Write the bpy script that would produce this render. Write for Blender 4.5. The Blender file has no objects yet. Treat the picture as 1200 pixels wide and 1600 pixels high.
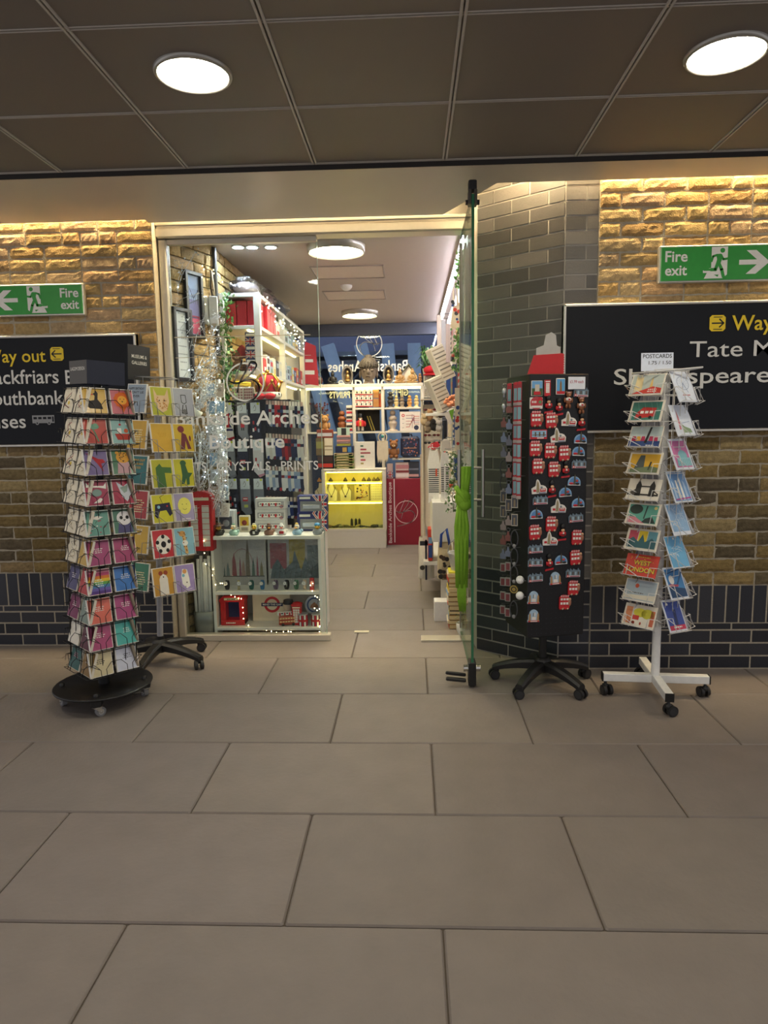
import bpy, math, random
from mathutils import Vector, Matrix
random.seed(7)
S = bpy.context.scene
COL = S.collection
PI = math.pi
# ------------------------------------------------------------------ camera
YAW, PITCH, ROLL, FPX, CAMZ = 0.0411728, 0.1269264, -0.0152974, 1066.05, 1.40
_f = Vector((-math.sin(YAW)*math.cos(PITCH), math.cos(YAW)*math.cos(PITCH), -math.sin(PITCH)))
_r = Vector((math.cos(YAW), math.sin(YAW), 0)); _u = _r.cross(_f)
RX = _r*math.cos(ROLL)+_u*math.sin(ROLL); UX = _u*math.cos(ROLL)-_r*math.sin(ROLL)
cam = bpy.data.cameras.new('camera'); cam.sensor_fit = 'VERTICAL'; cam.sensor_height = 24.0
cam.lens = FPX/1600*24.0; cam.clip_start = .02; cam.clip_end = 100
co = bpy.data.objects.new('camera', cam); COL.objects.link(co)
co.matrix_world = Matrix(((RX.x, UX.x, -_f.x, 0), (RX.y, UX.y, -_f.y, 0), (RX.z, UX.z, -_f.z, CAMZ), (0, 0, 0, 1)))
S.camera = co
S.view_settings.view_transform = 'Standard'; S.view_settings.look = 'None'
S.view_settings.exposure = 0.0; S.view_settings.gamma = 1.0; S.view_settings.use_curve_mapping = False
# ------------------------------------------------------------------ daylight from the open ends of the passage, lamp strengths
WORLD = 0.62
LAMP, COVE, SHOPLAMP, STRIP, WARM, FAIRY, DOWN = 66.0, 175.0, 78.0, 80.0, 10.0, 30.0, 500.0
w = bpy.data.worlds.new('world'); S.world = w; w.use_nodes = True
w.node_tree.nodes['Background'].inputs[0].default_value = (.97, .95, 1.0, 1)
w.node_tree.nodes['Background'].inputs[1].default_value = WORLD
# measured from the photograph: a sight line met with a plane of known place
def _ray(x, y): return _f*FPX + RX*(x-600) - UX*(y-800)
def at(x, y, Y):
    d = _ray(x, y); return d*(Y/d.y) + Vector((0, 0, CAMZ))
def onx(x, y, X):
    d = _ray(x, y); return d*(X/d.x) + Vector((0, 0, CAMZ))
def onz(x, y, Z=0.):
    d = _ray(x, y); return d*((Z-CAMZ)/d.z) + Vector((0, 0, CAMZ))
# ------------------------------------------------------------------ materials
_mats = {}
def lin(h):
    h = h.lstrip('#'); o = []
    for i in (0, 2, 4):
        c = int(h[i:i+2], 16)/255; o.append(c/12.92 if c <= .04045 else ((c+.055)/1.055)**2.4)
    return tuple(o)+(1,)
def C(h, rough=.55, metal=0., var=.10, scale=35., bump=0., bscale=60., coat=0., attr=None, spec=.5):
    key = (h, rough, metal, var, scale, bump, bscale, coat, attr, spec)
    if key in _mats: return _mats[key]
    m = bpy.data.materials.new('paint_'+h.lstrip('#')); m.use_nodes = True
    nt = m.node_tree; N = nt.nodes; L = nt.links; b = N['Principled BSDF']
    b.inputs['Specular IOR Level'].default_value = spec; b.inputs['Roughness'].default_value = rough; b.inputs['Metallic'].default_value = metal
    if coat: b.inputs['Coat Weight'].default_value = coat; b.inputs['Coat Roughness'].default_value = .12
    c = lin(h); tc = N.new('ShaderNodeTexCoord')
    no = N.new('ShaderNodeTexNoise'); no.inputs['Scale'].default_value = scale; no.inputs['Detail'].default_value = 4
    L.new(tc.outputs['Object'], no.inputs['Vector'])
    mx = N.new('ShaderNodeMix'); mx.data_type = 'RGBA'
    L.new(no.outputs['Fac'], mx.inputs[0])
    mx.inputs[6].default_value = tuple(max(0, v*(1-var)) for v in c[:3])+(1,)
    mx.inputs[7].default_value = tuple(min(1, v*(1+var)) for v in c[:3])+(1,)
    if attr:
        a = N.new('ShaderNodeVertexColor'); a.layer_name = 'Col'
        ml = N.new('ShaderNodeMix'); ml.data_type = 'RGBA'; ml.blend_type = 'MULTIPLY'; ml.inputs[0].default_value = 1
        L.new(mx.outputs[2], ml.inputs[6]); L.new(a.outputs['Color'], ml.inputs[7]); L.new(ml.outputs[2], b.inputs['Base Color'])
    else: L.new(mx.outputs[2], b.inputs['Base Color'])
    if bump:
        n2 = N.new('ShaderNodeTexNoise'); n2.inputs['Scale'].default_value = bscale; n2.inputs['Detail'].default_value = 6
        L.new(tc.outputs['Object'], n2.inputs['Vector'])
        bp = N.new('ShaderNodeBump'); bp.inputs['Strength'].default_value = bump; bp.inputs['Distance'].default_value = .01
        L.new(n2.outputs['Fac'], bp.inputs['Height']); L.new(bp.outputs[0], b.inputs['Normal'])
    _mats[key] = m; return m
def E(h, s):
    key = ('E', h, s)
    if key in _mats: return _mats[key]
    m = bpy.data.materials.new('glow_'+h.lstrip('#')); m.use_nodes = True; b = m.node_tree.nodes['Principled BSDF']
    b.inputs['Base Color'].default_value = (.8, .8, .8, 1)
    b.inputs['Emission Color'].default_value = lin(h); b.inputs['Emission Strength'].default_value = s
    _mats[key] = m; return m
def GLASS(h='#f4fbf6', gl=1.0, rough=.02):
    key = ('G', h, gl, rough)
    if key in _mats: return _mats[key]
    m = bpy.data.materials.new('clear_'+h.lstrip('#')); m.use_nodes = True; nt = m.node_tree; N = nt.nodes; L = nt.links
    N.remove(N['Principled BSDF']); out = N['Material Output']
    t = N.new('ShaderNodeBsdfTransparent'); t.inputs[0].default_value = lin(h)
    g = N.new('ShaderNodeBsdfGlossy'); g.inputs['Roughness'].default_value = rough
    fr = N.new('ShaderNodeFresnel'); fr.inputs[0].default_value = 1.45
    mu = N.new('ShaderNodeMath'); mu.operation = 'MULTIPLY'; mu.inputs[1].default_value = gl
    mi = N.new('ShaderNodeMixShader')
    L.new(fr.outputs[0], mu.inputs[0]); L.new(mu.outputs[0], mi.inputs[0]); L.new(t.outputs[0], mi.inputs[1]); L.new(g.outputs[0], mi.inputs[2]); L.new(mi.outputs[0], out.inputs[0])
    _mats[key] = m; return m
def FOIL(h='#ffffff', fac=.25, rough=.12):      # crinkled clear wrapping
    key = ('F', h, fac, rough)
    if key in _mats: return _mats[key]
    m = GLASS(h, 1.0, rough).copy(); m.name = 'wrapping'; nt = m.node_tree; N = nt.nodes; L = nt.links
    mu = [n for n in N if n.type == 'MATH'][0]; mu.inputs[1].default_value = 1.0; mu.operation = 'MAXIMUM'; mu.inputs[1].default_value = fac
    tc = N.new('ShaderNodeTexCoord'); no = N.new('ShaderNodeTexNoise'); no.inputs['Scale'].default_value = 28; no.inputs['Distortion'].default_value = 1.5
    bp = N.new('ShaderNodeBump'); bp.inputs['Strength'].default_value = 1; bp.inputs['Distance'].default_value = .02
    L.new(tc.outputs['Object'], no.inputs['Vector']); L.new(no.outputs['Fac'], bp.inputs['Height'])
    g = [n for n in N if n.type == 'BSDF_GLOSSY'][0]; L.new(bp.outputs[0], g.inputs['Normal'])
    _mats[key] = m; return m
# ------------------------------------------------------------------ mesh builder
_tc = {}
def text_geo(s, bold=0.):
    k = (s, bold)
    if k not in _tc:
        cu = bpy.data.curves.new('t', 'FONT'); cu.body = s; cu.size = 1; cu.offset = bold; cu.resolution_u = 3; cu.align_x = 'CENTER'
        ob = bpy.data.objects.new('t', cu); COL.objects.link(ob); dg = bpy.context.evaluated_depsgraph_get()
        me = bpy.data.meshes.new_from_object(ob.evaluated_get(dg))
        _tc[k] = ([tuple(v.co) for v in me.vertices], [tuple(p.vertices) for p in me.polygons])
        bpy.data.objects.remove(ob); bpy.data.curves.remove(cu); bpy.data.meshes.remove(me)
    return _tc[k]
CAP = max(v[1] for v in text_geo('H')[0])
def T(x=0, y=0, z=0): return Matrix.Translation((x, y, z))
def RZ(a): return Matrix.Rotation(a, 4, 'Z')
def RXm(a): return Matrix.Rotation(a, 4, 'X')
def RYm(a): return Matrix.Rotation(a, 4, 'Y')
class MB:
    def __init__(s): s.v = []; s.f = []; s.m = []; s.sm = []; s.mats = []; s.T = Matrix(); s.cols = []; s.col = (1, 1, 1)
    def mi(s, m):
        if m not in s.mats: s.mats.append(m)
        return s.mats.index(m)
    def add(s, vs, fs, m, smooth=False):
        n = len(s.v); Tm = s.T
        s.v += [tuple(Tm @ Vector(v)) for v in vs]; k = s.mi(m)
        for f in fs: s.f.append(tuple(n+i for i in f)); s.m.append(k); s.sm.append(smooth); s.cols.append(s.col)
    def box(s, c, d, m, bev=0., rot=None):
        x, y, z = (q/2 for q in d); Q = (rot or Matrix())
        def tr(p): return tuple(Q @ Vector(p) + Vector(c))
        if bev <= 0 or min(x, y, z) <= bev*1.01:
            vs = [tr((sx*x, sy*y, sz*z)) for sx in (-1, 1) for sy in (-1, 1) for sz in (-1, 1)]
            s.add(vs, [(0, 1, 3, 2), (4, 6, 7, 5), (0, 4, 5, 1), (2, 3, 7, 6), (0, 2, 6, 4), (1, 5, 7, 3)], m)
        else:
            b = bev; rings = []; vs = []
            def ring(ix, iy, zz):
                a = [(-x+ix, -y+b+iy), (-x+b+ix, -y+iy), (x-b-ix, -y+iy), (x-ix, -y+b+iy), (x-ix, y-b-iy), (x-b-ix, y-iy), (-x+b+ix, y-iy), (-x+ix, y-b-iy)]
                return [tr((p[0], p[1], zz)) for p in a]
            for ix, zz in ((b, -z), (0, -z+b), (0, z-b), (b, z)): vs += ring(ix, ix, zz)
            fs = [tuple(range(7, -1, -1)), tuple(range(24, 32))]
            for k in range(3):
                for i in range(8): j = (i+1) % 8; fs.append((k*8+i, k*8+j, k*8+8+j, k*8+8+i))
            s.add(vs, fs, m)
    def cyl(s, p0, p1, r, m, n=16, r2=None, caps=True, smooth=True):
        p0 = Vector(p0); p1 = Vector(p1); d = (p1-p0)
        if d.length < 1e-7: return
        d.normalize(); a = d.orthogonal().normalized(); b = d.cross(a); r2 = r if r2 is None else r2
        vs = [tuple(p0+(a*math.cos(t)+b*math.sin(t))*r) for t in (2*PI*i/n for i in range(n))]+[tuple(p1+(a*math.cos(t)+b*math.sin(t))*r2) for t in (2*PI*i/n for i in range(n))]
        s.add(vs, [(i, (i+1) % n, n+(i+1) % n, n+i) for i in range(n)], m, smooth)
        if caps: s.add(vs, [tuple(range(n-1, -1, -1)), tuple(range(n, 2*n))], m)
    def tube(s, pts, r, m, n=6, closed=False, r2=None):
        P = [Vector(p) for p in pts]; N = len(P); vs = []; up = None
        for i in range(N):
            if closed: d = P[(i+1) % N]-P[i-1]
            else: d = P[min(i+1, N-1)]-P[max(i-1, 0)]
            if d.length < 1e-9: d = Vector((0, 0, 1))
            d.normalize()
            if up is None: up = d.orthogonal().normalized()
            up = (up-d*up.dot(d)); up = up.normalized() if up.length > 1e-6 else d.orthogonal().normalized()
            b = d.cross(up); rr = r if r2 is None else r+(r2-r)*i/max(1, N-1)
            vs += [tuple(P[i]+(up*math.cos(t)+b*math.sin(t))*rr) for t in (2*PI*k/n for k in range(n))]
        fs = []
        for i in range(N if closed else N-1):
            j = (i+1) % N
            fs += [(i*n+k, i*n+(k+1) % n, j*n+(k+1) % n, j*n+k) for k in range(n)]
        if not closed: fs += [tuple(range(n-1, -1, -1)), tuple(range((N-1)*n, N*n))]
        s.add(vs, fs, m, True)
    def lathe(s, prof, m, n=20, c=(0, 0, 0), sx=1., sy=1., smooth=True):
        vs = []
        for r, z in prof: vs += [(c[0]+sx*r*math.cos(2*PI*k/n), c[1]+sy*r*math.sin(2*PI*k/n), c[2]+z) for k in range(n)]
        fs = []
        for i in range(len(prof)-1): fs += [(i*n+k, i*n+(k+1) % n, (i+1)*n+(k+1) % n, (i+1)*n+k) for k in range(n)]
        s.add(vs, fs, m, smooth)
        cap = []
        if prof[0][0] > 1e-5: cap.append(tuple(range(n-1, -1, -1)))
        if prof[-1][0] > 1e-5: cap.append(tuple(range((len(prof)-1)*n, len(prof)*n)))
        if cap: s.add(vs, cap, m)
    def ball(s, c, r, m, n=12, k=8):
        if not hasattr(r, '__len__'): r = (r, r, r)
        prof = [(max(1e-6, math.sin(PI*i/k)), -math.cos(PI*i/k)) for i in range(k+1)]
        vs = []
        for q, z in prof: vs += [(c[0]+r[0]*q*math.cos(2*PI*j/n), c[1]+r[1]*q*math.sin(2*PI*j/n), c[2]+r[2]*z) for j in range(n)]
        s.add(vs, [(i*n+j, i*n+(j+1) % n, (i+1)*n+(j+1) % n, (i+1)*n+j) for i in range(k) for j in range(n)], m, True)
    # flat shapes in the local XZ plane, seen from -Y
    def poly(s, pts, m, y=0.): s.add([(p[0], y, p[1]) for p in pts], [tuple(range(len(pts)))], m)
    def rect(s, x0, z0, x1, z1, m, y=0.): s.poly([(x0, z0), (x1, z0), (x1, z1), (x0, z1)], m, y)
    def disc(s, x, z, r, m, y=0., rz=None, n=20, a0=0., a1=2*PI):
        rz = rz or r; full = a1-a0 > 6.28; k = n if full else n+1
        s.poly([(x+r*math.cos(a0+(a1-a0)*i/n), z+rz*math.sin(a0+(a1-a0)*i/n)) for i in range(k)], m, y)
    def ring(s, x, z, r0, r1, m, y=0., n=28):
        vs = [(x+q*math.cos(2*PI*i/n), y, z+q*math.sin(2*PI*i/n)) for q in (r0, r1) for i in range(n)]
        s.add(vs, [(i, (i+1) % n, n+(i+1) % n, n+i) for i in range(n)], m)
    def line(s, pts, wd, m, y=0.):
        for a, b in zip(pts[:-1], pts[1:]):
            a = Vector(a); b = Vector(b); d = b-a
            if d.length < 1e-6: continue
            d.normalize(); q = Vector((-d.y, d.x))*wd/2; e = d*wd*.25
            s.poly([tuple(a-q-e), tuple(b-q+e), tuple(b+q+e), tuple(a+q-e)], m, y)
    def prism(s, pts, y0, y1, m, mside=None):      # outline in XZ extruded from y0 (front) to y1
        n = len(pts); vs = [(p[0], y0, p[1]) for p in pts]+[(p[0], y1, p[1]) for p in pts]
        s.add(vs, [tuple(range(n)), tuple(range(2*n-1, n-1, -1))], m)
        s.add(vs, [(i, n+i, n+(i+1) % n, (i+1) % n) for i in range(n)], mside or m)
    def slab(s, pts, z0, z1, m):                    # outline in XY extruded from z0 to z1
        n = len(pts); vs = [(p[0], p[1], z0) for p in pts]+[(p[0], p[1], z1) for p in pts]
        s.add(vs, [tuple(range(n-1, -1, -1)), tuple(range(n, 2*n))]+[(i, (i+1) % n, n+(i+1) % n, n+i) for i in range(n)], m)
    def text(s, st, x, z, cap, m, y=0., bold=0., al='c', wid=None, th=0.):
        vs, fs = text_geo(st, bold); k = cap/CAP; x0 = min(v[0] for v in vs)*k; x1 = max(v[0] for v in vs)*k
        kx = k
        if wid: kx = k*wid/(x1-x0); x0 = x0*kx/k; x1 = x1*kx/k
        dx = {'c': -(x0+x1)/2, 'l': -x0, 'r': -x1}[al]
        s.add([(x+dx+v[0]*kx, y, z+v[1]*k) for v in vs], fs, m)
    def build(s, name, parent=None, loc=None, M=None):
        me = bpy.data.meshes.new(name); me.from_pydata(s.v, [], s.f); 
        for m in s.mats: me.materials.append(m)
        me.polygons.foreach_set('material_index', s.m); me.polygons.foreach_set('use_smooth', s.sm)
        if any(c != (1, 1, 1) for c in s.cols):
            a = me.color_attributes.new('Col', 'FLOAT_COLOR', 'CORNER'); d = []
            for f, c in zip(s.f, s.cols): d += list(c[:3]+(1.,))*len(f)
            a.data.foreach_set('color', d)
        me.update(); o = bpy.data.objects.new(name, me); COL.objects.link(o)
        if parent: o.parent = parent
        if M is not None: o.matrix_basis = M
        elif loc is not None: o.location = loc
        return o
LABELS = {}
def tag(o, label, cat, group=None):
    o['label'] = label; o['category'] = cat
    if group: o['group'] = group
    return o
def thing(name, label, cat, loc=(0, 0, 0), rz=0., group=None, M=None):
    o = bpy.data.objects.new(name, None); o.empty_display_size = .05; COL.objects.link(o)
    o.matrix_basis = M if M is not None else T(*loc) @ RZ(rz)
    return tag(o, label, cat, group)
def struct(o): o['kind'] = 'structure'; return o
def copy_tree(o, parent=None, M=None):
    c = o.copy(); COL.objects.link(c); c.parent = parent
    if M is not None: c.matrix_basis = M
    for ch in list(o.children): copy_tree(ch, c)
    return c
ORD = ['topmost', 'second', 'third', 'fourth', 'fifth', 'sixth', 'seventh', 'eighth', 'ninth', 'tenth', 'eleventh', 'twelfth', 'thirteenth', 'fourteenth']
NUM = ['first', 'second', 'third', 'fourth', 'fifth', 'sixth', 'seventh', 'eighth', 'ninth', 'tenth', 'eleventh', 'twelfth', 'thirteenth', 'fourteenth', 'fifteenth', 'sixteenth']
WHITE = C('#e9e8e4', .5); CREAM = C('#e3dccb', .6); BLACK = C('#141415', .45); DARK = C('#232326', .5); GREY = C('#8b8b8a', .5)
STEEL = C('#b9b6ae', .32, 1.); CHROME = C('#d8d8d6', .18, 1.); RED = C('#c3202a', .45); NAVY = C('#1c2748', .5); PAPER = C('#efece4', .7)
GOLD = C('#c79a3a', .35, .8); YEL = C('#e3c430', .5); GREEN = C('#3f7a3a', .6); TEAL = C('#3d8f8c', .55); BROWN = C('#7a5232', .7); PINK = C('#d88fa0', .6)
BLUE = C('#3566b0', .5); ORANGE = C('#d9822f', .5); TAN = C('#c6a36c', .7); SKY = C('#7fb1d8', .55); LILAC = C('#8f86bd', .55); WWIRE = C('#dcdbd9', .4); KWIRE = C('#17171a', .4)
# ================================================================== SETTING
YL, YR, YF, ZC = 4.24, 3.80, 4.34, 2.65
# floor: large stone slabs
fl = MB(); stone = C('#7e7570', .62, 0, .13, 7., .22, 45., attr='Col'); groove = C('#5a5148', .9)
rows = [1.755-.558*k for k in range(9, 0, -1)]+[1.755+.558*k for k in range(14)]
k0 = 9
for i in range(len(rows)-1):
    y0, y1 = rows[i], rows[i+1]; off = -.374 if (i-k0) % 2 == 0 else .075
    for j in range(-5, 6):
        x0 = off+.8985*j; x1 = x0+.8985; g = .0022
        if y0 > 4.6 and (x0 > 1.2 or x1 < -2.2): continue
        c = random.uniform(.93, 1.06); fl.col = (c*random.uniform(.99, 1.01), c, c*random.uniform(.97, 1.01))
        fl.box(((x0+x1)/2, (y0+y1)/2, -.03), (x1-x0-2*g, y1-y0-2*g, .06), stone, .005)
fl.col = (1, 1, 1); fl.box((0, 3.9, -.045), (8.5, 16.2, .075), groove)
struct(fl.build('floor'))
# ceiling of perforated metal tiles
ce = MB(); tile = C('#7d746d', .5, .2, .10, 420., .12, 900.); joint = C('#b9b2a8', .45)
ys = [3.447-.584*k for k in range(10)]; xs = [.173+.622*k for k in range(-7, 8)]
for a in range(9):
    for b in range(14):
        ce.box(((xs[b]+xs[b+1])/2, (ys[a]+ys[a+1])/2, ZC+.012), (.622-.012, .584-.012, .024), tile, .003)
ce.box((.173, .82, ZC+.03), (8.7, 5.3, .03), joint)
for b in xs:
    for q in (-.0075, .0075): ce.box((b+q, .82, ZC+.004), (.009, 5.25, .020), joint, .002)
for a in ys:
    for q in (-.0065, .0065): ce.box((.173, a+q, ZC+.006), (8.6, .007, .018), joint, .002)
struct(ce.build('ceiling'))
# brushed metal soffit that follows the walls
so = MB(); sm = C('#c9c0b5', .40, .15, .05, 3.)
so.slab([(-4.2, 3.462), (4.5, 3.462), (4.5, 3.715), (.455, 3.715), (.20, 4.225), (-1.56, 4.225), (-1.56, 4.165), (-4.2, 4.165)], 2.625, 2.655, sm)
so.box((.15, 3.461, 2.64), (8.7, .006, .03), C('#2c2825', .6))
struct(so.build('trim_1'))
cv = MB(); cv.box((.1, 3.95, 3.0), (9, 1.2, .04), C('#55504a', .7)); cv.box((.1, 3.40, 2.84), (9, .04, .3), C('#55504a', .7)); struct(cv.build('cove_light_stop'))  # unseen plates added above the cove to keep world light from leaking in
def cove(x0, x1, y, lab):
    t = thing('cove_light', lab, 'light', ((x0+x1)/2, y, 2.80))
    m = MB(); m.box((0, 0, .03), (x1-x0, .045, .02), GREY); m.build('housing', t)
    m = MB(); m.box((0, .01, 0), (x1-x0-.02, .03, .035), E('#ffe3ae', COVE), .008); m.build('tube', t)
cove(.46, 3.2, 3.742, 'warm strip light hidden above the soffit over the right brick wall')
cove(-3.6, -1.58, 4.188, 'warm strip light hidden above the soffit over the left brick wall')
cove(-1.5, .25, 4.245, 'warm strip light hidden above the soffit over the shop entrance')
# ---- brick walls, every brick its own block with rough arrises
stock = C('#e6e6e6', .95, 0, .62, 50., .45, 150., attr='Col', spec=.15); mortar = C('#aaa190', .95, 0, .15, 60., .5, 150.)
engin = C('#ffffff', .42, 0, .15, 30., .12, 120., attr='Col'); emort = C('#8f8b84', .9)
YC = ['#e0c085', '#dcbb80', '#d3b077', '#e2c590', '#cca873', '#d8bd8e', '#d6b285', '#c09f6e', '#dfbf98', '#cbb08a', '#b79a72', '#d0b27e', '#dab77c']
GC = ['#a48c5c', '#8c7850', '#b59c6a', '#8a7956', '#a08a66', '#7d7058', '#ac9468', '#94825f', '#766a56', '#b5a074']  # lower courses: weathered stock, with some of the light's falloff put into the colour
BC = ['#2a2d36', '#24262f', '#2e3038', '#20222a', '#32333a']
PC = ['#5b5754', '#514d4b', '#635f5b', '#4b4846', '#6a6561']
def brick(m, F, x0, x1, z0, z1, mat, col, proud, rough, nx=6, nz=3):
    """one brick on the wall plane F (maps local x, depth, z): jittered face, bevelled edge"""
    m.col = col; b = .006 if rough > .001 else .003; vs = []; 
    def P(x, d, z): return tuple(F @ Vector((x, -d, z)))
    g = []
    for i in range(nx+1):
        for j in range(nz+1):
            u, v = i/nx, j/nz; x = x0+(x1-x0)*u; z = z0+(z1-z0)*v; edge = i in (0, nx) or j in (0, nz)
            jx = random.uniform(-1, 1)*rough; jz = random.uniform(-1, 1)*rough
            d = proud+random.uniform(-.6, .6)*rough-(b if edge else 0)
            vs.append(P(x+jx*(1 if edge else .5), d, z+jz*(1 if edge else .5)))
    fs = [(i*(nz+1)+j, (i+1)*(nz+1)+j, (i+1)*(nz+1)+j+1, i*(nz+1)+j+1) for i in range(nx) for j in range(nz)]
    n = len(vs); loop = [i*(nz+1) for i in range(nx+1)]+[nx*(nz+1)+j for j in range(1, nz+1)]+[i*(nz+1)+nz for i in range(nx-1, -1, -1)]+[j for j in range(nz-1, 0, -1)]
    for q in loop:
        i, j = divmod(q, nz+1); vs.append(P(x0+(x1-x0)*i/nx, -.012, z0+(z1-z0)*j/nz))
    L = len(loop); fs += [(loop[k], n+k, n+(k+1) % L, loop[(k+1) % L]) for k in range(L)]
    m.add(vs, fs, mat, False)
def lincol(h, k=1.): c = lin(h); return (c[0]*k, c[1]*k, c[2]*k)
def brickwork(m, F, xa, xb, za, zb, kind, phase=0.):
    k = 0; z = za
    while z < zb-.02:
        z1 = min(z+.065, zb); x = xa; seq = k % 2
        w = [.215, .1025][seq] if phase == 0 else [.1025, .215][seq]; first = True; idx = 0
        while x < xb-.03:
            wd = w if first else (.215 if (kind == 'e' or random.random() < .78) else .1025); first = False
            x1 = min(x+wd, xb)
            if xb-x1 < .05: x1 = xb
            if kind == 'y':
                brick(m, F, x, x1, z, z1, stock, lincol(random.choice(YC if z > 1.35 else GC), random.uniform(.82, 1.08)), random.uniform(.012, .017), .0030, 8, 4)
            else:
                brick(m, F, x, x1, z, z1, engin, lincol(random.choice(BC if z < .5 else PC), random.uniform(.9, 1.2)), .011, .0004, 2, 1)
            x = x1+.010
        z += .075; k += 1
def soldiers(m, F, xa, xb, za, zb):
    x = xa
    while x < xb-.02:
        x1 = min(x+.065, xb); brick(m, F, x, x1, za, zb, engin, lincol(random.choice(BC), random.uniform(.9, 1.2)), .011, .0004, 1, 2); x = x1+.010
def wallF(p0, p1):      # frame: local x along p0->p1, -depth out of the wall (towards the viewer), z up
    a = Vector((p1[0]-p0[0], p1[1]-p0[1], 0)).normalized(); n = Vector((-a.y, a.x, 0))
    return Matrix(((a.x, n.x, 0, p0[0]), (a.y, n.y, 0, p0[1]), (0, 0, 1, 0), (0, 0, 0, 1)))
m = MB(); F = wallF((-3.9, YL), (-1.55, YL)); Lw = 2.345
m.box((-2.725, YL+.044, 1.48), (2.35, .10, 2.96), mortar)
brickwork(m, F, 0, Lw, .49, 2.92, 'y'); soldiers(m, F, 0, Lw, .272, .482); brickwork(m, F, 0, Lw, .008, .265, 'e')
struct(m.build('wall_left'))
m = MB(); F = wallF((1.0, YR), (3.6, YR)); m.box((2.3, YR+.044, 1.48), (2.6, .10, 2.96), mortar)
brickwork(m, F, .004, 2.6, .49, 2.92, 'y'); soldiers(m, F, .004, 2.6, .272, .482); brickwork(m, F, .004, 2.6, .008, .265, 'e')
struct(m.build('wall_right'))
m = MB(); A, B_, D, G = (.385, 4.32), (.398, 4.14), (.826, YR+.005), (.999, YR+.005)
m.slab([(G[0], G[1]-.004), (G[0], 4.4), (.37, 4.4), (A[0], A[1]), (B_[0]-.001, B_[1]-.003), (D[0]-.001, D[1]-.004)], 0, 2.96, C('#a5a098', .95))
for p, q, ph in ((B_, D, 0.), (D, G, 1.)):
    F = wallF(p, q); brickwork(m, F, .003, math.hypot(q[0]-p[0], q[1]-p[1])-.003, .008, 2.92, 'e', ph)
struct(m.build('wall_entrance'))
# ---- shop front frame
alu = C('#d6d0c2', .34, .6, .04)
m = MB(); m.box((-.60, YF+.02, 2.60), (1.90, .12, .09), alu, .006); m.box((-.60, YF-.045, 2.635), (1.90, .02, .02), alu, .003)
m.box((-.60, YF-.043, 2.585), (1.90, .014, .05), alu, .003)
m.box((-1.518, YF, 1.275), (.05, .07, 2.55), alu, .006); m.box((-1.555, YF+.03, 1.325), (.025, .09, 2.65), alu)
m.box((.352, YF+.03, 1.3), (.03, .07, 2.6), alu, .004); m.box((-.60, YF+.05, 2.72), (1.95, .08, .18), C('#57524c', .7))
struct(m.build('trim_3'))
m = MB(); m.box((-1.02, YF, .022), (.96, .06, .044), alu, .004); m.box((-1.03, YF, 2.535), (.93, .04, .03), alu, .003); struct(m.build('trim_4'))
LET = C('#f1f3f1', .5)
t = thing('shop_window', 'tall fixed glass pane with white shop lettering and circular logo left of the entrance', 'window', (-1.03, YF, 0))
m = MB(); m.box((0, 0, 1.282), (.925, .012, 2.476), GLASS('#f8fcfa', .45)); m.build('pane', t)
m = MB(); m.box((.4635, 0, 1.282), (.003, .0125, 2.476), C('#9fb8ad', .2)); m.build('polished_edge', t)
m = MB(); s = 4.33; q = at(386, 663, s); r = at(386, 700, s); z3 = at(386, 735, s)
def xx(px, py): return at(px, py, 4.33).x+1.03
m.text('Bankside Arches', xx(385, 663), q.z, .083, LET, -.0075, .012, wid=xx(497, 663)-xx(273, 663)); m.text('Boutique', xx(386, 700), r.z, .083, LET, -.0075, .012, wid=xx(445, 700)-xx(328, 700))
m.text('GIFTS \u00b7 CRYSTALS \u00b7 PRINTS', xx(387, 735), z3.z, .055, LET, -.0075, .006, wid=xx(497, 735)-xx(277, 735)); m.build('lettering', t)
def logo(m, cx, cz, R, wd, mat, y):
    m.ring(cx, cz, R-wd, R, mat, y, 40)
    def sp(pts, n=14):
        o = []
        for i in range(len(pts)-1):
            p0 = pts[max(i-1, 0)]; p1 = pts[i]; p2 = pts[i+1]; p3 = pts[min(i+2, len(pts)-1)]
            for k in range(n):
                u = k/n; o.append(tuple(.5*((2*b)+(c-a)*u+(2*a-5*b+4*c-d)*u*u+(3*b-a-3*c+d)*u**3) for a, b, c, d in zip(p0, p1, p2, p3)))
        return o+[pts[-1]]
    m.line([(cx+R*x, cz+R*z) for x, z in sp([(-.62, -.1), (-.35, .55), (-.1, 1.12)])], wd, mat, y)
    m.line([(cx+R*x, cz+R*z) for x, z in sp([(-.9, .1), (-.4, -.05), (.25, .35), (.62, .85), (.35, 1.02), (.05, .55), (-.28, .0), (-.45, -.55)])], wd, mat, y)
    m.line([(cx+R*x, cz+R*z) for x, z in sp([(-.28, .0), (.35, .12), (.72, -.25), (.5, -.8), (-.2, -1.1), (-.8, -1.22)])], wd, mat, y)
m = MB(); q = at(383, 597, 4.33); logo(m, q.x+1.03, q.z, .122, .010, LET, -.0075); m.build('logo', t)
m = MB()
for yy in (525, 557): m.box((-.02, -.007, at(380, yy, 4.33).z), (.86, .001, .006 if yy == 525 else .003), C('#b9b29c', .4))
m.build('etched_line', t)
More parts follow.
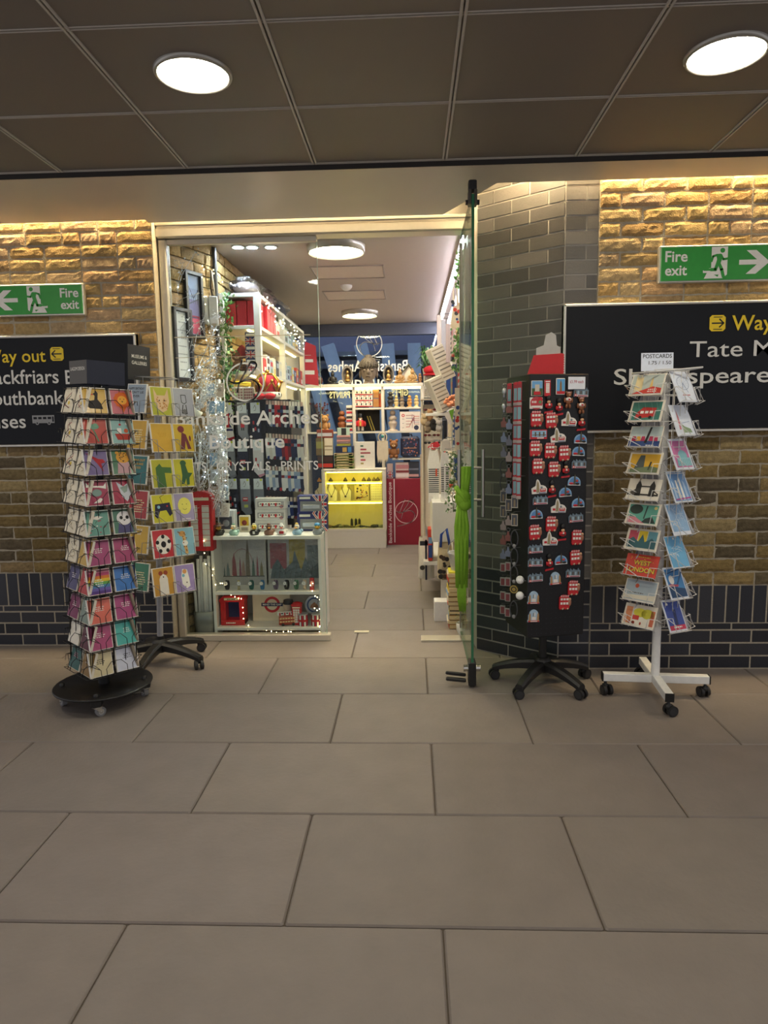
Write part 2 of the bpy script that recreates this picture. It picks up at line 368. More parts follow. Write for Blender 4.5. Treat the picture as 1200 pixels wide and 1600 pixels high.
# ---- shop shell
ZS = 2.622; YB = 8.5
pl = C('#d3ccc6', .75, 0, .04); 
m = MB(); m.box((-.52, 6.45, ZS+.02), (1.98, 4.2, .04), C('#b9ada7', .6, 0, .04)); struct(m.build('ceiling_shop'))
m = MB(); F = wallF((-1.335, 8.6), (-1.335, 4.72))
def inner(p, q, ya, z=(0.008, 2.62)):
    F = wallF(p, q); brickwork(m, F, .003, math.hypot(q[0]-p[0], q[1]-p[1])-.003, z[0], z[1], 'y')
m.slab([(-1.52, 4.38), (-1.362, 4.76), (-1.362, 8.6), (-1.50, 8.6), (-1.64, 4.38)], 0, 2.62, mortar)
inner((-1.508, 4.38), (-1.35, 4.74), 0); inner((-1.345, 4.74), (-1.345, 6.2), 0)
struct(m.build('wall_shop_left'))
m = MB(); m.box((.47, 6.5, 1.31), (.06, 4.25, 2.62), pl); struct(m.build('wall_shop_right'))
m = MB(); m.box((-.45, YB, .1), (1.95, .08, .2), pl); m.box((-.45, YB, 2.55), (1.95, .08, .14), C('#4d5260', .6)); m.box((-1.36, YB, 1.31), (.06, .08, 2.62), DARK); m.box((.43, YB, 1.31), (.06, .08, 2.62), DARK)
struct(m.build('wall_shop_back'))
t = thing('back_window', 'tall rear window of the shop with mirrored white lettering seen from inside', 'window', (-.45, YB, 0))
m = MB(); m.box((0, 0, 1.34), (1.8, .012, 2.3), GLASS('#dfe6ee', .6)); m.build('pane', t)
m = MB(); m.T = RZ(PI)
def bx(px, py): return -(at(px, py, YB+.01).x+.45)
z1 = at(575, 580, YB).z
m.text('Bankside Arches', (bx(637, 580)+bx(513, 580))/2, z1, .125, LET, .008, .012, wid=abs(bx(637, 580)-bx(513, 580)))
m.text('Boutique', (bx(637, 603)+bx(513, 603))/2, at(575, 604, YB).z, .125, LET, .008, .012, wid=abs(bx(622, 603)-bx(528, 603)))
WL = C('#f1eec0', .5)
m.text('PRINTS', (bx(515, 622)+bx(547, 622))/2, at(530, 622, YB).z, .078, WL, .008, .02, wid=abs(bx(547, 622)-bx(515, 622)))
m.text('GIFTS', (bx(612, 618)+bx(638, 618))/2, at(626, 618, YB).z, .078, WL, .008, .02, wid=abs(bx(638, 618)-bx(612, 618)))
m.build('lettering', t)
m = MB(); m.T = RZ(PI); q = at(577, 537, YB); logo(m, -(q.x+.45), q.z, .16, .010, LET, .008); m.build('logo', t)
# the blue railway bridge steelwork beyond the rear window
BST = C('#bcd6f2', .5)
m = MB(); m.box((-.6, 11.6, 1.9), (7, .2, 4.4), C('#3f4650', .8)); m.box((-.6, 11.3, 2.72), (7, .3, .32), C('#8a94b8', .7)); m.box((-.6, 11.2, 2.38), (7, .3, .10), C('#6b7077', .7)); struct(m.build('wall_beyond'))
t = thing('bridge', 'railway bridge steelwork with pale blue leaning struts outside the rear window', 'bridge', (-.6, 9.6, 0)); o3 = Vector((-.6, 9.6, 0))
for xa, ya, xb, yb in ((486, 570, 520, 690), (515, 548, 548, 655), (565, 545, 600, 690), (606, 545, 618, 690), (647, 543, 650, 690)):
    a = at(xa, ya, 9.6); b = at(xb, yb, 9.6); d = (a-b)/(a.z-b.z); a = a+d*(2.5-a.z); b = b-d*b.z
    m = MB(); m.tube([a-o3, b-o3], .125, BST, 4); m.build('strut', t)
for yy in (554, 573, 626): m = MB(); m.box((0, .16, at(480, yy, 9.75).z), (4.6, .06, .06), C('#8f9aa6', .5)); m.build('rail', t)
m = MB()
for k in range(7): m.tube([(-1.8+.6*k, .16, 2.25), (-1.5+.6*k, .16, 1.95), (-1.2+.6*k, .16, 2.25)], .02, C('#77828f', .5), 4)
m.build('truss', t)
# ================================================================== CORRIDOR FIXTURES
def downlight(x, y, z, r, lab, s=LAMP, col='#fff6df', deep=.012, group=None):
    t = thing('ceiling_light', lab, 'light', (x, y, z), group=group)
    m = MB(); m.lathe([(r, .015), (r, -.004), (r-.004, -deep), (r-.012, -deep-.002), (r-.016, -.006), (r-.016, .012)], C('#b5b2aa', .35, .6), 40); m.build('rim', t)
    m = MB(); m.lathe([(1e-5, -deep), (r*.5, -deep*.9), (r-.015, -deep*.5)], E(col, s), 40); m.build('diffuser', t)
    return t
downlight(-.760, 2.572, ZC, .137, 'round recessed ceiling light at upper left of the passage')
downlight(1.095, 2.570, ZC, .137, 'round recessed ceiling light at upper right of the passage')
for i, (x, y) in enumerate(((-.76, .82), (1.095, .82), (-2.61, 2.57), (2.95, 2.57))):
    downlight(x, y, ZC, .148, 'round recessed ceiling light out of view in the passage ceiling', group='ceiling lights out of view')
SIGNW = C('#eceae4', .55); FRAME = C('#c9c6bf', .35, .7); SGRN = C('#2f9b3c', .45); SBLK = C('#10131b', .55, spec=.25); SYEL = C('#e8c81e', .5); SBLACK = C('#0e0f13', .5)
def running_man(m, cx, cz, h, k, y):      # exit pictogram: white doorway and green figure
    n = [0]
    W = lambda pts: [(cx+k*x*h, cz+z*h) for x, z in pts]
    def Y(): n[0] += 1; return y-.0002*n[0]
    m.poly(W([(-.20, .5), (.32, .5), (.32, -.38), (-.20, -.38)]), SIGNW, Y()); m.poly(W([(-.20, -.16), (-.10, -.38), (.10, -.5), (-.42, -.5), (-.32, -.30)]), SIGNW, Y()); m.poly(W([(.18, -.5), (.32, -.38), (.05, -.38), (.0, -.5)]), SIGNW, Y()); m.poly(W([(-.46, -.24), (-.46, -.32), (-.2, -.32), (-.2, -.16)]), SIGNW, Y())
    g = SGRN
    m.disc(cx+k*.15*h, cz+.385*h, .078*h, g, Y())
    m.poly(W([(-.06, .27), (.10, .28), (.16, .20), (.10, -.02), (-.06, -.06), (-.02, .1)]), g, Y())
    for P_, w_ in (([(-.03, .24), (-.15, .20), (-.20, .04)], .07), ([(.10, .24), (.18, .10), (.31, .12)], .07), ([(.0, -.02), (-.06, -.22), (-.20, -.22)], .10), ([(-.18, -.22), (-.42, -.22)], .07), ([(.04, -.02), (.14, -.22), (.20, -.44)], .10), ([(.18, -.46), (.28, -.46)], .06)): m.line(W(P_), w_*h, g, Y())
def fire_sign(x0, x1, z0, z1, y, right, lab):
    cx = (x0+x1)/2; h = z1-z0; t = thing('fire_exit_sign', lab, 'sign', (cx, y, z0))
    m = MB(); m.box((0, .02, h/2), (x1-x0, .035, h), FRAME, .004); m.box((0, .0, h/2), (x1-x0-.02, .006, h-.02), SGRN); m.build('panel', t)
    k = 1 if right else -1; m = MB(); y2 = -.0045; W = x1-x0
    u = lambda f: k*(-W/2+f)
    m.text('Fire', u(.085), h*.565, .052, SIGNW, y2, .02); m.build('lettering', t); m = MB(); m.text('exit', u(.085), h*.20, .050, SIGNW, y2, .02); m.build('lettering', t)
    m = MB(); running_man(m, u(.295), h*.51, .158, k, y2); m.build('running_figure', t)
    m = MB(); a = u(.405); m.poly([(a, h*.44), (a+k*.10, h*.44), (a+k*.10, h*.57), (a, h*.57)], SIGNW, y2)
    m.poly([(a+k*.035, h*.82), (a+k*.085, h*.82), (a+k*.155, h*.505), (a+k*.085, h*.19), (a+k*.035, h*.19), (a+k*.09, h*.44), (a+k*.09, h*.57)], SIGNW, y2-.0003); m.build('arrow', t)
fire_sign(1.30, 1.895, 2.112, 2.30, 3.74, True, 'green fire exit sign with right-pointing arrow on the right brick wall')
fire_sign(-2.565, -1.972, 2.090, 2.278, 4.185, False, 'green fire exit sign with left-pointing arrow on the left brick wall')
def way_arrow(m, x, z, s, k, y):
    m.prism([(x-s/2+.012, z-s/2), (x+s/2-.012, z-s/2), (x+s/2, z-s/2+.012), (x+s/2, z+s/2-.012), (x+s/2-.012, z+s/2), (x-s/2+.012, z+s/2), (x-s/2, z+s/2-.012), (x-s/2, z-s/2+.012)], y-.001, y, SYEL)
    y -= .0015; a = lambda f: x+k*f*s
    m.line([(a(-.25), z+.38*s), (a(.28), z+.38*s)], .05*s, SBLACK, y); m.line([(a(-.25), z-.38*s), (a(.28), z-.38*s)], .05*s, SBLACK, y)
    m.line([(a(-.34), z), (a(.36), z)], .09*s, SBLACK, y); m.line([(a(.12), z+.25*s), (a(.38), z), (a(.12), z-.25*s)], .09*s, SBLACK, y)
Ys = 3.735
t = thing('wayfinding_sign', 'large black framed way out sign behind the white postcard rack', 'sign', (.81, Ys, 1.34))
m = MB(); WW = 2.2; m.box((WW/2, .022, .337), (WW, .04, .674), SBLK, .003); m.build('panel', t)
m = MB()
for c, d in (((WW/2, .018, .668), (WW, .05, .014)), ((WW/2, .018, .006), (WW, .05, .014)), ((.007, .018, .337), (.014, .05, .674)), ((WW-.007, .018, .337), (.014, .05, .674))): m.box(c, d, FRAME, .003)
m.build('frame', t)
LT = C('#d9d8d4', .55); m = MB(); Lx = lambda px, py: at(px, py, Ys).x-.81; Lz = lambda px, py: at(px, py, Ys).z-1.34
m.text('Way out', Lx(1143, 516), Lz(1143, 516), .074, SYEL, -.0015, .012, 'l'); m.build('lettering', t); m = MB(); m.text('Tate Modern', Lx(1077, 558), Lz(1077, 558), .080, LT, -.0015, .003, 'l', wid=.80); m.build('lettering', t); m = MB()
m.text("Shakespeare's Globe", Lx(959, 601), Lz(959, 601), .080, LT, -.0015, .008, 'l', wid=1.36); m.build('lettering', t)
m = MB(); way_arrow(m, Lx(1121, 505), Lz(1121, 505), .082, 1, -.0005); m.build('arrow_badge', t)
Ys2 = 4.185
t = thing('wayfinding_sign', 'large black framed way out sign behind the black card spinner on the left', 'sign', (-1.667, Ys2, 1.30))
m = MB(); m.box((-1.1, .022, .337), (2.2, .04, .674), SBLK, .003); m.build('panel', t)
m = MB()
for c, d in (((-1.1, .018, .668), (2.2, .05, .014)), ((-1.1, .018, .006), (2.2, .05, .014)), ((-.007, .018, .337), (.014, .05, .674)), ((-2.193, .018, .337), (.014, .05, .674))): m.box(c, d, FRAME, .003)
m.build('frame', t)
Lx = lambda px, py: at(px, py, Ys2).x+1.667; Lz = lambda px, py: at(px, py, Ys2).z-1.30; m = MB()
for st, px, py, al, wd, cc in (('Way out', 72, 565, 'r', None, SYEL), ('Blackfriars', -30, 600, 'l', .49, LT), ('Bridge', 103, 600, 'l', .28, LT), ('Southbank', -24, 633, 'l', .50, LT), ('Buses', -30, 669, 'l', .285, LT)):
    m = MB(); m.text(st, Lx(max(px, 1), py)+(min(px-1, 0))/255, Lz(max(px, 1), py), .082 if cc is LT else .074, cc, -.0015, .010, al, wid=wd); m.build('lettering', t)
m = MB(); way_arrow(m, Lx(89, 553), Lz(89, 553), .082, -1, -.0005); m.build('arrow_badge', t)
m = MB(); bx_, bz = Lx(68, 656), Lz(68, 656); GB = C('#8e8f92', .5)
m.rect(bx_-.07, bz-.02, bx_+.07, bz+.028, GB, -.0015)
for k in range(4): m.rect(bx_-.062+.03*k, bz+.004, bx_-.062+.03*k+.022, bz+.018, SBLK, -.002)
m.rect(bx_+.056, bz-.012, bx_+.066, bz+.02, SBLK, -.002)
for k in (-.04, .035): m.disc(bx_+k, bz-.02, .011, GB, -.002); m.disc(bx_+k, bz-.02, .005, SBLK, -.0025)
m.build('bus_symbol', t)
# ================================================================== CASTERS AND BASES
def caster(par, x, y, z, a, kind='black', r=.027):
    """wheel touches z=0 of the parent; z is the underside it hangs from"""
    M = T(x, y, 0) @ RZ(a)
    if kind == 'black':
        m = MB(); m.T = M; CB = C('#1b1b1d', .5)
        for s in (-1, 1): m.cyl((.012, s*.008, r), (.012, s*.024, r), r, CB, 18); m.cyl((.012, s*.024, r), (.012, s*.026, r), r*.75, C('#2b2b2e', .5), 18)
        m.lathe([(.008, r+.004), (.016, r+.012), (.016, r+.026), (.007, r+.03), (.007, z)], CB, 12)
        return m.build('caster', par)
    m = MB(); m.T = M
    for s in (-1, 1): m.prism([(-.012, z-.012), (.016, z-.012), (.026, r+.004), (.018, r-.008), (.008, r-.004)], s*.014-.0015, s*.014+.0015, CHROME)
    m.box((0, 0, z-.008), (.04, .036, .012), CHROME, .003); m.cyl((.016, -.018, r), (.016, .018, r), .004, CHROME, 8)
    o = m.build('caster', par)
    m = MB(); m.T = M; m.cyl((.016, -.011, r), (.016, .011, r), r, C('#77777a', .6), 20); m.cyl((.016, -.0125, r), (.016, .0125, r), r*.6, C('#a9a9a8', .5), 16); m.build('wheel', o)
    return o
def star_base(par, R, rot, zc=.085, polemat=BLACK):
    CB = C('#1a1a1c', .42); m = MB(); m.lathe([(.045, .075), (.05, .09), (.045, .135), (.03, .15)], CB, 20); m.build('hub', par)
    for k in range(5):
        a = rot+2*PI*k/5; m = MB(); m.T = RZ(a); vs = []; n = 7
        for i in range(n+1):
            u = i/n; x = .03+(R-.03)*u; zt = .135-.045*u*u-.012*u; wd = .032-.010*u; h = .05-.020*u
            vs += [(x, -wd, zt-h), (x, -wd, zt-.012), (x, -wd*.6, zt), (x, wd*.6, zt), (x, wd, zt-.012), (x, wd, zt-h)]
        fs = [tuple(range(5, -1, -1)), tuple(n*6+i for i in range(6))]
        for i in range(n): fs += [(i*6+j, i*6+(j+1) % 6, (i+1)*6+(j+1) % 6, (i+1)*6+j) for j in range(6)]
        m.add(vs, fs, CB); m.build('leg', par)
        caster(par, math.cos(a)*(R-.02), math.sin(a)*(R-.02), .075, a+random.uniform(-1, 1))
# ================================================================== CARDS
def illeg(m, cx, z, n, wd, mat, y, h=.0045, gap=.010):      # rows of print too small to read
    for i in range(n):
        ww = wd*random.uniform(.6, 1); x = cx-ww/2
        while x < cx+ww/2-.003:
            q = random.uniform(.004, .012); m.rect(x, z-i*gap, min(x+q, cx+ww/2), z-i*gap+h, mat, y); x += q+.003
def design(m, d, w, h, y):
    """printed picture on a card of width w, height h, base at z=0; y is the face"""
    y1, y2, y3 = y-.0004, y-.0008, y-.0012; c = h/2; k = w
    D = lambda x, z, r, mt, yy=y1, rz=None: m.disc(x*k, c+z*h, r*k, mt, yy, rz*h if rz else None)
    P = lambda pts, mt, yy=y1: m.poly([(x*k, c+z*h) for x, z in pts], mt, yy)
    Ln = lambda pts, wd, mt, yy=y1: m.line([(x*k, c+z*h) for x, z in pts], wd*k, mt, yy)
    if d == 'lion':
        P([(.34*math.cos(a)*(1+.12*(i % 2)), .06+.30*math.sin(a)*(1+.12*(i % 2))) for i, a in ((i, 2*PI*i/24) for i in range(24))], C('#d6641f')); D(0, .06, .20, C('#e8a63a'), y2, .17); D(-.08, .10, .02, BLACK, y3); D(.08, .10, .02, BLACK, y3); P([(-.05, .02), (.05, .02), (0, -.03)], BLACK, y3); P([(-.2, -.15), (.2, -.15), (.0, -.42)], C('#d6641f'))
    elif d == 'seal': P([(-.25, -.30), (.3, -.32), (.24, -.1), (.12, .05), (.16, .28), (.06, .42), (.03, .3), (-.06, .26), (.02, .18), (-.02, .02), (-.22, -.02), (-.34, -.15)], C('#26221f')); P([(-.06, .26), (-.16, .22), (-.04, .2)], RED, y2)
    elif d == 'flower': Ln([(-.12, .1), (-.02, -.1), (.08, -.4)], .06, C('#5c8a6c')); D(-.04, .16, .2, C('#6f9f88'), y2, .1); D(.02, .22, .1, C('#7fae94'), y3, .07)
    elif d == 'boat': P([(-.36, -.1), (.36, -.1), (.26, -.34), (-.26, -.34)], C('#b3392b')); P([(-.24, -.08), (-.06, -.08), (-.06, .12), (-.24, .12)], PAPER, y2); D(.14, .02, .09, C('#c9582f'), y2); D(.2, .3, .06, PAPER, y2); D(-.1, .26, .05, RED, y3)
    elif d == 'bird': P([(-.42, .38), (.1, .14), (.3, .12), (.38, .0), (.2, -.04), (.26, -.36), (.02, -.02), (-.1, .12)], C('#a8202c'))
    elif d == 'leopard': P([(-.3, -.45), (.3, -.45), (.24, .0), (-.24, .0)], C('#c9a3a8')); D(0, .18, .30, C('#dca13c'), y2, .22); D(-.24, .36, .08, C('#dca13c'), y2, .06); D(.24, .36, .08, C('#dca13c'), y2, .06); [D(random.uniform(-.2, .2), random.uniform(.1, .36), .022, BLACK, y3) for _ in range(14)]; P([(-.06, .06), (.06, .06), (0, .0)], BLACK, y3)
    elif d == 'badger': P([(-.42, .42), (-.3, .28), (.3, .26), (.42, .4), (.4, .14), (.1, .2), (-.42, .22)], PAPER, y2); D(0, .0, .2, C('#7f9a94'), y1, .14); P([(-.2, -.4), (.1, -.2), (.22, -.24), (.1, -.38)], PAPER, y2)
    elif d == 'fox': P([(-.3, .4), (.0, .2), (.3, .4), (.34, -.1), (.1, -.4), (-.1, -.2)], C('#cdd3da')); P([(-.16, .16), (.2, .26), (.14, .0), (.0, -.06)], C('#94a79c'), y2)
    elif d == 'birds': [D(random.uniform(-.36, .36), random.uniform(-.4, .4), .04, random.choice([C('#b8405a'), C('#38577a'), PAPER, C('#2e6b4a')]), y1, .02) for _ in range(16)]; P([(-.3, .2), (.0, .12), (.26, .22), (.04, .28)], PAPER, y2); [Ln([(x, z), (x+.1, z+.12)], .02, C('#2e6b4a')) for x, z in ((-.3, -.3), (-.1, 0), (.2, -.2), (.1, .3))]
    elif d == 'panda': P([(-.34, -.46), (.34, -.46), (.26, -.08), (-.26, -.08)], C('#54527e')); D(0, .12, .33, C('#e8e6e8'), y2, .28); D(-.13, .14, .07, BLACK, y3, .07); D(.13, .14, .07, BLACK, y3, .07); P([(-.07, .06), (.07, .06), (0, .0)], BLACK, y3)
    elif d == 'rainbow':
        for i, q in enumerate(('#5b3f8c', '#6d62b0', '#4b86b8', '#62a857', '#e0c63a', '#d97f35', '#c0507a', '#d98aa0')): m.rect(-w*.46, h*(.04+.115*i), w*.46, h*(.155+.115*i), C(q), y1)
        illeg(m, 0, c+.06*h, 4, w*.4, PAPER, y2)
    elif d in ('t', 'tg', 'td', 'tp', 'tb'):
        illeg(m, 0, c+.14*h, 3 if d != 'tb' else 6, w*(.42 if d != 'tb' else .72), {'t': PAPER, 'tg': GOLD, 'td': DARK, 'tp': PINK, 'tb': C('#e9dfb0')}[d], y1, .0035 if d != 'tb' else .006, .009 if d != 'tb' else .013)
    elif d == 'squig': Ln([(random.uniform(-.3, .3), .35-.1*i) for i in range(8)], .03, C('#b09a72')); Ln([(random.uniform(-.3, .3), .35-.1*i) for i in range(8)], .02, C('#7d7562'))
    elif d == 'sketch': Ln([(random.uniform(-.3, .3), .3-.12*i) for i in range(6)], .035, C('#a34a3a')); Ln([(random.uniform(-.3, .3), .3-.12*i) for i in range(6)], .03, C('#3a3a3a')); D(.1, -.1, .08, YEL)
    elif d == 'cat': P([(-.34, .44), (-.2, .2), (.16, .2), (.32, .44), (.34, 0), (.2, -.3), (0, -.38), (-.2, -.3), (-.34, 0)], C('#e7c79a')); [D(random.uniform(-.24, .24), random.uniform(-.26, .15), .03, C('#c98a4a'), y2) for _ in range(26)]; D(-.12, .02, .03, BLACK, y3); D(.12, .02, .03, BLACK, y3)
    elif d == 'manc': Ln([(-.12, .25), (-.12, .0), (.0, -.06), (.12, 0), (.1, .25), (-.12, .25)], .03, DARK); Ln([(-.06, -.1), (-.14, -.38), (.1, -.4), (.08, -.1)], .04, DARK); D(.0, -.32, .1, C('#6b6b70'))
    elif d == 'dog': D(-.12, .3, .16, C('#7c2533'), y1, .12); P([(-.1, .2), (.1, .12), (.3, -.4), (.12, -.4), (.05, -.1), (-.02, -.42), (-.22, -.4)], C('#6b2033')); D(.28, -.02, .05, C('#6b2033'), y1, .1)
    elif d == 'croc': P([(-.3, -.48), (.12, -.48), (.1, .02), (.42, .0), (.42, .2), (.0, .22), (-.1, .34), (-.3, .2)], C('#3d6a34'))
    elif d == 'dino': D(-.02, .34, .15, C('#2d5a38'), y1, .1); P([(-.14, .28), (.1, .26), (.18, .0), (.4, -.02), (.22, -.18), (.2, -.42), (.06, -.44), (.06, -.2), (-.06, -.4), (-.2, -.4), (-.12, -.1)], C('#2d5a38'))
    elif d == 'pad': P([(-.36, .16), (.34, .2), (.42, -.2), (.28, -.28), (.14, -.06), (-.16, -.08), (-.3, -.34), (-.42, -.24)], C('#23233f')); D(-.2, .06, .07, C('#8ac0d8'), y2); D(.2, .08, .04, RED, y2); Ln([(0, .18), (-.1, .4), (.1, .48)], .02, C('#23233f'))
    elif d == 'face': D(0, .04, .32, C('#e6e06a'), y1, .30); D(-.1, .1, .02, BLACK, y2); D(.1, .1, .02, BLACK, y2); Ln([(-.1, -.06), (0, -.1), (.1, -.06)], .015, BLACK, y2); Ln([(-.2, -.42), (.24, -.42)], .03, PAPER)
    elif d == 'ball': D(0, -.02, .36, PAPER, y1, .34); D(0, -.02, .12, BLACK, y2, .11); [D(.29*math.cos(a), -.02+.27*math.sin(a), .08, BLACK, y2, .07) for a in (PI/2+2*PI*i/5 for i in range(5))]
    elif d == 'giraffe': D(-.1, .28, .16, C('#d7a25a'), y1, .1); Ln([(-.04, .25), (.0, -.1), (.04, -.42)], .15, C('#dcb06c')); D(-.0, -.06, .14, PAPER, y2, .1); [D(random.uniform(-.1, .1), random.uniform(-.4, .3), .03, C('#8f5a2c'), y3) for _ in range(10)]; Ln([(-.3, .36), (-.2, .30)], .05, C('#8f5a2c'))
    elif d == 'guinea': P([(-.22, -.46), (.2, -.46), (.2, .1), (.1, .26), (-.1, .26), (-.2, .1)], C('#e9e4dc')); D(-.12, .3, .1, C('#a2482c'), y2); D(.12, .3, .1, C('#a2482c'), y2); D(0, .16, .03, BLACK, y3)
    elif d == 'horse': P([(-.1, .34), (.14, .3), (.2, 0), (.22, -.3), (.04, -.38), (-.16, -.2), (-.18, .1)], PAPER); D(.0, .24, .1, C('#e0a060'), y2); D(-.08, .1, .07, C('#79b6c8'), y2); D(.06, -.16, .03, BLACK, y3); D(-.02, -.3, .02, BLACK, y3); Ln([(-.1, -.44), (.3, -.4)], .02, PAPER)
    elif d == 'eye': m.ring(0, c+.1*h, .30*w, .315*w, C('#4a6a94'), y1); [Ln([(0, .1), (.3*math.cos(a), .1+.3*w/h*math.sin(a))], .006, C('#7a92b0')) for a in (2*PI*i/12 for i in range(12))]; Ln([(0, .1), (-.15, -.2)], .02, C('#4a6a94')); Ln([(0, .1), (.15, -.2)], .02, C('#4a6a94')); m.rect(-.2*w, h*.2, .2*w, h*.23, C('#b5505a'), y1)
    elif d == 'shardp': P([(-.3, -.3), (-.2, -.3), (-.16, .1), (-.2, .34), (-.24, .1)], C('#cf7a85')); P([(-.14, -.4), (.34, -.4), (.3, -.28), (.0, -.2), (-.14, -.1)], C('#8aa07c'), y2); Ln([(-.1, -.1), (.36, -.04)], .02, C('#8294b8'))
    elif d == 'dome': m.rect(-.42*w, h*.08, .42*w, h*.92, C('#c873a4'), y1); D(.06, -.05, .24, C('#7fb6c0'), y2, .17); P([(-.36, -.38), (.42, -.38), (.42, -.12), (-.3, -.12)], C('#8fc3cc'), y3); Ln([(.06, .1), (.06, .34)], .04, C('#7fb6c0'), y2); [Ln([(-.3+.1*i, -.36), (-.3+.1*i, -.16)], .015, C('#3f6d80'), y3-.0003) for i in range(8)]
    elif d == 'cityb': m.rect(-.45*w, h*.05, .45*w, h*.95, C('#6e97c6'), y1); [P([(-.4+.2*i, -.42), (-.28+.2*i, -.42), (-.3+.2*i, .1+.3*((i*7) % 3)/3), (-.38+.2*i, .2)], random.choice([PAPER, C('#2e4d86'), C('#aac4e0')]), y2) for i in range(4)]; Ln([(-.4, -.4), (.4, -.36)], .06, C('#b3408c'), y3)
    elif d == 'mapb': m.rect(-.45*w, h*.12, .45*w, h*.95, C('#8fb4d8'), y1); [Ln([(random.uniform(-.4, .4), random.uniform(-.3, .4)), (random.uniform(-.4, .4), random.uniform(-.3, .4))], .012, C('#dfe8f0'), y2) for _ in range(14)]
    elif d == 'mapt': m.rect(-.47*w, h*.03, .47*w, h*.97, C('#6fb2dc'), y1); [Ln([(random.uniform(-.42, .42), z), (random.uniform(-.42, .42), z-.08)], .014, C('#e6f2f8'), y2) for z in (random.uniform(-.35, .3) for _ in range(16))]; D(0, .4, .04, PAPER, y2)
    elif d == 'pauls': m.rect(-.44*w, h*.06, .44*w, h*.94, C('#3f7fb8'), y1); D(-.2, .1, .14, PAPER, y2, .14); Ln([(-.4, .3), (.4, .4)], .04, C('#27496f'), y2); Ln([(-.1, -.2), (.44, .3)], .08, C('#2c5580'), y2); P([(-.44, -.44), (.44, -.44), (.44, -.2), (-.44, -.08)], C('#24466e'), y3); P([(-.4, -.02), (.1, -.06), (.1, -.12), (-.4, -.1)], C('#b5485a'), y3)
    elif d == 'tower': m.rect(-.44*w, h*.06, .44*w, h*.94, C('#3b4f9c'), y1); Ln([(.0, -.3), (.04, .15)], .16, C('#25305e'), y2); Ln([(.04, .1), (.04, .36)], .04, C('#8fa0c8'), y2); m.rect(-.44*w, h*.06, .44*w, h*.2, C('#c43c58'), y3); illeg(m, 0, h*.12, 1, w*.6, PAPER, y3-.0003, .007); D(-.26, .36, .06, PAPER, y2)
    elif d == 'abbey': m.rect(-.46*w, h*.06, .46*w, h*.95, C('#b7c0b8'), y1); P([(-.36, -.3), (-.12, -.3), (-.14, .36), (-.2, .46), (-.26, .3), (-.34, .44)], C('#e4cf9a'), y2); P([(.08, -.3), (.2, -.3), (.16, .2), (.14, .36), (.12, .2)], C('#d8b56c'), y2); P([(-.46, -.44), (.46, -.44), (.46, -.2), (.2, -.1), (-.2, -.3)], C('#c3372c'), y3); illeg(m, .2*w, h*.24, 2, w*.4, PAPER, y3-.0003)
    elif d == 'bus': m.rect(-.44*w, h*.08, .44*w, h*.92, C('#3e7a6c'), y1); [Ln([(x, .4), (x+.1, .0)], .012, C('#69a292'), y2) for x in (-.3, -.1, .1, .26)]; P([(-.3, -.36), (.3, -.26), (.3, .14), (-.1, .18), (-.28, -.1)], C('#b92b25'), y2); [m.rect((-.16+.14*i)*w, h*.38, (-.06+.14*i)*w, h*.5, PAPER, y3) for i in range(3)]; [D(-.14+.3*i, -.3, .05, BLACK, y3, .07) for i in range(2)]
    elif d == 'bridger': m.rect(-.47*w, h*.3, .47*w, h*.97, C('#b4c2c0'), y1); m.rect(-.47*w, h*.02, .47*w, h*.32, C('#25427c'), y1); P([(.1, .44), (.16, .44), (.08, -.3), (.0, -.3)], BLACK, y3); [P([(x, -.2), (x+.14, -.2), (x+.12, .02), (x+.02, .02)], random.choice([C('#c23a2e'), C('#dca13c'), C('#b02a50')]), y2) for x in (-.4, -.26, -.12, .12, .26)]; illeg(m, .2*w, h*.08, 1, w*.4, PAPER, y3)
    elif d == 'tate': m.rect(-.44*w, h*.08, .44*w, h*.92, C('#d9a92c'), y1); P([(-.3, -.36), (.02, -.36), (-.02, .36), (-.16, .36)], C('#4b5350'), y2); P([(-.44, -.44), (.44, -.42), (.44, -.2), (.2, -.14), (-.44, -.3)], C('#6b7a5a'), y3); Ln([(.16, -.3), (.2, .05)], .05, BLACK, y3)
    elif d == 'tbridge': K = C('#2a2824'); [P([(x-.09, -.3), (x+.09, -.3), (x+.08, .2), (x, .42), (x-.08, .2)], K, y2) for x in (-.16, .26)]; Ln([(-.16, .14), (.26, .14)], .04, K, y2); Ln([(-.46, -.2), (-.3, -.1), (-.16, .1)], .03, K, y2); Ln([(.26, .1), (.36, -.1), (.46, -.2)], .03, K, y2); Ln([(-.46, -.24), (.46, -.24)], .05, K, y2); [D(-.3, -.2, .06, C('#555049'), y3)]
    elif d == 'river': m.rect(-.44*w, h*.08, .44*w, h*.92, C('#5fa793'), y1); D(-.22, .2, .2, C('#2c3d34'), y2, .22); P([(-.44, -.42), (.1, -.42), (-.2, -.16), (-.44, -.14)], C('#d98a96'), y2); P([(.0, -.4), (.44, -.4), (.3, -.1), (.1, -.2)], C('#24342f'), y2); Ln([(.06, -.2), (.1, .36)], .04, C('#24342f'), y2); D(.36, .3, .05, C('#d9cd7a'), y2)
    elif d == 'panels': [m.rect(w*a, h*.12, w*b, h*.9, C(q), y1) for a, b, q in ((-.42, -.14, '#c2495c'), (-.12, .14, '#e0c428'), (.16, .44, '#5f98a4'))]; P([(-.44, -.38), (.44, -.38), (.44, -.1), (.3, .1), (.1, -.1), (0, .26), (-.1, -.1), (-.28, .1), (-.44, -.1)], C('#2f5f66'), y2)
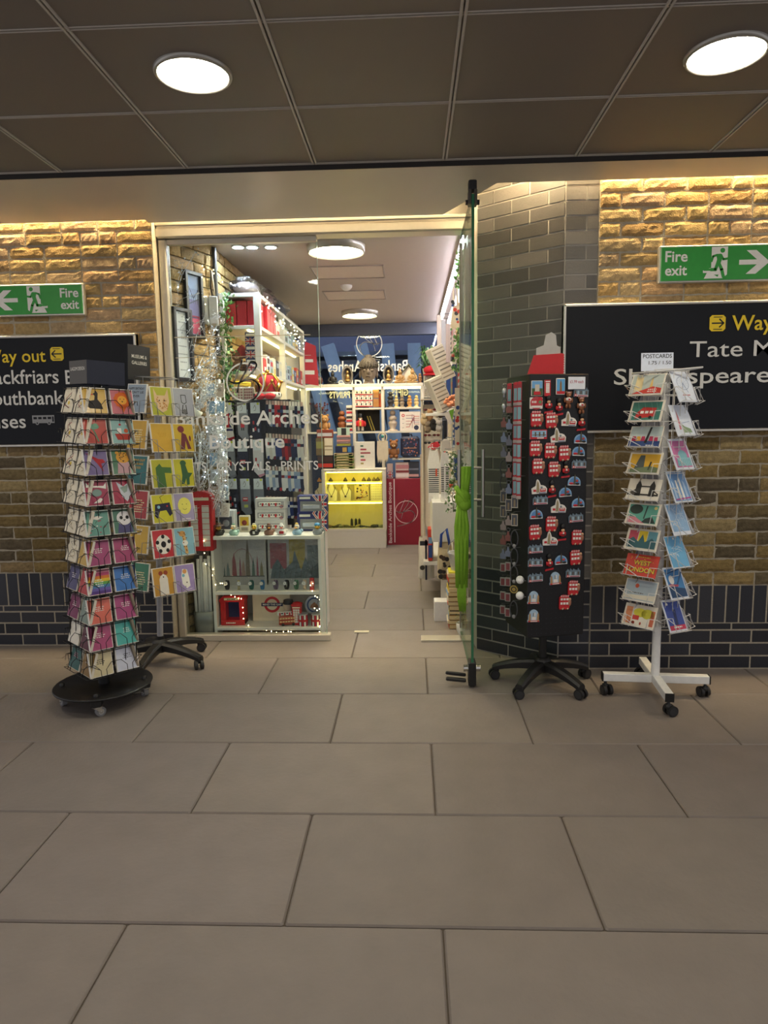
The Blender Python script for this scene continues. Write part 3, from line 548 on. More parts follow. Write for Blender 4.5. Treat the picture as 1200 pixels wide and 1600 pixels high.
    elif d == 'neon': m.text('WEST', .02*w, h*.52, h*.2, C('#e8c93a'), y2, .02); m.text('LONDON', 0, h*.20, h*.2, C('#e8c93a'), y2, .02); m.text('WEST', .03*w, h*.505, h*.2, C('#2e5c3c'), y1, .03); m.text('LONDON', .012*w, h*.185, h*.2, C('#2e5c3c'), y1, .03); illeg(m, 0, h*.86, 1, w*.5, YEL, y1); [D(random.uniform(-.45, .45), random.uniform(-.1, .45), .012, YEL, y1) for _ in range(10)]
    elif d == 'balloon': m.rect(-.47*w, h*.06, .47*w, h*.96, C('#a5b4bc'), y1); D(-.12, .2, .06, C('#c8542e'), y2, .1); P([(-.47, -.4), (.47, -.4), (.47, -.14), (.1, -.2), (-.47, -.24)], C('#d9d2bc'), y2); illeg(m, -.1*w, h*.36, 1, w*.6, C('#5b5347'), y3)
    elif d == 'park': D(-.0, .14, .2, C('#d9cf3a'), y1, .2); D(.24, .12, .2, C('#cdc636'), y1, .22); m.rect(-.44*w, h*.1, -.24*w, h*.85, C('#d98a5a'), y1); m.rect(.34*w, h*.1, .46*w, h*.8, C('#c96a4a'), y1); P([(-.2, -.2), (0, -.2), (0, .0), (-.2, .0)], C('#c3372c'), y2); [D(random.uniform(-.3, .3), -.34, .03, C('#a8402c'), y2, .07) for _ in range(6)]
    elif d == 'word':
        pass
def make_card(w, h, bg, d, edge=PAPER, stack=.012, words=None, foil=True):
    m = MB(); m.box((0, stack/2, h/2), (w, stack, h), edge, .001)
    y = -.0004
    if bg: m.rect(-w*.47, h*.025, w*.47, h*.975, bg, y)
    if words:
        for i, (s, mt) in enumerate(words): m.text(s, 0, h*(.80-.13*i), h*.075, mt, y-.0006, .015, wid=min(w*.8, .0085*len(s)*w/.12*1.15))
    if d: design(m, d, w, h, y-.0002)
    return m
def put_card(m, base, phi, tilt, x, z, out, label, name='greeting_card', cat='card', group=None):
    """base: spinner axis; phi: facing direction turned from -Y; out: distance of the pocket from the axis"""
    M = (base if isinstance(base, Matrix) else T(*base)) @ RZ(phi) @ T(x, -out, z) @ RXm(-tilt)
    return tag(m.build(name, M=M), label, cat, group)
def pocket(m, phi, x, z, out, w, h, tilt, mat, r=.0017, arch=True):
    """wire pocket that holds a card"""
    m.T = RZ(phi) @ T(x, -out, z) @ RXm(-tilt); a = w*.5; f = -.022
    m.tube([(-a, .02, -.004), (-a, f, -.004), (a, f, -.004), (a, .02, -.004)], r, mat, 4)
    if arch:
        for s in (-1, 1): m.tube([(s*.12*w, f, -.004), (s*.12*w, f, h*.26), (s*.36*w, f, h*.50), (s*.60*w, f+.006, h*.50), (s*.74*w, .02, h*.42)], r, mat, 4)
    else:
        for s in (-1, 1): m.tube([(s*.34*w, f, -.004), (s*.34*w, f, h*.40), (s*.62*w, f, h*.42), (s*.62*w, .05, h*.42)], r, mat, 4)
        m.tube([(-.62*w, .05, h*.42), (-.62*w, f, h*.42), (.0, f, -.002)], r, mat, 4)
    for s in (-.3, .3): m.tube([(s*w, .014, -.004), (s*w, .014, h*.8)], r, mat, 4)
    m.T = Matrix()
# ---- black card spinner at the far left
B1 = (-1.605, 3.335, 0); PH1 = math.radians(50)
t = thing('card_spinner', 'tall black wire card spinner on a round black wheeled base at far left', 'card rack', B1)
m = MB(); m.lathe([(.0001, .088), (.238, .088), (.242, .092), (.242, .097), (.238, .10), (.0001, .10)], C('#121214', .35), 48); m.build('base_plate', t)
for k in range(4):
    a = math.radians(-75+90*k); m = MB(); m.T = RZ(a); m.box((.195, 0, .072), (.07, .05, .034), BLACK, .003); m.lathe([(.012, .10), (.012, .112), (.004, .116)], BLACK, 10, (.2, 0, 0)); m.build('bracket', t)
    caster(t, .205*math.cos(a), .205*math.sin(a), .058, a+PI/2+.6, 'chrome', .024)
m = MB(); m.cyl((0, 0, .1), (0, 0, 1.66), .018, BLACK, 14); m.cyl((0, 0, .1), (0, 0, .15), .03, BLACK, 14); LEAN = RYm(.045); BM1 = T(*B1) @ LEAN; m.build('pole', t, M=LEAN)
m = MB(); zt = [at(160, y, 3.30).z for y in (647, 693, 741, 787, 833, 878, 922, 966, 1006, 1046)]
HC, WC = .126, .118
for f in range(4):
    for r_ in range(10):
        for x in (-.068, .068): pocket(m, PH1+f*PI/2, x, zt[r_]+.004, .128, WC, HC, math.radians(14), KWIRE)
    for x in (-.12, -.06, 0, .06, .12):
        m.T = RZ(PH1+f*PI/2); m.tube([(x, -.115, .19), (x, -.100, 1.60)], .002, KWIRE, 4)
m.T = Matrix()
for z in [.2]+[q+.12 for q in zt]:
    m.tube([(.16*math.cos(PH1+PI/4+k*PI/2), .16*math.sin(PH1+PI/4+k*PI/2), z) for k in range(4)], .002, KWIRE, 4, True)
    for k in range(4): a = PH1+k*PI/2; m.tube([(0, 0, z), (.115*math.cos(a), .115*math.sin(a), z)], .002, KWIRE, 4)
m.build('wire_frame', t, M=LEAN)
m = MB(); q = MB()
for k in range(4):
    m.T = RZ(PH1+k*PI/2); m.box((0, -.092, 1.672), (.186, .004, .11), C('#161c30', .4) if k != 3 else C('#4a4744', .5))
m.T = RZ(PH1-PI/2); m.text('LAGOM DESIGN', 0, 1.68, .016, PAPER, -.0955, 0, wid=.15); m.build('header_card', t, M=LEAN)
R1 = [  # front-left, front-right of each tier, then the two of the left face
 (('#c9a344', 'seal', 'mustard greeting card with a black seal'), ('#c46a76', 'lion', 'pink greeting card with an orange lion head'), 'sketch', 'sketch'),
 (('#b23a30', 'flower', 'red greeting card with a green flower'), ('#8fb9b6', 'boat', 'pale blue greeting card with a red boat'), 'sketch', 'sketch'),
 (('#77699a', 'bird', 'purple greeting card with a red swooping bird'), ('#33704d', 'leopard', 'dark green greeting card with a leopard cub'), 'sketch', 'squig'),
 (('#a33a58', 'badger', 'crimson greeting card with a white striped animal'), ('#a8304c', 'fox', 'crimson greeting card with a pale fox shape'), 'squig', 'squig'),
 (('#6ba394', 'birds', 'sea green greeting card scattered with birds and leaves'), ('#4d7a66', 'panda', 'green greeting card with a panda face'), 'squig', 'squig'),
 (('#a94a78', 't', 'plain magenta greeting card below the birds card'), ('#a8446f', 't', 'plain magenta greeting card below the panda card'), 'squig', '#c9a54c'),
 (('#c88', 'rainbow', 'rainbow striped greeting card'), ('#3d79c4', 't', 'bright blue greeting card with white message'), '#4a4470', '#b83330'),
 (('#e2715c', 't', 'coral greeting card with faint white message'), ('#b0487f', 't', 'shiny pink greeting card below the bright blue card'), '#7a1f50', '#7f8f82'),
 (('#b54d7a', 't', 'shiny pink greeting card below the coral card'), ('#4fb7ae', 't', 'turquoise greeting card with white script'), '#ece6d6', '#551525'),
 (('#d8cba0', 'td', 'pale gold foil greeting card in the bottom tier'), ('#d6daea', 'td', 'silvery white greeting card in the bottom tier'), '#2f5f5a', '#8a6a36')]
LN = {'sketch': 'cream greeting card with a coloured sketch', 'squig': 'cream wrapped greeting card', '#c9a54c': 'gold patterned greeting card', '#4a4470': 'dark violet greeting card', '#b83330': 'plain red greeting card', '#7a1f50': 'plum greeting card', '#7f8f82': 'sage grey greeting card', '#ece6d6': 'off-white greeting card with small text', '#551525': 'maroon greeting card', '#2f5f5a': 'dark teal greeting card with pink script', '#8a6a36': 'bronze greeting card with white text'}
for i, (a, b, l1, l2) in enumerate(R1):
    z = zt[i]+.004; tl = math.radians(14)
    for x, cd in ((-.068, a), (.068, b)):
        bg = '#d98aa0' if cd[1] == 'rainbow' else cd[0]
        put_card(make_card(WC, HC, C(bg, .35, coat=.3), cd[1]), BM1, PH1, tl, x, z, .128, cd[2]+', front of the black spinner', group='cards on the black spinner')
    for x, d, sd in ((-.068, l1, 'outer'), (.068, l2, 'inner')):
        hexd = d.startswith('#'); m = make_card(WC, HC, C(d, .4) if hexd else C('#e9dfc6', .5), ('tp' if d == '#2f5f5a' else 't') if hexd else d, CREAM)
        put_card(m, BM1, PH1-PI/2, tl, x, z, .128, LN[d]+f', {sd} column, left side, {ORD[i]} tier of black spinner', group='cards on the black spinner')
    for x, sd in ((-.068, 'near'), (.068, 'far')): put_card(make_card(WC, HC, C('#b9aa94', .6), None, C('#8f8474', .7)), BM1, PH1+PI/2, tl, x, z, .128, f'greeting card seen edge-on, {sd} column, {ORD[i]} tier, right side of black spinner', group='cards on the black spinner')
# ---- grey-poled card spinner behind it
B2 = (-1.52, 3.90, 0); PH2 = math.radians(50); BM2 = T(*B2) @ LEAN
t = thing('card_spinner', 'grey-poled card spinner on a black five-star base beside the shop window', 'card rack', B2)
star_base(t, .30, math.radians(-20))
m = MB(); m.cyl((0, 0, .14), (0, 0, 1.62), .018, C('#a9abb2', .35, .5), 16); m.cyl((0, 0, .13), (0, 0, .17), .024, BLACK, 14); m.build('pole', t, M=LEAN)
ztl = [at(232, y, 3.72).z for y in (645, 702, 758, 813, 868, 927)]
m = MB(); GW = C('#8d8d90', .4, .4); H2, W2 = .162, .130
for i in range(6):
    for x in (-.068, .068): pocket(m, PH2, x, ztl[i]-.012, .185, W2, H2, math.radians(12), GW, arch=False)
    pocket(m, math.radians(-18), -.03, ztl[i]-.0, .15, W2, H2, math.radians(8), GW, arch=False)
for k in range(8):
    a = PH2+PI/8+k*PI/4; m.tube([(.12*math.cos(a), .12*math.sin(a), ztl[-1]), (.12*math.cos(a), .12*math.sin(a), ztl[0]+.2)], .002, GW, 4)
for z in ztl+[ztl[0]+.2]:
    m.tube([(.12*math.cos(a), .12*math.sin(a), z) for a in (2*PI*k/16 for k in range(16))], .0025, GW, 4, True)
    for k in range(4): a = PH2+k*PI/2; m.tube([(0, 0, z), (.12*math.cos(a), .12*math.sin(a), z)], .002, GW, 4)
m.build('wire_frame', t, M=LEAN)
m = MB(); m.T = T(-.09, -.03, 0) @ RZ(math.radians(74)); m.box((0, 0, ztl[0]+.28), (.19, .004, .19), BLACK); m.cyl((0, .004, ztl[0]+.1), (0, .004, ztl[0]+.24), .004, GW, 6)
m.text('MUSEUMS &', 0, ztl[0]+.305, .018, PAPER, -.0025, .01, wid=.13); m.text('GALLERIES', 0, ztl[0]+.27, .018, PAPER, -.0025, .01, wid=.13); m.build('header_card', t, M=LEAN)
R2 = [(('#93a3b5', None, 'blue-grey birthday card with dark text', [('HAPPY BIRTHDAY', DARK), ("DON'T LIE", DARK), ('EVER', DARK)]), ('#b6b82c', 'cat', 'lime green card with a spotted cat face'), ('#a9adc0', 'manc', 'grey card with a line drawn figure')),
 (('#cda12a', 'tb', 'mustard card with pale lettering', None), ('#d3a62e', 'tg', 'golden yellow card with a plain front, beside the balloon dog'), ('#cfae2a', 'dog', 'yellow card with a maroon balloon dog')),
 (('#1f6a6c', None, 'teal card with gold lettering', [('TURNS OUT', GOLD), ('WE MAKE', GOLD), ('GOOD', GOLD)]), ('#b8b42e', 'croc', 'lime yellow card with a green crocodile'), ('#c2bc30', 'dino', 'lime yellow card with a dark green dinosaur')),
 (('#a82a2a', 'tb', 'red card covered in pale lettering', None), ('#d6cf32', 'pad', 'bright yellow card with a dark game controller'), ('#a9a0c4', 'face', 'lilac card with a yellow smiling face')),
 (('#d0a82a', None, 'yellow card with white lettering', [('NICE', PAPER), ('TRY', PAPER)]), ('#c9333c', 'ball', 'red card with a football'), ('#8cbfd2', 'giraffe', 'sky blue card with a giraffe')),
 (('#2f7a58', 'tb', 'green birthday card with gold heading', None), ('#cf9a36', 'guinea', 'orange card with a white and brown dog'), ('#a794c9', 'horse', 'purple card with a white horse head'))]
for i, row in enumerate(R2):
    c = row[0]; put_card(make_card(W2, H2, C(c[0], .35, coat=.3), c[1], words=c[3]), BM2, math.radians(-18), math.radians(8), -.03, ztl[i]+.0, .15, c[2]+', left pocket of the grey-poled spinner', group='cards on the grey-poled spinner')
    for x, c in ((-.068, row[1]), (.068, row[2])):
        put_card(make_card(W2, H2, C(c[0], .35, coat=.3), c[1]), BM2, PH2, math.radians(12), x, ztl[i]-.012, .185, c[2]+', on the grey-poled spinner', group='cards on the grey-poled spinner')
# ---- white postcard rack on the right
B3 = (1.236, 3.41, 0)
t = thing('postcard_rack', 'white wire postcard rack on a white cross base in front of the right sign', 'card rack', B3)
WM = C('#e6e6e4', .35)
m = MB(); m.cyl((0, 0, .105), (0, 0, 1.62), .021, WM, 18); m.build('pole', t)
for k in range(4):
    a = math.radians(-5)+k*PI/2; m = MB(); m.T = RZ(a); m.box((.14, 0, .095), (.24, .04, .04), WM, .002); m.box((.262, 0, .095), (.006, .041, .041), BLACK); m.build('leg', t); caster(t, .245*math.cos(a), .245*math.sin(a), .075, a+1.9)
zl = [at(1005, y, 3.26).z for y in (617, 659, 700, 742, 784, 823, 864, 905, 945, 985)]
zr = [at(1066, y, 3.28).z for y in (628, 681, 734, 785, 836, 887, 936, 987)]
WL_, HL_ = .165, .112; WP, HP = .112, .162
m = MB(); FA = [(-45, 'l'), (25, 'p'), (-112, 'l'), (88, 'p')]; TLT = math.radians(26)
for deg, kd in FA:
    for z in (zl if kd == 'l' else zr):
        pocket(m, math.radians(deg), 0. if deg == 25 else (-.03 if deg == -45 else 0), z, .155 if deg == -45 else .145, WL_ if kd == 'l' else WP, HL_ if kd == 'l' else HP, TLT, WWIRE, .0020, arch=False)
for k in range(16):
    a = 2*PI*k/16; m.tube([(.10*math.cos(a), .10*math.sin(a), zl[-1]+.0), (.10*math.cos(a), .10*math.sin(a), zl[0]+.12)], .002, WWIRE, 4)
for z in zl+[zl[0]+.12]:
    m.tube([(.10*math.cos(a), .10*math.sin(a), z) for a in (2*PI*k/16 for k in range(16))], .002, WWIRE, 4, True)
    for k in range(4): a = k*PI/2; m.tube([(0, 0, z), (.10*math.cos(a), .10*math.sin(a), z)], .002, WWIRE, 4)
zz = zl[0]+.115; m.tube([(-.13, -.1, zz-.01), (.13, -.1, zz+.01), (.13, .1, zz+.01), (-.13, .1, zz)], .005, WWIRE, 5, True)
m.build('wire_frame', t)
m = MB(); m.T = T(-.065, -.06, zz+.0) @ RXm(-.05); m.box((0, 0, .042), (.15, .003, .085), C('#dfe6f4', .5)); BI = C('#1c1f2a', .6)
m.text('POSTCARDS', 0, .060, .018, BI, -.002, .01, wid=.135); m.text('1.75 / 1.50', .012, .030, .016, BI, -.002, .005, wid=.105); tag(m.build('price_card', M=T(*B3) @ m.T if False else T(*B3)), 'white handwritten postcards price card standing on top of the white rack', 'sign')
P1 = [('abbey', 'postcard of an abbey and a red bus', CREAM), ('bus', 'green postcard with a red double-decker', CREAM), ('bridger', 'postcard with a navy base and black tower', CREAM), ('tate', 'yellow postcard of a dark leaning building', CREAM), ('tbridge', 'cream postcard with a black tower bridge drawing', CREAM), ('river', 'green and pink riverside postcard', CREAM), ('panels', 'postcard of pink, yellow and blue panels', CREAM), ('neon', 'red postcard with yellow block lettering', C('#cf4030', .5)), ('balloon', 'grey postcard with a small orange balloon', CREAM), ('park', 'postcard of yellow trees and a red bus', CREAM)]
P2 = [('eye', 'white postcard with a big wheel'), ('shardp', 'white postcard with a pink tower'), ('dome', 'pink postcard of a pale blue dome'), ('cityb', 'blue postcard of city towers'), ('mapb', 'pale blue street map postcard'), ('mapt', 'bright blue skyline map postcard'), ('pauls', 'blue postcard of a cathedral and footbridge'), ('tower', 'indigo postcard of a tower with a red band')]
for i, (d, lab, ed) in enumerate(P1):
    put_card(make_card(WL_, HL_, None, d, ed, .005), B3, math.radians(-45), TLT, -.03, zl[i], .155, lab+', front column of the white rack', 'postcard', 'postcard', 'postcards on the white rack')
    if i % 2 == 0 or i > 5: put_card(make_card(WL_, HL_, None, d, C('#8a8378', .6) if i in (4, 8) else C('#b9bcc8', .6), .005), B3, math.radians(-112), TLT, 0, zl[i], .145, f'postcard seen edge-on, left side of the white rack, {ORD[i]} pocket from the top', 'postcard', 'postcard', 'postcards on the white rack')
for i, (d, lab) in enumerate(P2):
    put_card(make_card(WP, HP, C('#dfe6f2', .5), d, C('#e4e8f0', .5), .005), B3, math.radians(25), TLT, .0, zr[i], .145, lab+', right column of the white rack', 'postcard', 'postcard', 'postcards on the white rack')
    put_card(make_card(WP, HP, None, None, C('#c2c4cc', .6), .005), B3, math.radians(88), TLT, 0, zr[i], .145, f'postcard seen edge-on, right side of the white rack, {ORD[i]} pocket from the top', 'postcard', 'postcard', 'postcards on the white rack')
    if i < 6: put_card(make_card(WP, HP, C('#b7bac4', .6), None, C('#aeb0b8', .6), .005), B3, math.radians(200), TLT, 0, zr[i], .13, f'back of a grey postcard seen through the white rack, {ORD[i]} from the top', 'postcard', 'postcard', 'postcards on the white rack')
# ---- magnet stand
B4 = (.695, 3.575, 0); PH4 = math.radians(13)
t = thing('magnet_stand', 'black pegboard magnet column on a black five-star base by the dark brick corner', 'display stand', B4)
star_base(t, .27, math.radians(-90+36))
m = MB(); m.cyl((0, 0, .14), (0, 0, .34), .021, BLACK, 16); m.build('pole', t)
MZ0, MZ1, MWD = .31, 1.635, .308; PB = C('#0c0d12', .5)
m = MB(); m.T = RZ(PH4); m.box((0, 0, (MZ0+MZ1)/2), (MWD, MWD, MZ1-MZ0), PB, .004); HO = C('#2a2b31', .6)
for i in range(11):
    for j in range(4): m.disc(-.13+.026*i, MZ0+.02+.026*j, .0028, HO, -MWD/2-.0006, n=8)
for i in range(11):
    for j in range(4, 50, 1): m.disc(-.13+.026*i, MZ0+.02+.026*j, .0022, HO, -MWD/2-.0006, n=6)
m.build('peg_panels', t)
m = MB(); m.T = RZ(PH4); 
for s in (-1, 1): m.box((s*.05, .02, MZ1+.03), (.004, .03, .06), PB)
m.build('card_clip', t)
o = MB(); o.T = Matrix(); sc = []
for i in range(9): sc += [(.085, .012*i), (.091, .012*i+.006)]
o.prism([(-.11, 0), (.085, 0)]+sc+[(.08, .11), (-.075, .10)], -.002, .002, C('#c8242a', .45)); o.prism([(-.06, .09), (-.06, .135), (-.02, .15), (-.01, .20), (.02, .215), (.045, .20), (.05, .15), (.07, .14), (.07, .09)], .004, .007, C('#b9b6b0', .6))
tag(o.build('display_card', M=T(*B4) @ RZ(PH4) @ T(-.005, -.02, MZ1+.002)), 'red scallop-edged display card with a grey backing on top of the magnet stand', 'display card')
FM = T(*B4) @ RZ(PH4) @ T(0, -MWD/2, 0); FMi = FM.inverted(); Nf = (FM.to_3x3() @ Vector((0, -1, 0)))
def onface(px, py):
    d = _ray(px, py); p0 = FM.translation; o = Vector((0, 0, CAMZ)); k = (p0-o).dot(Nf)/d.dot(Nf); return FMi @ (o+d*k)
R2D, WH2, BK2 = C('#c3242c', .4), C('#ebe6de', .45), C('#141416', .4)
def mag_mesh(kd):
    m = MB(); y = -.008
    def pl(pts, mt, y0=-.008, y1=0, side=None): m.prism(pts, y0, y1, mt, side)
    def arc(cx, cz, r, a0, a1, n=12, rz=None): rz = rz or r; return [(cx+r*math.cos(a0+(a1-a0)*i/n), cz+rz*math.sin(a0+(a1-a0)*i/n)) for i in range(n+1)]
    if kd == 'bus':
        pl([(-.030, -.034), (.028, -.036), (.034, -.012), (.030, .022), (.012, .040), (-.012, .042), (-.030, .028)], R2D)
        for i in range(3): m.rect(-.025+.017*i, .012, -.012+.017*i, .024, WH2, y-.001); m.rect(-.025+.017*i, -.012, -.012+.017*i, .001, WH2, y-.001)
        for i in range(4): m.disc(-.02+.013*i, .036, .006, C('#d99a9a'), y-.0012, n=10)
        for i in range(4): m.ball((-.022+.014*i, -.004, -.036), .007, C('#caa58a', .5) if i % 2 else R2D, 8, 6)
        m.ball((.030, -.006, -.002), (.011, .007, .02), C('#a8705a', .6), 8, 6); m.ball((.030, -.008, .018), .008, C('#c9a080', .6), 8, 6)
    elif kd == 'landmark':
        pl([(-.042, -.030), (.040, -.030), (.044, -.006), (.034, .008), (.022, .014), (.008, .016), (-.002, .042), (-.008, .048), (-.014, .042), (-.020, .012), (-.044, .0)], WH2)
        m.prism([(-.018, -.022), (-.002, -.022), (-.004, .026), (-.009, .040), (-.014, .026)], y-.003, y, C('#9a8c6a', .5)); m.rect(.002, -.020, .036, -.004, R2D, y-.001); m.rect(.006, -.012, .032, -.007, WH2, y-.0015)
        m.rect(-.036, -.018, -.020, -.006, R2D, y-.001); m.rect(-.004, -.028, .036, -.024, C('#4a5a88'), y-.001); m.disc(.012, .003, .006, C('#7a8a92'), y-.001)
    elif kd == 'arch':
        pl([(-.036, -.026), (.036, -.026)]+arc(0, -.012, .036, 0, PI, 14), C('#8fb4d8', .4)); m.prism(arc(0, -.012, .030, 0, PI, 12), y-.0015, y, C('#5c8cc0', .4))
        m.prism([(-.006, -.02), (.006, -.02), (.003, .026), (0, .038), (-.003, .026)], y-.004, y, C('#55503f', .5)); m.ball((-.018, y-.002, -.014), (.014, .004, .006), R2D, 8, 6); m.ball((.018, y-.002, -.016), (.012, .004, .006), BK2, 8, 6); m.ball((.014, y-.002, .0), (.008, .003, .007), C('#c0463a', .5), 8, 6); m.rect(-.034, -.025, .034, -.020, WH2, y-.0018)
    elif kd == 'skyline':
        pl([(-.042, -.026), (.042, -.022), (.042, .012), (.034, .016), (.030, .026), (.026, .014), (.010, .016), (.004, .022), (-.004, .012), (-.016, .024), (-.022, .010), (-.030, .020), (-.042, .006)], C('#6f8291', .5))
        for i in range(5): m.rect(-.038+.016*i, -.012, -.030+.016*i, .006, C('#a8c0cc') if i % 2 else C('#5a4b3c'), y-.001)
        m.rect(-.040, -.024, .040, -.014, C('#d8cfd0'), y-.0012); m.disc(-.032, -.018, .008, R2D, y-.0016, n=10); m.disc(-.032, -.018, .004, WH2, y-.002, n=8); m.rect(-.02, -.022, .036, -.017, C('#a03c58'), y-.0018)
    elif kd == 'guard':
        m.ball((0, -.008, .030), (.013, .010, .017), BK2, 10, 8); m.ball((0, -.010, .011), (.010, .009, .009), C('#e0b088', .5), 10, 8); m.ball((0, -.009, -.010), (.015, .010, .016), R2D, 10, 8)
        m.ball((-.015, -.008, -.008), (.005, .006, .012), R2D, 8, 6); m.ball((.015, -.008, -.008), (.005, .006, .012), R2D, 8, 6); m.box((0, -.017, -.012), (.022, .003, .004), BK2); m.box((0, -.009, -.026), (.020, .014, .008), BK2, .002); m.rect(-.004, -.008, .004, .002, WH2, -.0195)
        m.prism([(-.024, -.050), (.024, -.044), (.026, -.034), (-.022, -.040)], -.005, 0, R2D)
    elif kd == 'bear':
        BR = C('#8a5638', .6); m.ball((0, -.010, .030), (.015, .012, .014), BR, 10, 8); m.ball((0, -.020, .026), (.006, .005, .005), C('#c08a62', .6), 8, 6); m.ball((0, -.009, -.004), (.016, .011, .022), BR, 10, 8); m.ball((0, -.010, .004), (.0165, .012, .012), WH2, 10, 8)
        for s in (-1, 1): m.ball((s*.013, -.008, .042), .006, BR, 8, 6); m.ball((s*.020, -.009, .000), (.006, .006, .014), BR, 8, 6); m.ball((s*.009, -.010, -.032), (.007, .008, .012), BR, 8, 6)
        m.ball((0, -.0105, .039), (.013, .010, .006), C('#d0a0a0', .5), 8, 6); m.rect(-.006, .0, .006, .008, R2D, -.0224)
    elif kd == 'dome':
        pl([(-.034, -.034), (.034, -.034), (.034, -.024), (.030, -.022), (.030, .006)]+arc(0, .008, .026, 0, PI, 12, .028)+[(-.030, .006), (-.030, -.022), (-.034, -.024)], C('#a9c4da', .4)); m.prism([(-.03, -.026), (-.018, -.026), (-.02, .01), (-.024, .018), (-.028, .01)], y-.003, y, C('#b08a5c', .5)); m.prism([(.018, -.026), (.03, -.026), (.028, .01), (.024, .018), (.02, .01)], y-.003, y, C('#b08a5c', .5))
        m.rect(-.012, -.022, .012, -.004, WH2, y-.001); m.rect(-.006, -.002, -.001, .018, C('#8d8d80'), y-.001); m.rect(.002, .0, .008, .02, WH2, y-.001); m.box((0, y, -.029), (.066, .006, .009), R2D, .002); m.rect(-.02, -.031, .02, -.027, WH2, y-.0035)
    return m
KL = {'bus': ('red double-decker bus magnet', 'bus magnets'), 'landmark': ('white clock tower landmark magnet', 'clock tower landmark magnets'), 'arch': ('blue half-round arch magnet', 'blue arch magnets'), 'skyline': ('grey skyline strip magnet', 'skyline strip magnets'), 'guard': ('royal guard magnet with red banner', 'royal guard magnets'), 'bear': ('brown bear magnet in a white shirt', 'bear magnets'), 'dome': ('pale blue dome magnet with red base', 'dome magnets')}
A_ = lambda L: [(760+x/6.154, 500+y/6.154) for x, y in L]; B__ = lambda L: [(760+x/4.211, 740+y/4.211) for x, y in L]
MG = {'bus': A_([(475, 950), (617, 965), (465, 1235), (607, 1255), (743, 1280), (490, 1405), (643, 1435)])+B__([(423, 330), (315, 385), (592, 418), (582, 550), (568, 750), (510, 845)]),
 'landmark': A_([(790, 965), (685, 1120)])+B__([(345, 95), (472, 220), (417, 435)]), 'arch': A_([(900, 1140), (880, 1260), (840, 1545)])+B__([(515, 120), (600, 190), (325, 265), (487, 565)]),
 'skyline': A_([(905, 693), (885, 1380)])+B__([(352, 172), (585, 288), (320, 492), (320, 580), (320, 680), (567, 650)]), 'guard': A_([(592, 808), (692, 832), (910, 978), (757, 1432)])+B__([(428, 98), (497, 384), (410, 580)]),
 'bear': A_([(780, 772), (905, 825)]), 'dome': B__([(450, 688), (308, 815), (308, 935)])}
for kd, L in MG.items():
    proto = None; n = len(L)
    for i, (px, py) in enumerate(sorted(L, key=lambda p: p[1])):
        p = onface(px, py); M = FM @ T(p.x, -.001, p.z) @ RYm(random.uniform(-.06, .06)) @ Matrix.Scale(.92, 4)
        if proto is None: proto = o = mag_mesh(kd).build(kd+'_magnet', M=M)
        else: o = copy_tree(proto, None, M)
        dsc, plu = KL[kd]; w_ = 'topmost' if i == 0 else ('lowest' if i == n-1 else NUM[i]+' from top')
        tag(o, f'{dsc}, {w_} of {n} on the black stand', 'magnet', plu+' on the black stand')
def pic_magnet(px, py, w, h, lab, fn, name='picture_magnet'):
    p = onface(px, py); m = MB(); m.box((0, -.004, 0), (w, .008, h), WH2, .002); fn(m, w, h, -.0085); tag(m.build(name, M=FM @ T(p.x, 0, p.z)), lab, 'magnet')
pic_magnet(760+482/6.154, 500+658/6.154, .058, .074, 'rectangular picture magnet with blue sky and red bus, top left of the magnet panel', lambda m, w, h, y: (m.rect(-w*.47, 0, w*.47, h*.47, C('#6fa8d8'), y), m.rect(-w*.47, -h*.47, w*.47, 0, C('#3f5a34'), y), m.rect(-w*.2, -h*.3, w*.2, h*.25, C('#c9c2b4'), y-.0004), m.rect(-w*.3, -h*.42, w*.3, -h*.2, R2D, y-.0008)))
pic_magnet(760+580/6.154, 500+655/6.154, .030, .078, 'tall red phone box magnet beside the blue sky picture magnet', lambda m, w, h, y: (m.box((0, y, 0), (w, .006, h), R2D, .003), m.rect(-w*.32, -h*.3, w*.32, h*.3, WH2, y-.0035), [m.rect(-w*.32, -h*.3+h*.1*i, w*.32, -h*.29+h*.1*i, R2D, y-.004) for i in range(1, 6)], m.rect(-w*.4, h*.36, w*.4, h*.43, WH2, y-.0035)), 'phone_box_magnet')
pic_magnet(760+708/6.154, 500+640/6.154, .046, .080, 'blue stamp-shaped magnet with a brown clock tower at the top of the panel', lambda m, w, h, y: (m.rect(-w*.45, -h*.45, w*.45, h*.45, C('#5ba4d8'), y), m.poly([(-w*.14, -h*.42), (w*.14, -h*.42), (w*.1, h*.2), (0, h*.4), (-w*.1, h*.2)], C('#8a6a3c'), y-.0005), m.rect(-w*.45, -h*.45, w*.45, -h*.28, R2D, y-.0008)))
pic_magnet(760+495/6.154, 500+1100/6.154, .086, .046, 'wide red-framed magnet with a blue bridge scene, left of the panel', lambda m, w, h, y: (m.box((0, y, 0), (w, .004, h), R2D, .002), m.rect(-w*.42, -h*.28, w*.46, h*.4, C('#8fb8d4'), y-.0025), [m.rect(w*x-.004, -h*.2, w*x+.004, h*.25, C('#6a5a44'), y-.003) for x in (-.2, .05, .3)], m.rect(-w*.4, -h*.1, w*.44, -h*.02, C('#6a5a44'), y-.003), m.rect(-w*.1, -h*.44, w*.3, -h*.32, WH2, y-.003)))
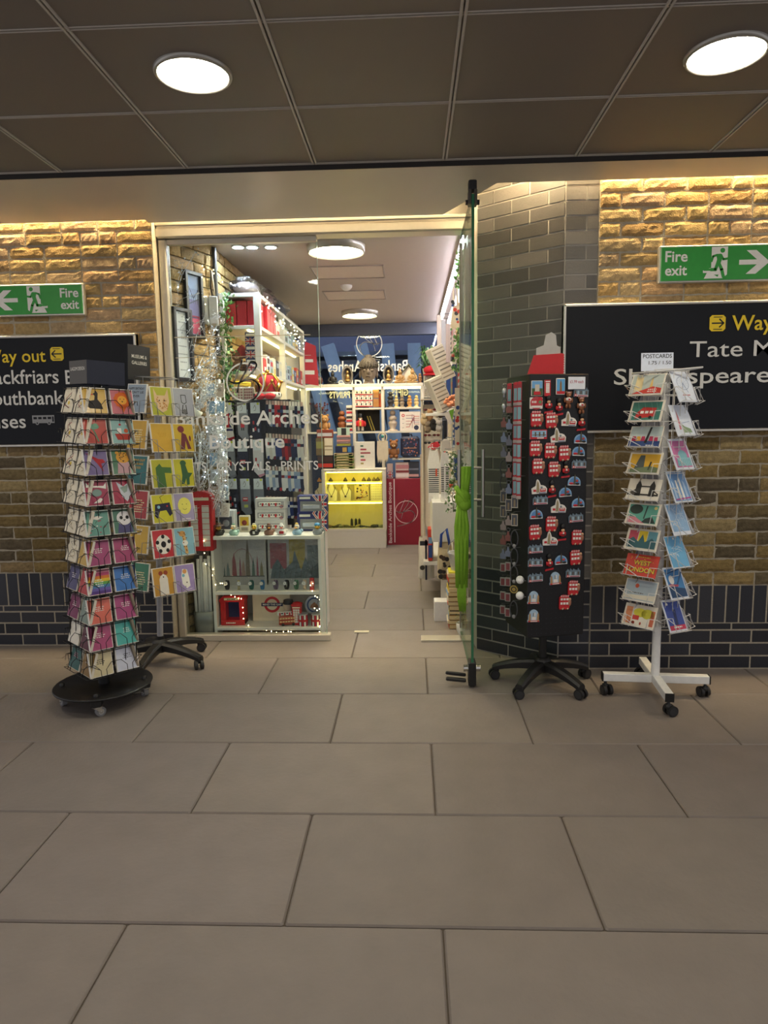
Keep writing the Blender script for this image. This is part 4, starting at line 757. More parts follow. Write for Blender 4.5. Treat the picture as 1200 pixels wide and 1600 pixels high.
pic_magnet(760+475/6.154, 500+800/6.154, .066, .056, 'jumbled red scene magnet below the blue sky picture magnet', lambda m, w, h, y: (m.disc(0, 0, w*.48, C('#b8434a'), y), m.rect(-w*.4, -h*.1, w*.05, h*.3, R2D, y-.0006), [m.rect(-w*.36+w*.13*i, 0, -w*.28+w*.13*i, h*.2, WH2, y-.001) for i in range(3)], m.disc(w*.28, h*.3, w*.2, R2D, y-.0008), m.disc(w*.28, h*.1, w*.12, C('#6a8a5a'), y-.0012), m.rect(-w*.4, -h*.4, w*.4, -h*.22, WH2, y-.001)))
p = onface(760+858/6.154, 500+608/6.154); m = MB(); m.box((0, -.012, 0), (.090, .003, .060), C('#e8ecf4', .4), .001); m.text('\u00a31.99 each', 0, .0, .014, C('#b0304a', .6), -.0142, .004, wid=.07); m.cyl((0, -.011, .02), (0, .0, .02), .003, WH2, 6); tag(m.build('price_tag', M=FM @ T(p.x, 0, p.z)), 'white price tag reading 1.99 each at the top of the magnet panel', 'price tag')
# key rings and pens on the left side of the stand
LM = T(*B4) @ RZ(PH4-PI/2) @ T(0, -MWD/2, 0); KM = C('#8c8c8e', .3, .9)
KT = T(0, -.034, 0) @ RZ(.95) @ Matrix.Scale(1.2, 4)
def keyring(kd, i):
    m = MB(); m.cyl((0, 0, .006), (0, -.04, .006), .0018, KM, 6)
    if kd == 'pen': m.T = KT; m.box((0, 0, -.038), (.020, .003, .085), C('#a03038', .5)); m.rect(-.007, -.07, .007, -.02, C('#7fa8b0'), -.002); m.disc(0, .0, .007, R2D, -.002, n=10); m.box((0, 0, -.085), (.02, .008, .014), C('#a89c98', .5), .002)
    elif kd == 'loop': m.T = KT; m.tube([(.016*math.sin(a), 0, -.034+.036*math.cos(a)) for a in (2*PI*k/16 for k in range(16))], .003, C('#55565a', .4, .6), 6, True); m.ball((0, 0, -.066), (.009, .004, .009), GREY, 8, 6)
    elif kd == 'frame': m.T = KT; m.box((0, 0, -.03), (.028, .004, .052), C('#b8b0a0', .4)); m.rect(-.011, -.052, .011, -.008, C('#4a4f58'), -.0025); m.rect(-.004, -.05, .004, -.02, C('#8a7a60'), -.003)
    elif kd == 'charm': m.T = KT; m.tube([(.008*math.sin(a), 0, .0+.008*math.cos(a)) for a in (2*PI*k/10 for k in range(10))], .0015, KM, 5, True); m.prism([(-.012, -.05), (.012, -.05), (.014, -.03), (.006, -.024), (.004, -.008), (-.004, -.008), (-.006, -.022), (-.014, -.028)], -.003, .003, C(['#6f7076', '#9c8f86', '#8a5a50', '#7a8494'][i % 4], .35, .5))
    elif kd == 'metal': m.T = KT; m.tube([(.009*math.sin(a), 0, .0+.009*math.cos(a)) for a in (2*PI*k/10 for k in range(10))], .0016, KM, 5, True); m.ball((0, 0, -.026), (.011, .006, .016), C('#c9c9cb', .3, .6), 10, 8); m.box((0, 0, -.046), (.012, .006, .014), KM, .002)
    elif kd == 'tag': m.T = KT; m.box((0, 0, -.024), (.024, .008, .038), C('#9d9a93', .4), .005); m.rect(-.008, -.04, .008, -.01, C('#7a3a3c'), -.0045)
    elif kd == 'coin': m.T = KT; m.cyl((0, -.003, -.022), (0, .003, -.022), .018, C('#b8a25c', .35, .7), 16); m.ring(0, -.022, .008, .012, BK2, -.0035)
    return m
cols = [(-.105, 'outermost'), (-.030, 'second'), (.055, 'third'), (.105, 'fourth')]
kinds = {0: ['metal', 'metal', 'charm', 'charm', 'charm', 'loop', 'loop', 'frame', 'frame', 'charm', 'charm', 'charm', 'tag', 'tag', 'tag', 'tag'], 1: ['pen', 'charm', 'charm', 'charm', 'charm', 'charm', 'charm', 'frame', 'charm', 'charm', 'charm', 'tag', 'tag', 'tag', 'tag'], 2: ['pen', 'pen', 'pen', 'pen', 'pen', 'pen', 'frame', 'frame', 'loop', 'loop', 'loop', 'coin', 'loop'], 3: ['pen', 'pen', 'pen', 'pen', 'pen', 'pen']}
KN = {'pen': ('souvenir_pen', 'carded red souvenir pen'), 'loop': ('key_ring', 'dark loop key ring'), 'frame': ('key_ring', 'framed picture key ring'), 'charm': ('key_ring', 'dull metal charm key ring'), 'metal': ('key_ring', 'shiny silver key ring'), 'tag': ('key_ring', 'pale rounded tag key ring'), 'coin': ('key_ring', 'brass coin key ring')}
for c, L in kinds.items():
    n = len(L); top = MZ1-.04; st = (1.25/n) if c < 3 else .093; st = min(st, .093)
    for i, kd in enumerate(L):
        M = LM @ T(cols[c][0], 0, top-st*i) ; nm, dd = KN[kd]
        tag(keyring(kd, i+c).build(nm, M=M), f'{dd}, {NUM[i]} down, {cols[c][1]} column, side of the magnet stand', 'pen' if kd == 'pen' else 'key ring', 'key rings and pens on the side of the stand')
for i, (px, py) in enumerate(((814, 909), (814, 934))):
    p = onface(px, py); m = MB(); m.ball((0, 0, 0), .021, C('#f0efea', .4), 16, 12); m.cyl((0, 0, 0), (.03, .02, 0), .003, KM, 6)
    tag(m.build('golf_ball', M=LM @ T(.112, -.024, p.z)), ['upper', 'lower'][i]+' white golf ball key ring on the left edge of the magnet stand', 'key ring', 'golf ball key rings')
# ================================================================== OPEN GLASS DOOR
XD = .313
t = thing('glass_door', 'open frameless glass door seen edge-on at the right of the entrance', 'door', (XD, 3.51, 0))
m = MB(); m.box((0, .41, 1.285), (.012, .80, 2.45), GLASS('#e6f4ea', .6)); m.build('pane', t)
GE = C('#2f6b4c', .25); m = MB(); m.box((0, .006, 1.285), (.0135, .012, 2.452), GE); m.build('front_edge', t)
m = MB(); m.box((0, .41, 2.512), (.013, .80, .004), GE); m.box((0, .41, .059), (.013, .80, .004), GE); m.build('green_edge', t)
m = MB()
for s in (-1, 1): m.box((s*.014, .03, 2.50), (.016, .06, .07), C('#6b6760', .35, .8), .003); m.cyl((s*.006, .03, 2.48), (s*.034, .03, 2.48), .012, DARK, 12)
m.box((0, .03, 2.555), (.04, .05, .05), DARK, .004); m.build('top_patch', t)
m = MB(); m.box((0, .035, .075), (.04, .08, .13), BLACK, .004); m.cyl((.02, .03, .10), (.045, .03, .10), .018, CHROME, 16); m.cyl((-.02, .03, .10), (-.045, .03, .10), .018, CHROME, 16); m.build('bottom_lock', t)
m = MB(); m.box((-.085, .05, .06), (.11, .018, .018), BLACK, .004, RYm(.12)); m.box((-.085, .03, .035), (.11, .024, .018), BLACK, .004, RYm(.1)); m.build('foot_lever', t)
for s in (-1, 1):
    m = MB(); m.cyl((s*.062, .09, .91), (s*.062, .09, 1.265), .010, C('#b0aca2', .3, .9), 16)
    for z in (1.0, 1.17): m.cyl((s*.006, .09, z), (s*.062, .09, z), .007, C('#b0aca2', .3, .9), 10)
    m.build('pull_handle', t)
m = MB(); m.box((0, .81, 1.285), (.02, .01, 2.4), C('#9a958b', .4, .7)); m.build('hinge_strip', t)
# green scarf tied round the inner handle
SC = C('#7fae2a', .8, 0, .12, 50., .3, 200.); SCx, SCy = .262, 3.60
t = thing('scarf', 'long lime green fringed scarf knotted round the inner door handle', 'scarf', (SCx, SCy, 0))
zt0, zk, zb0 = at(725, 729, 3.6).z, at(722, 778, 3.6).z, at(722, 940, 3.6).z
m = MB()
for k in range(4): m.tube([(.025+.010*k-.015, -.012+.008*(k % 2), zt0), (.020+.008*k-.012, -.018, (zt0+zk)/2), (.006+.006*k, -.015, zk)], .012, SC, 8)
m.build('upper_fold', t)
m = MB(); m.ball((.006, -.018, zk+.0), (.042, .026, .052), SC, 14, 10); m.ball((.018, -.026, zk-.03), (.034, .020, .035), SC, 14, 10); m.tube([(-.03, -.01, zk+.06), (-.012, -.03, zk+.03), (.02, -.035, zk-.01), (.04, -.02, zk-.03)], .014, SC, 8); m.build('knot', t)
m = MB()
for k in range(7):
    x = -.028+.0095*k; m.tube([(x*.5, -.015, zk-.02), (x*1.1, -.022+.006*(k % 2), zk-.15), (x*1.0, -.016+.008*((k+1) % 2), (zk+zb0)/2), (x*.85, -.015, zb0+.08+.02*(k % 3))], .009, SC, 7)
m.build('hanging_end', t)
m = MB()
for k in range(16):
    x = -.026+.0034*k; m.tube([(x*.85, -.016, zb0+.11+random.uniform(0, .02)), (x*.8+random.uniform(-.003, .003), -.018, zb0+.03), (x*.7+.004, -.016, zb0-.05+random.uniform(-.01, .03))], .0026, SC, 5)
m.build('fringe', t)
m = MB(); m.box((.18, YF-.005, .008), (.26, .10, .016), alu, .003); struct(m.build('trim_5'))
m = MB(); m.box((-.35, 4.50, .004), (.10, .035, .008), C('#cfc9bd', .4, .5), .001); struct(m.build('trim_6'))
# ================================================================== helpers for the goods
def fr(x0, y0, x1, y1, Y):
    a = at((x0+x1)/2, y1, Y); b = at((x0+x1)/2, y0, Y); c0 = at(x0, (y0+y1)/2, Y); c1 = at(x1, (y0+y1)/2, Y)
    return a.x, a.z, c1.x-c0.x, b.z-a.z
def goods(name, lab, cat, px, Y, depth, col, deco=None, group=None, bev=.003, rz=0., tilt=0., z=None, mat=None):
    cx, z0, w, h = fr(*px, Y); z0 = z if z is not None else z0
    m = MB(); m.box((0, depth/2, h/2), (w, depth, h), mat or (C(col) if isinstance(col, str) else col), min(bev, w*.2, h*.2, depth*.2))
    if deco: deco(m, w, h, -.0008)
    return tag(m.build(name, M=T(cx, Y, z0) @ RZ(rz) @ RXm(-tilt)), lab, cat, group)
def stripe(*qs): # horizontal bands (z0,z1,colour)
    return lambda m, w, h, y: [m.rect(-w*.46, h*a, w*.46, h*b, C(q), y) for a, b, q in qs]
def union(m, w, h, y, x0=-.5, x1=.5, z0=0., z1=1.):
    a, b, c, d = w*x0, w*x1, h*z0, h*z1; X, Z = (a+b)/2, (c+d)/2; m.rect(a, c, b, d, C('#23306b'), y); ww = min(b-a, d-c)
    for p, q in (((a, c), (b, d)), ((a, d), (b, c))): m.line([p, q], ww*.16, PAPER, y-.0004)
    for p, q in (((a, c), (b, d)), ((a, d), (b, c))): m.line([p, q], ww*.06, RED, y-.0007)
    m.rect(X-ww*.16, c, X+ww*.16, d, PAPER, y-.001); m.rect(a, Z-ww*.16, b, Z+ww*.16, PAPER, y-.001); m.rect(X-ww*.09, c, X+ww*.09, d, RED, y-.0013); m.rect(a, Z-ww*.09, b, Z+ww*.09, RED, y-.0013)
def teddy(lab, px, Y, col, extra=None, z=None, group=None):
    cx, z0, w, h = fr(*px, Y); z0 = z if z is not None else z0; s = h; t = thing('teddy_bear', lab, 'soft toy', (cx, Y, z0), group=group); F = C(col, .9, 0, .2, 80., .4, 200.); k = w/h/.62
    m = MB(); m.ball((0, 0, .30*s), (.22*s*k, .2*s, .28*s), F, 12, 9); m.ball((0, -.03*s, .72*s), (.23*s*k, .2*s, .22*s), F, 12, 9); m.ball((0, -.2*s, .66*s), (.09*s*k, .08*s, .07*s), C('#d8b78a', .9), 8, 6); m.ball((0, -.27*s, .69*s), .03*s, BLACK, 6, 5)
    for q in (-1, 1):
        m.ball((q*.17*s*k, -.02*s, .92*s), .08*s, F, 8, 6); m.ball((q*.25*s*k, -.06*s, .36*s), (.08*s, .08*s, .18*s), F, 8, 6); m.ball((q*.15*s*k, -.16*s, .10*s), (.1*s, .16*s, .1*s), F, 8, 6); m.ball((q*.08*s*k, -.2*s, .77*s), .024*s, BLACK, 6, 5)
    m.build('body', t)
    if extra: extra(t, s)
    return t
# ---- shop lights
def shoplight(px, py, r, lab, s):
    p = onz(px, py, ZS); return downlight(p.x, p.y, ZS, r, lab, s, '#fff0c4', .05)
shoplight(525, 384, .20, 'round domed ceiling light just inside the shop entrance', SHOPLAMP)
shoplight(562, 487, .20, 'round domed ceiling light at the back of the shop', SHOPLAMP)
for i, px in enumerate((372, 394, 423)):
    p = onz(px, 385, ZS); t = thing('spotlight', ['left', 'middle', 'right'][i]+'most of three small cold downlights inside the shop window' if i != 1 else 'middle one of three small cold downlights inside the shop window', 'light', (p.x, p.y, ZS)); m = MB(); m.lathe([(.05, .004), (.05, -.008), (.036, -.010), (.036, .0)], WHITE, 24); m.build('rim', t); m = MB(); m.lathe([(1e-5, -.006), (.036, -.006)], E('#cfe4ff', DOWN), 20); m.build('lens', t)
t = thing('strip_light', 'long white strip light along the right edge of the shop ceiling', 'light', (.36, 6.4, ZS)); m = MB(); m.box((0, 0, -.012), (.05, 4.0, .024), WHITE, .003); m.build('housing', t); m = MB(); m.box((-.004, 0, -.028), (.026, 3.96, .010), E('#f3f2ff', STRIP), .003); m.build('diffuser', t)
for i, (px, py) in enumerate(((545, 425), (555, 461))):
    p = onz(px, py, ZS); m = MB()
    for c, d in (((0, .22, 0), (.56, .012, .01)), ((0, -.22, 0), (.56, .012, .01)), ((.28, 0, 0), (.012, .45, .01)), ((-.28, 0, 0), (.012, .45, .01))): m.box(c, d, C('#9d938d', .6))
    m.box((0, 0, .004), (.55, .43, .006), C('#cfc3bc', .6)); tag(m.build('ceiling_hatch', loc=(p.x, p.y, ZS-.003)), ['access hatch in the shop ceiling in front of the smoke detector', 'access hatch in the shop ceiling behind the smoke detector'][i], 'hatch', 'ceiling hatches')
p = onz(541, 446, ZS); m = MB(); m.lathe([(.052, 0), (.052, -.015), (.04, -.03), (.025, -.042), (.0001, -.045)], WHITE, 24); tag(m.build('smoke_detector', loc=(p.x, p.y, ZS)), 'white smoke detector on the shop ceiling', 'smoke detector')
# ================================================================== WINDOW CABINET
CX, CW, CY, CD = -.968, .735, 4.405, .36; CZT, CZS, CZB = .686, .300, .05
t = thing('display_cabinet', 'low white two-tier display cabinet behind the shop window', 'cabinet', (CX, CY, 0)); CWm = C('#eeece6', .45, 0, .04)
m = MB(); m.box((0, CD/2, CZT-.012), (CW, CD, .024), CWm, .002); m.build('top_board', t); m = MB(); m.box((0, CD/2, CZS), (CW-.04, CD, .022), CWm, .002); m.build('shelf', t); m = MB(); m.box((0, CD/2, CZB+.005), (CW-.04, CD, .02), CWm, .002); m.build('bottom_board', t)
for s in (-1, 1): m = MB(); m.box((s*(CW/2-.010), CD/2, (CZT-.024)/2), (.02, CD, CZT-.024), CWm, .002); m.build('side_panel', t)
m = MB(); m.box((0, CD-.006, .36), (CW-.04, .01, .60), CWm); m.build('back_panel', t)
# ducks
def duck(i, px, body, head, hat, beak='#e59a2a'):
    p = at(px, 838, 4.44); t = thing('rubber_duck', DK[i], 'rubber duck', (p.x, 4.45, CZT), random.uniform(-.25, .25), 'rubber ducks on the window cabinet'); B = C(body, .35, coat=.3); H = C(head, .35, coat=.3)
    m = MB(); m.lathe([(.0001, 0), (.026, .001), (.033, .012), (.032, .024), (.022, .034), (.010, .038)], B, 16, sx=1.0, sy=.85); m.ball((.03, .004, .028), (.012, .01, .012), B, 8, 6); m.build('body', t)
    m = MB(); m.ball((0, -.004, .054), (.0185, .018, .019), H, 14, 10); m.ball((-.008, -.021, .060), .0035, BLACK, 6, 5); m.ball((.008, -.021, .060), .0035, BLACK, 6, 5); m.build('head', t); m = MB(); m.ball((0, -.024, .050), (.010, .008, .0045), C(beak, .4), 10, 6); m.build('beak', t)
    if hat:
        m = MB(); Hm = C(hat[1], .5)
        if hat[0] == 'brim': m.lathe([(.036, .066), (.034, .069), (.016, .071), (.015, .084), (.0001, .086)], Hm, 18)
        elif hat[0] == 'cap': m.lathe([(.0205, .060), (.021, .068), (.014, .076), (.0001, .079)], Hm, 14)
        elif hat[0] == 'tuft': m.ball((0, -.002, .072), (.012, .012, .009), Hm, 10, 6)
        m.build('hat', t)
    if i in (2, 4): m = MB(); m.box((0, -.0285, .02), (.014 if i == 2 else .03, .004, .018), C('#f0eee8' if i == 2 else '#c3242c'), .001); m.build('costume', t)
DK = ['leftmost rubber duck, dark body under a wide brown brimmed hat', 'rubber duck with a white head and mint green body', 'rubber duck in a black dinner suit with yellow head', 'plain brown rubber duck at the middle of the row', 'white rubber duck in a red waistcoat', 'pale rubber duck with a light blue body', 'rightmost rubber duck, grey with a blue cap']
for i, a in enumerate(((342, '#2a2724', '#d8a83a', ('brim', '#4a3024')), (365, '#a8d0c0', '#f0e6c8', ('tuft', '#7fb0a0')), (397, '#1d1d20', '#e8cc4a', ('tuft', '#e9e2c8')), (420, '#8a6450', '#7d5844', ('tuft', '#6d4a38')), (440, '#e9e6e2', '#f2efea', ('tuft', '#f4f2ee'), '#c8402c'), (464, '#9cc2dc', '#efe6d2', ('tuft', '#d8b04a')), (496, '#8f979c', '#e2c23a', ('cap', '#3f8fc0')))): duck(i, *a)
# boxes behind the ducks
def train(m, w, h, y):
    m.rect(-w*.42, h*.22, w*.46, h*.72, C('#9ea0a2'), y); m.box((0, y-.006, h*.46), (w*.74, .012, h*.34), C('#f0efec'), .002)
    for k in (-.24, -.02, .2): m.rect(w*k-.006, h*.31, w*k+.006, h*.6, RED, y-.0125)
    for k in range(8): m.rect(w*(-.33+.09*k), h*.46, w*(-.28+.09*k), h*.57, C('#2f3338'), y-.0122)
    m.ring(w*.38, h*.26, .007, .011, RED, y-.0128, 16); m.rect(w*.38-.013, h*.26-.002, w*.38+.013, h*.26+.002, C('#23306b'), y-.013)
zz = CZT
for i, (y0, y1) in enumerate(((819, 836), (802, 819), (785, 802))):
    o = goods('toy_train_box', ['lowest', 'middle', 'topmost'][i]+' window box of a white and red toy train behind the ducks', 'toy box', (399, y0, 446, y1), 4.60, .10, '#d8d8d8', train, 'toy train boxes', z=zz); zz += fr(399, y0, 446, y1, 4.60)[3]+.001
zz = CZT
for i, (y0, y1) in enumerate(((809, 837), (782, 809))):
    o = goods('toy_vehicle_box', ['lower', 'upper'][i]+' flag-printed window box with a silver toy at the right of the cabinet', 'toy box', (465, y0, 511, y1), 4.60, .10, '#2a2f6e', lambda m, w, h, y: (union(m, w, h, y, .05, .5, .0, 1.), m.rect(-w*.4, h*.1, w*.34, h*.68, C('#8a8d90', .25), y-.0016), m.box((-w*.02, y-.004, h*.36), (w*.6, .006, h*.24), C('#c9ccd0', .25, .6), .002), m.rect(-w*.42, h*.80, -w*.05, h*.93, PAPER, y-.0016)), 'flag toy boxes', z=zz); zz += fr(465, y0, 511, y1, 4.60)[3]+.001
goods('figure_box', 'white and grey window box of a toy behind the brown-hatted duck', 'toy box', (341, 798, 367, 832), 4.58, .08, '#dfe3e8', lambda m, w, h, y: (m.rect(-w*.4, h*.08, w*.36, h*.72, C('#4f5560', .3), y), m.ball((0, y-.002, h*.42), (w*.2, .006, h*.16), C('#8a8f98'), 10, 8), m.rect(-w*.4, h*.8, w*.2, h*.92, C('#7b93b8'), y)), z=CZT)
goods('toy_pack', 'yellow and white carded toy pack behind the ducks', 'toy box', (374, 806, 391, 832), 4.57, .03, '#e9e2cc', lambda m, w, h, y: (m.rect(-w*.4, h*.4, w*.4, h*.92, C('#d9b430'), y), m.ball((0, y-.002, h*.58), (w*.24, .005, h*.16), C('#7d2a24'), 8, 6), m.rect(-w*.3, h*.1, w*.3, h*.3, C('#9a8f80'), y)), z=CZT)
# prints leaning in the upper tier
def skyline(m, w, h, y, base=.16):
    for x, ww, hh, q in ((-.42, .03, .22, '#5d7f78'), (-.34, .08, .30, '#7f9a9a'), (-.2, .11, .50, '#b5485a'), (-.07, .05, .42, '#a84a6a'), (.0, .09, .34, '#c9a08a'), (.1, .10, .84, '#8a7a5a'), (.22, .07, .4, '#4f7f6a'), (.31, .05, .46, '#b84a5a'), (.40, .08, .32, '#a89a5a')): m.poly([(w*(x-ww/2), h*base), (w*(x+ww/2), h*base), (w*(x+ww*.3), h*(base+hh*.6)), (w*x, h*(base+hh)), (w*(x-ww*.34), h*(base+hh*.6))], C(q), y)
    m.line([(w*(-.02+.22*math.cos(a)), h*(.48+.30*math.sin(a))) for a in (PI*i/14 for i in range(15))], .003, C('#b8506a'), y); m.rect(-w*.45, h*(base-.02), w*.46, h*base, C('#3a3a38'), y-.0003)
ZU = CZS+.011
t = goods('art_print', 'skyline art print in clear wrapping, left of the upper cabinet tier', 'print', (346, 846, 417, 918), 4.60, .006, '#efece4', lambda m, w, h, y: (skyline(m, w, h, y, .2), m.box((0, y-.006, h/2), (w*.99, .001, h*.99), FOIL('#ffffff', .10))), z=ZU, tilt=.03)
t = goods('art_print', 'art print of red, yellow and blue panels right of the upper cabinet tier', 'print', (420, 846, 503, 918), 4.60, .006, '#e6e4dc', lambda m, w, h, y: (m.rect(-w*.46, h*.35, -w*.15, h*.9, C('#bf4658'), y), m.rect(-w*.10, h*.35, w*.2, h*.98, C('#d9c02c'), y), m.rect(w*.24, h*.3, w*.48, h*.85, C('#8a9ea0'), y), m.poly([(-w*.46, h*.14), (w*.48, h*.14), (w*.48, h*.5), (w*.3, h*.34), (w*.2, h*.6), (w*.12, h*.3), (.02, h*.55), (0, h*.75), (-w*.04, h*.5), (-w*.2, h*.32), (-w*.32, h*.56), (-w*.42, h*.4)], C('#56767a'), y-.0004), [m.line([(w*(-.4+.1*k), h*.14), (w*(-.36+.1*k), h*(.3+.2*((k*5) % 3)/3))], .004, C('#24383c'), y-.0008) for k in range(9)], m.box((0, y-.006, h/2), (w*.99, .001, h*.99), FOIL('#ffffff', .12))), z=ZU, tilt=.03)
WC_ = ['#1c1d22', '#b8ad84', '#2f6a62', '#3d7fb0', '#7d6a80', '#1b1b1e', '#5d8a6c', '#c7b5a0']; WN = ['black', 'khaki', 'dark green', 'blue', 'purple grey', 'plain black', 'sage green', 'beige']
for i, px in enumerate((355, 373, 393, 410, 431, 448, 463, 476)):
    p = at(px, 912, 4.46); t = thing('wristwatch', f'wristwatch on a {WN[i]} strap, {NUM[i]} from the left in the window cabinet', 'watch', (p.x, 4.46, ZU), random.uniform(-.5, .3), 'wristwatches in the cabinet')
    m = MB(); vs = []; n = 20
    for k in range(n):
        a = 2*PI*k/n
        for x in (-.009, .009): vs.append((x, .020*math.sin(a), .034+.033*math.cos(a))); 
        for x in (-.009, .009): vs.append((x, .0175*math.sin(a), .034+.0305*math.cos(a)))
    fs = []
    for k in range(n):
        j = (k+1) % n; A0 = k*4; B0 = j*4; fs += [(A0, A0+1, B0+1, B0), (A0+2, B0+2, B0+3, A0+3), (A0, B0, B0+2, A0+2), (A0+1, A0+3, B0+3, B0+1)]
    m.add(vs, fs, C(WC_[i], .5), True); m.build('strap', t); m = MB(); m.cyl((0, -.017, .046), (0, -.024, .048), .0135, CHROME, 18); m.cyl((0, -.024, .048), (0, -.0246, .0482), .0115, C('#e9e6dc', .3), 18); m.box((0, -.025, .051), (.0012, .0006, .008), BLACK); m.box((.003, -.025, .048), (.006, .0006, .0012), BLACK); m.build('dial', t)
goods('booklet', 'small upright red booklet at the right end of the watches', 'booklet', (484, 898, 491, 917), 4.44, .010, '#a3242c', lambda m, w, h, y: illeg(m, 0, h*.7, 5, w*.7, PAPER, y, .004, .009), z=ZU)
# lower tier
ZL = CZB+.0155
cx, z0, w_, h_ = fr(343, 928, 387, 992, 4.46); t = thing('toy_phone_box', 'large red toy telephone box with an open dark front in the lower cabinet tier', 'toy', (cx, 4.46, ZL)); RP = C('#c8232a', .35, coat=.3)
m = MB(); h_ = .205; w_ = .165
m.box((-w_/2+.018, .04, h_*.42), (.036, .09, h_*.84), RP, .004); m.box((w_/2-.018, .04, h_*.42), (.036, .09, h_*.84), RP, .004); m.box((0, .04, .018), (w_, .10, .036), RP, .004); m.box((0, .08, h_*.4), (w_*.7, .01, h_*.8), C('#2b3c6e', .7))
m.prism([(-w_/2-.004, h_*.80), (w_/2+.004, h_*.80), (w_/2+.004, h_*.88), (w_*.34, h_*1.0), (-w_*.34, h_*1.0), (-w_/2-.004, h_*.88)], -.012, .09, RP); m.build('body', t)
m = MB(); m.box((0, -.014, h_*.90), (w_*.62, .004, .016), C('#e0d8b0'), .001); illeg(m, 0, h_*.885, 1, w_*.5, DARK, -.0165, .007); m.build('sign', t); m = MB(); illeg(m, -.01, .014, 1, w_*.6, PAPER, -.0105, .008); m.build('lettering', t)
def roundel(m, w, h, y):
    cx_, cz = w*.02, h*.5; m.ring(cx_, cz, .038, .056, C('#c8232f'), y, 32); m.rect(cx_-.075, cz-.012, cx_+.075, cz+.012, C('#1c2452'), y-.0006); m.text('MIND THE GAP', cx_, cz-.006, .0125, PAPER, y-.001, .015, wid=.130)
goods('roundel_card', 'cream card with a red ring and navy bar reading mind the gap', 'card', (396, 942, 455, 992), 4.56, .02, '#e6d9bf', roundel, z=ZL, tilt=.05)
t = thing('toy_train', 'small white and red toy train resting on the toy bus in the cabinet', 'toy', (-.853, 4.455, ZL+.070), .25); m = MB(); m.box((0, 0, .013), (.125, .022, .022), C('#efeeea', .4), .003); m.build('body', t); m = MB()
for k in (-.045, -.012, .02, .05): m.box((k, -.0112, .012), (.010, .002, .018), RED)
for k in (-.03, .004, .036): m.box((k, -.0112, .016), (.014, .0016, .008), DARK)
m.build('doors', t)
t = thing('toy_bus', 'orange-red toy double-decker bus in the lower cabinet tier', 'toy', (-.845, 4.455, ZL), .25); m = MB(); m.box((0, 0, .036), (.12, .034, .06), C('#a8331f', .35, coat=.3), .005); m.build('body', t); m = MB()
for zq in (.030, .052):
    for k in range(6): m.box((-.048+.018*k, -.0172, zq), (.014, .002, .010), C('#e8c890', .4))
m.build('windows', t)
for k in (-.035, .035): m = MB(); m.cyl((k, -.02, .010), (k, .02, .010), .010, BLACK, 12); m.build('wheel', t)
cx, z0, w_, h_ = fr(442, 940, 460, 986, 4.52); t = thing('travel_cup', 'travel cup with a dark lid standing behind the toy bus', 'cup', (cx, 4.54, ZL)); m = MB(); m.lathe([(.024, 0), (.031, .125), (.033, .128)], C('#d9c8b4', .4), 20); m.build('body', t); m = MB(); m.lathe([(.036, .127), (.036, .137), (.032, .146), (.033, .152), (.029, .155)], C('#25252c', .45), 20); m.build('lid', t)
cx, z0, w_, h_ = fr(454, 950, 474, 990, 4.45); t = thing('phone_box_bank', 'slim red telephone box money bank beside the travel cup', 'toy', (cx, 4.45, ZL)); m = MB(); m.box((0, .03, .066), (.064, .06, .132), C('#c8242a', .35), .004); m.box((0, .03, .138), (.07, .066, .012), RED, .003); m.ball((0, .03, .145), (.03, .028, .012), RED, 12, 6); m.build('body', t); m = MB(); m.rect(-.022, .018, .022, .112, C('#e9e4da'), -.0008)
for k in range(1, 6): m.rect(-.022, .018+.0157*k-.001, .022, .018+.0157*k+.001, RED, -.0014)
for k in (-.007, .007): m.rect(k-.001, .018, k+.001, .112, RED, -.0014)
m.rect(-.026, .118, .026, .126, C('#efe8d0'), -.0008); m.build('window_bars', t)
cx, z0, w_, h_ = fr(475, 943, 506, 975, 4.56); t = thing('souvenir_plate', 'round souvenir plate standing behind the flag tins', 'plate', (cx, 4.60, ZL+.07)); m = MB(); m.T = RXm(-.18); m.cyl((0, 0, .03), (0, .008, .03), .066, C('#c8d4e4', .25, coat=.3), 32); m.disc(0, .03, .052, C('#3f5f9c'), -.001, n=28); m.disc(0, .03, .042, C('#c3cfe0'), -.0014, n=28); m.poly([(-.03, .01), (.03, .01), (.024, .03), (0, .05), (-.024, .03)], C('#a87a5a'), -.0018); m.build('dish', t); m = MB(); m.box((0, .03, -.04), (.05, .05, .06), BLACK, .003); m.build('stand', t)
for i, px in enumerate((474, 494)):
    cx = at(px, 980, 4.45).x; m = MB(); m.cyl((0, 0, 0), (0, 0, .075), .032, C('#26306a', .35), 22)
    for k in range(5):
        a = -PI/2+(k-2)*.5; m.T = RZ(a+PI/2); m.rect(-.006, .0, .006, .075, RED if k % 2 == 0 else PAPER, -.0326); m.rect(-.012, .030, .012, .045, RED, -.0329); m.T = Matrix()
    m.cyl((0, 0, .075), (0, 0, .083), .034, C('#b9bcc4', .3, .6), 22); tag(m.build('flag_tin', loc=(cx, 4.455, ZL)), ['left', 'right'][i]+' one of two round union flag tins in the lower right of the cabinet', 'tin', 'union flag tins')
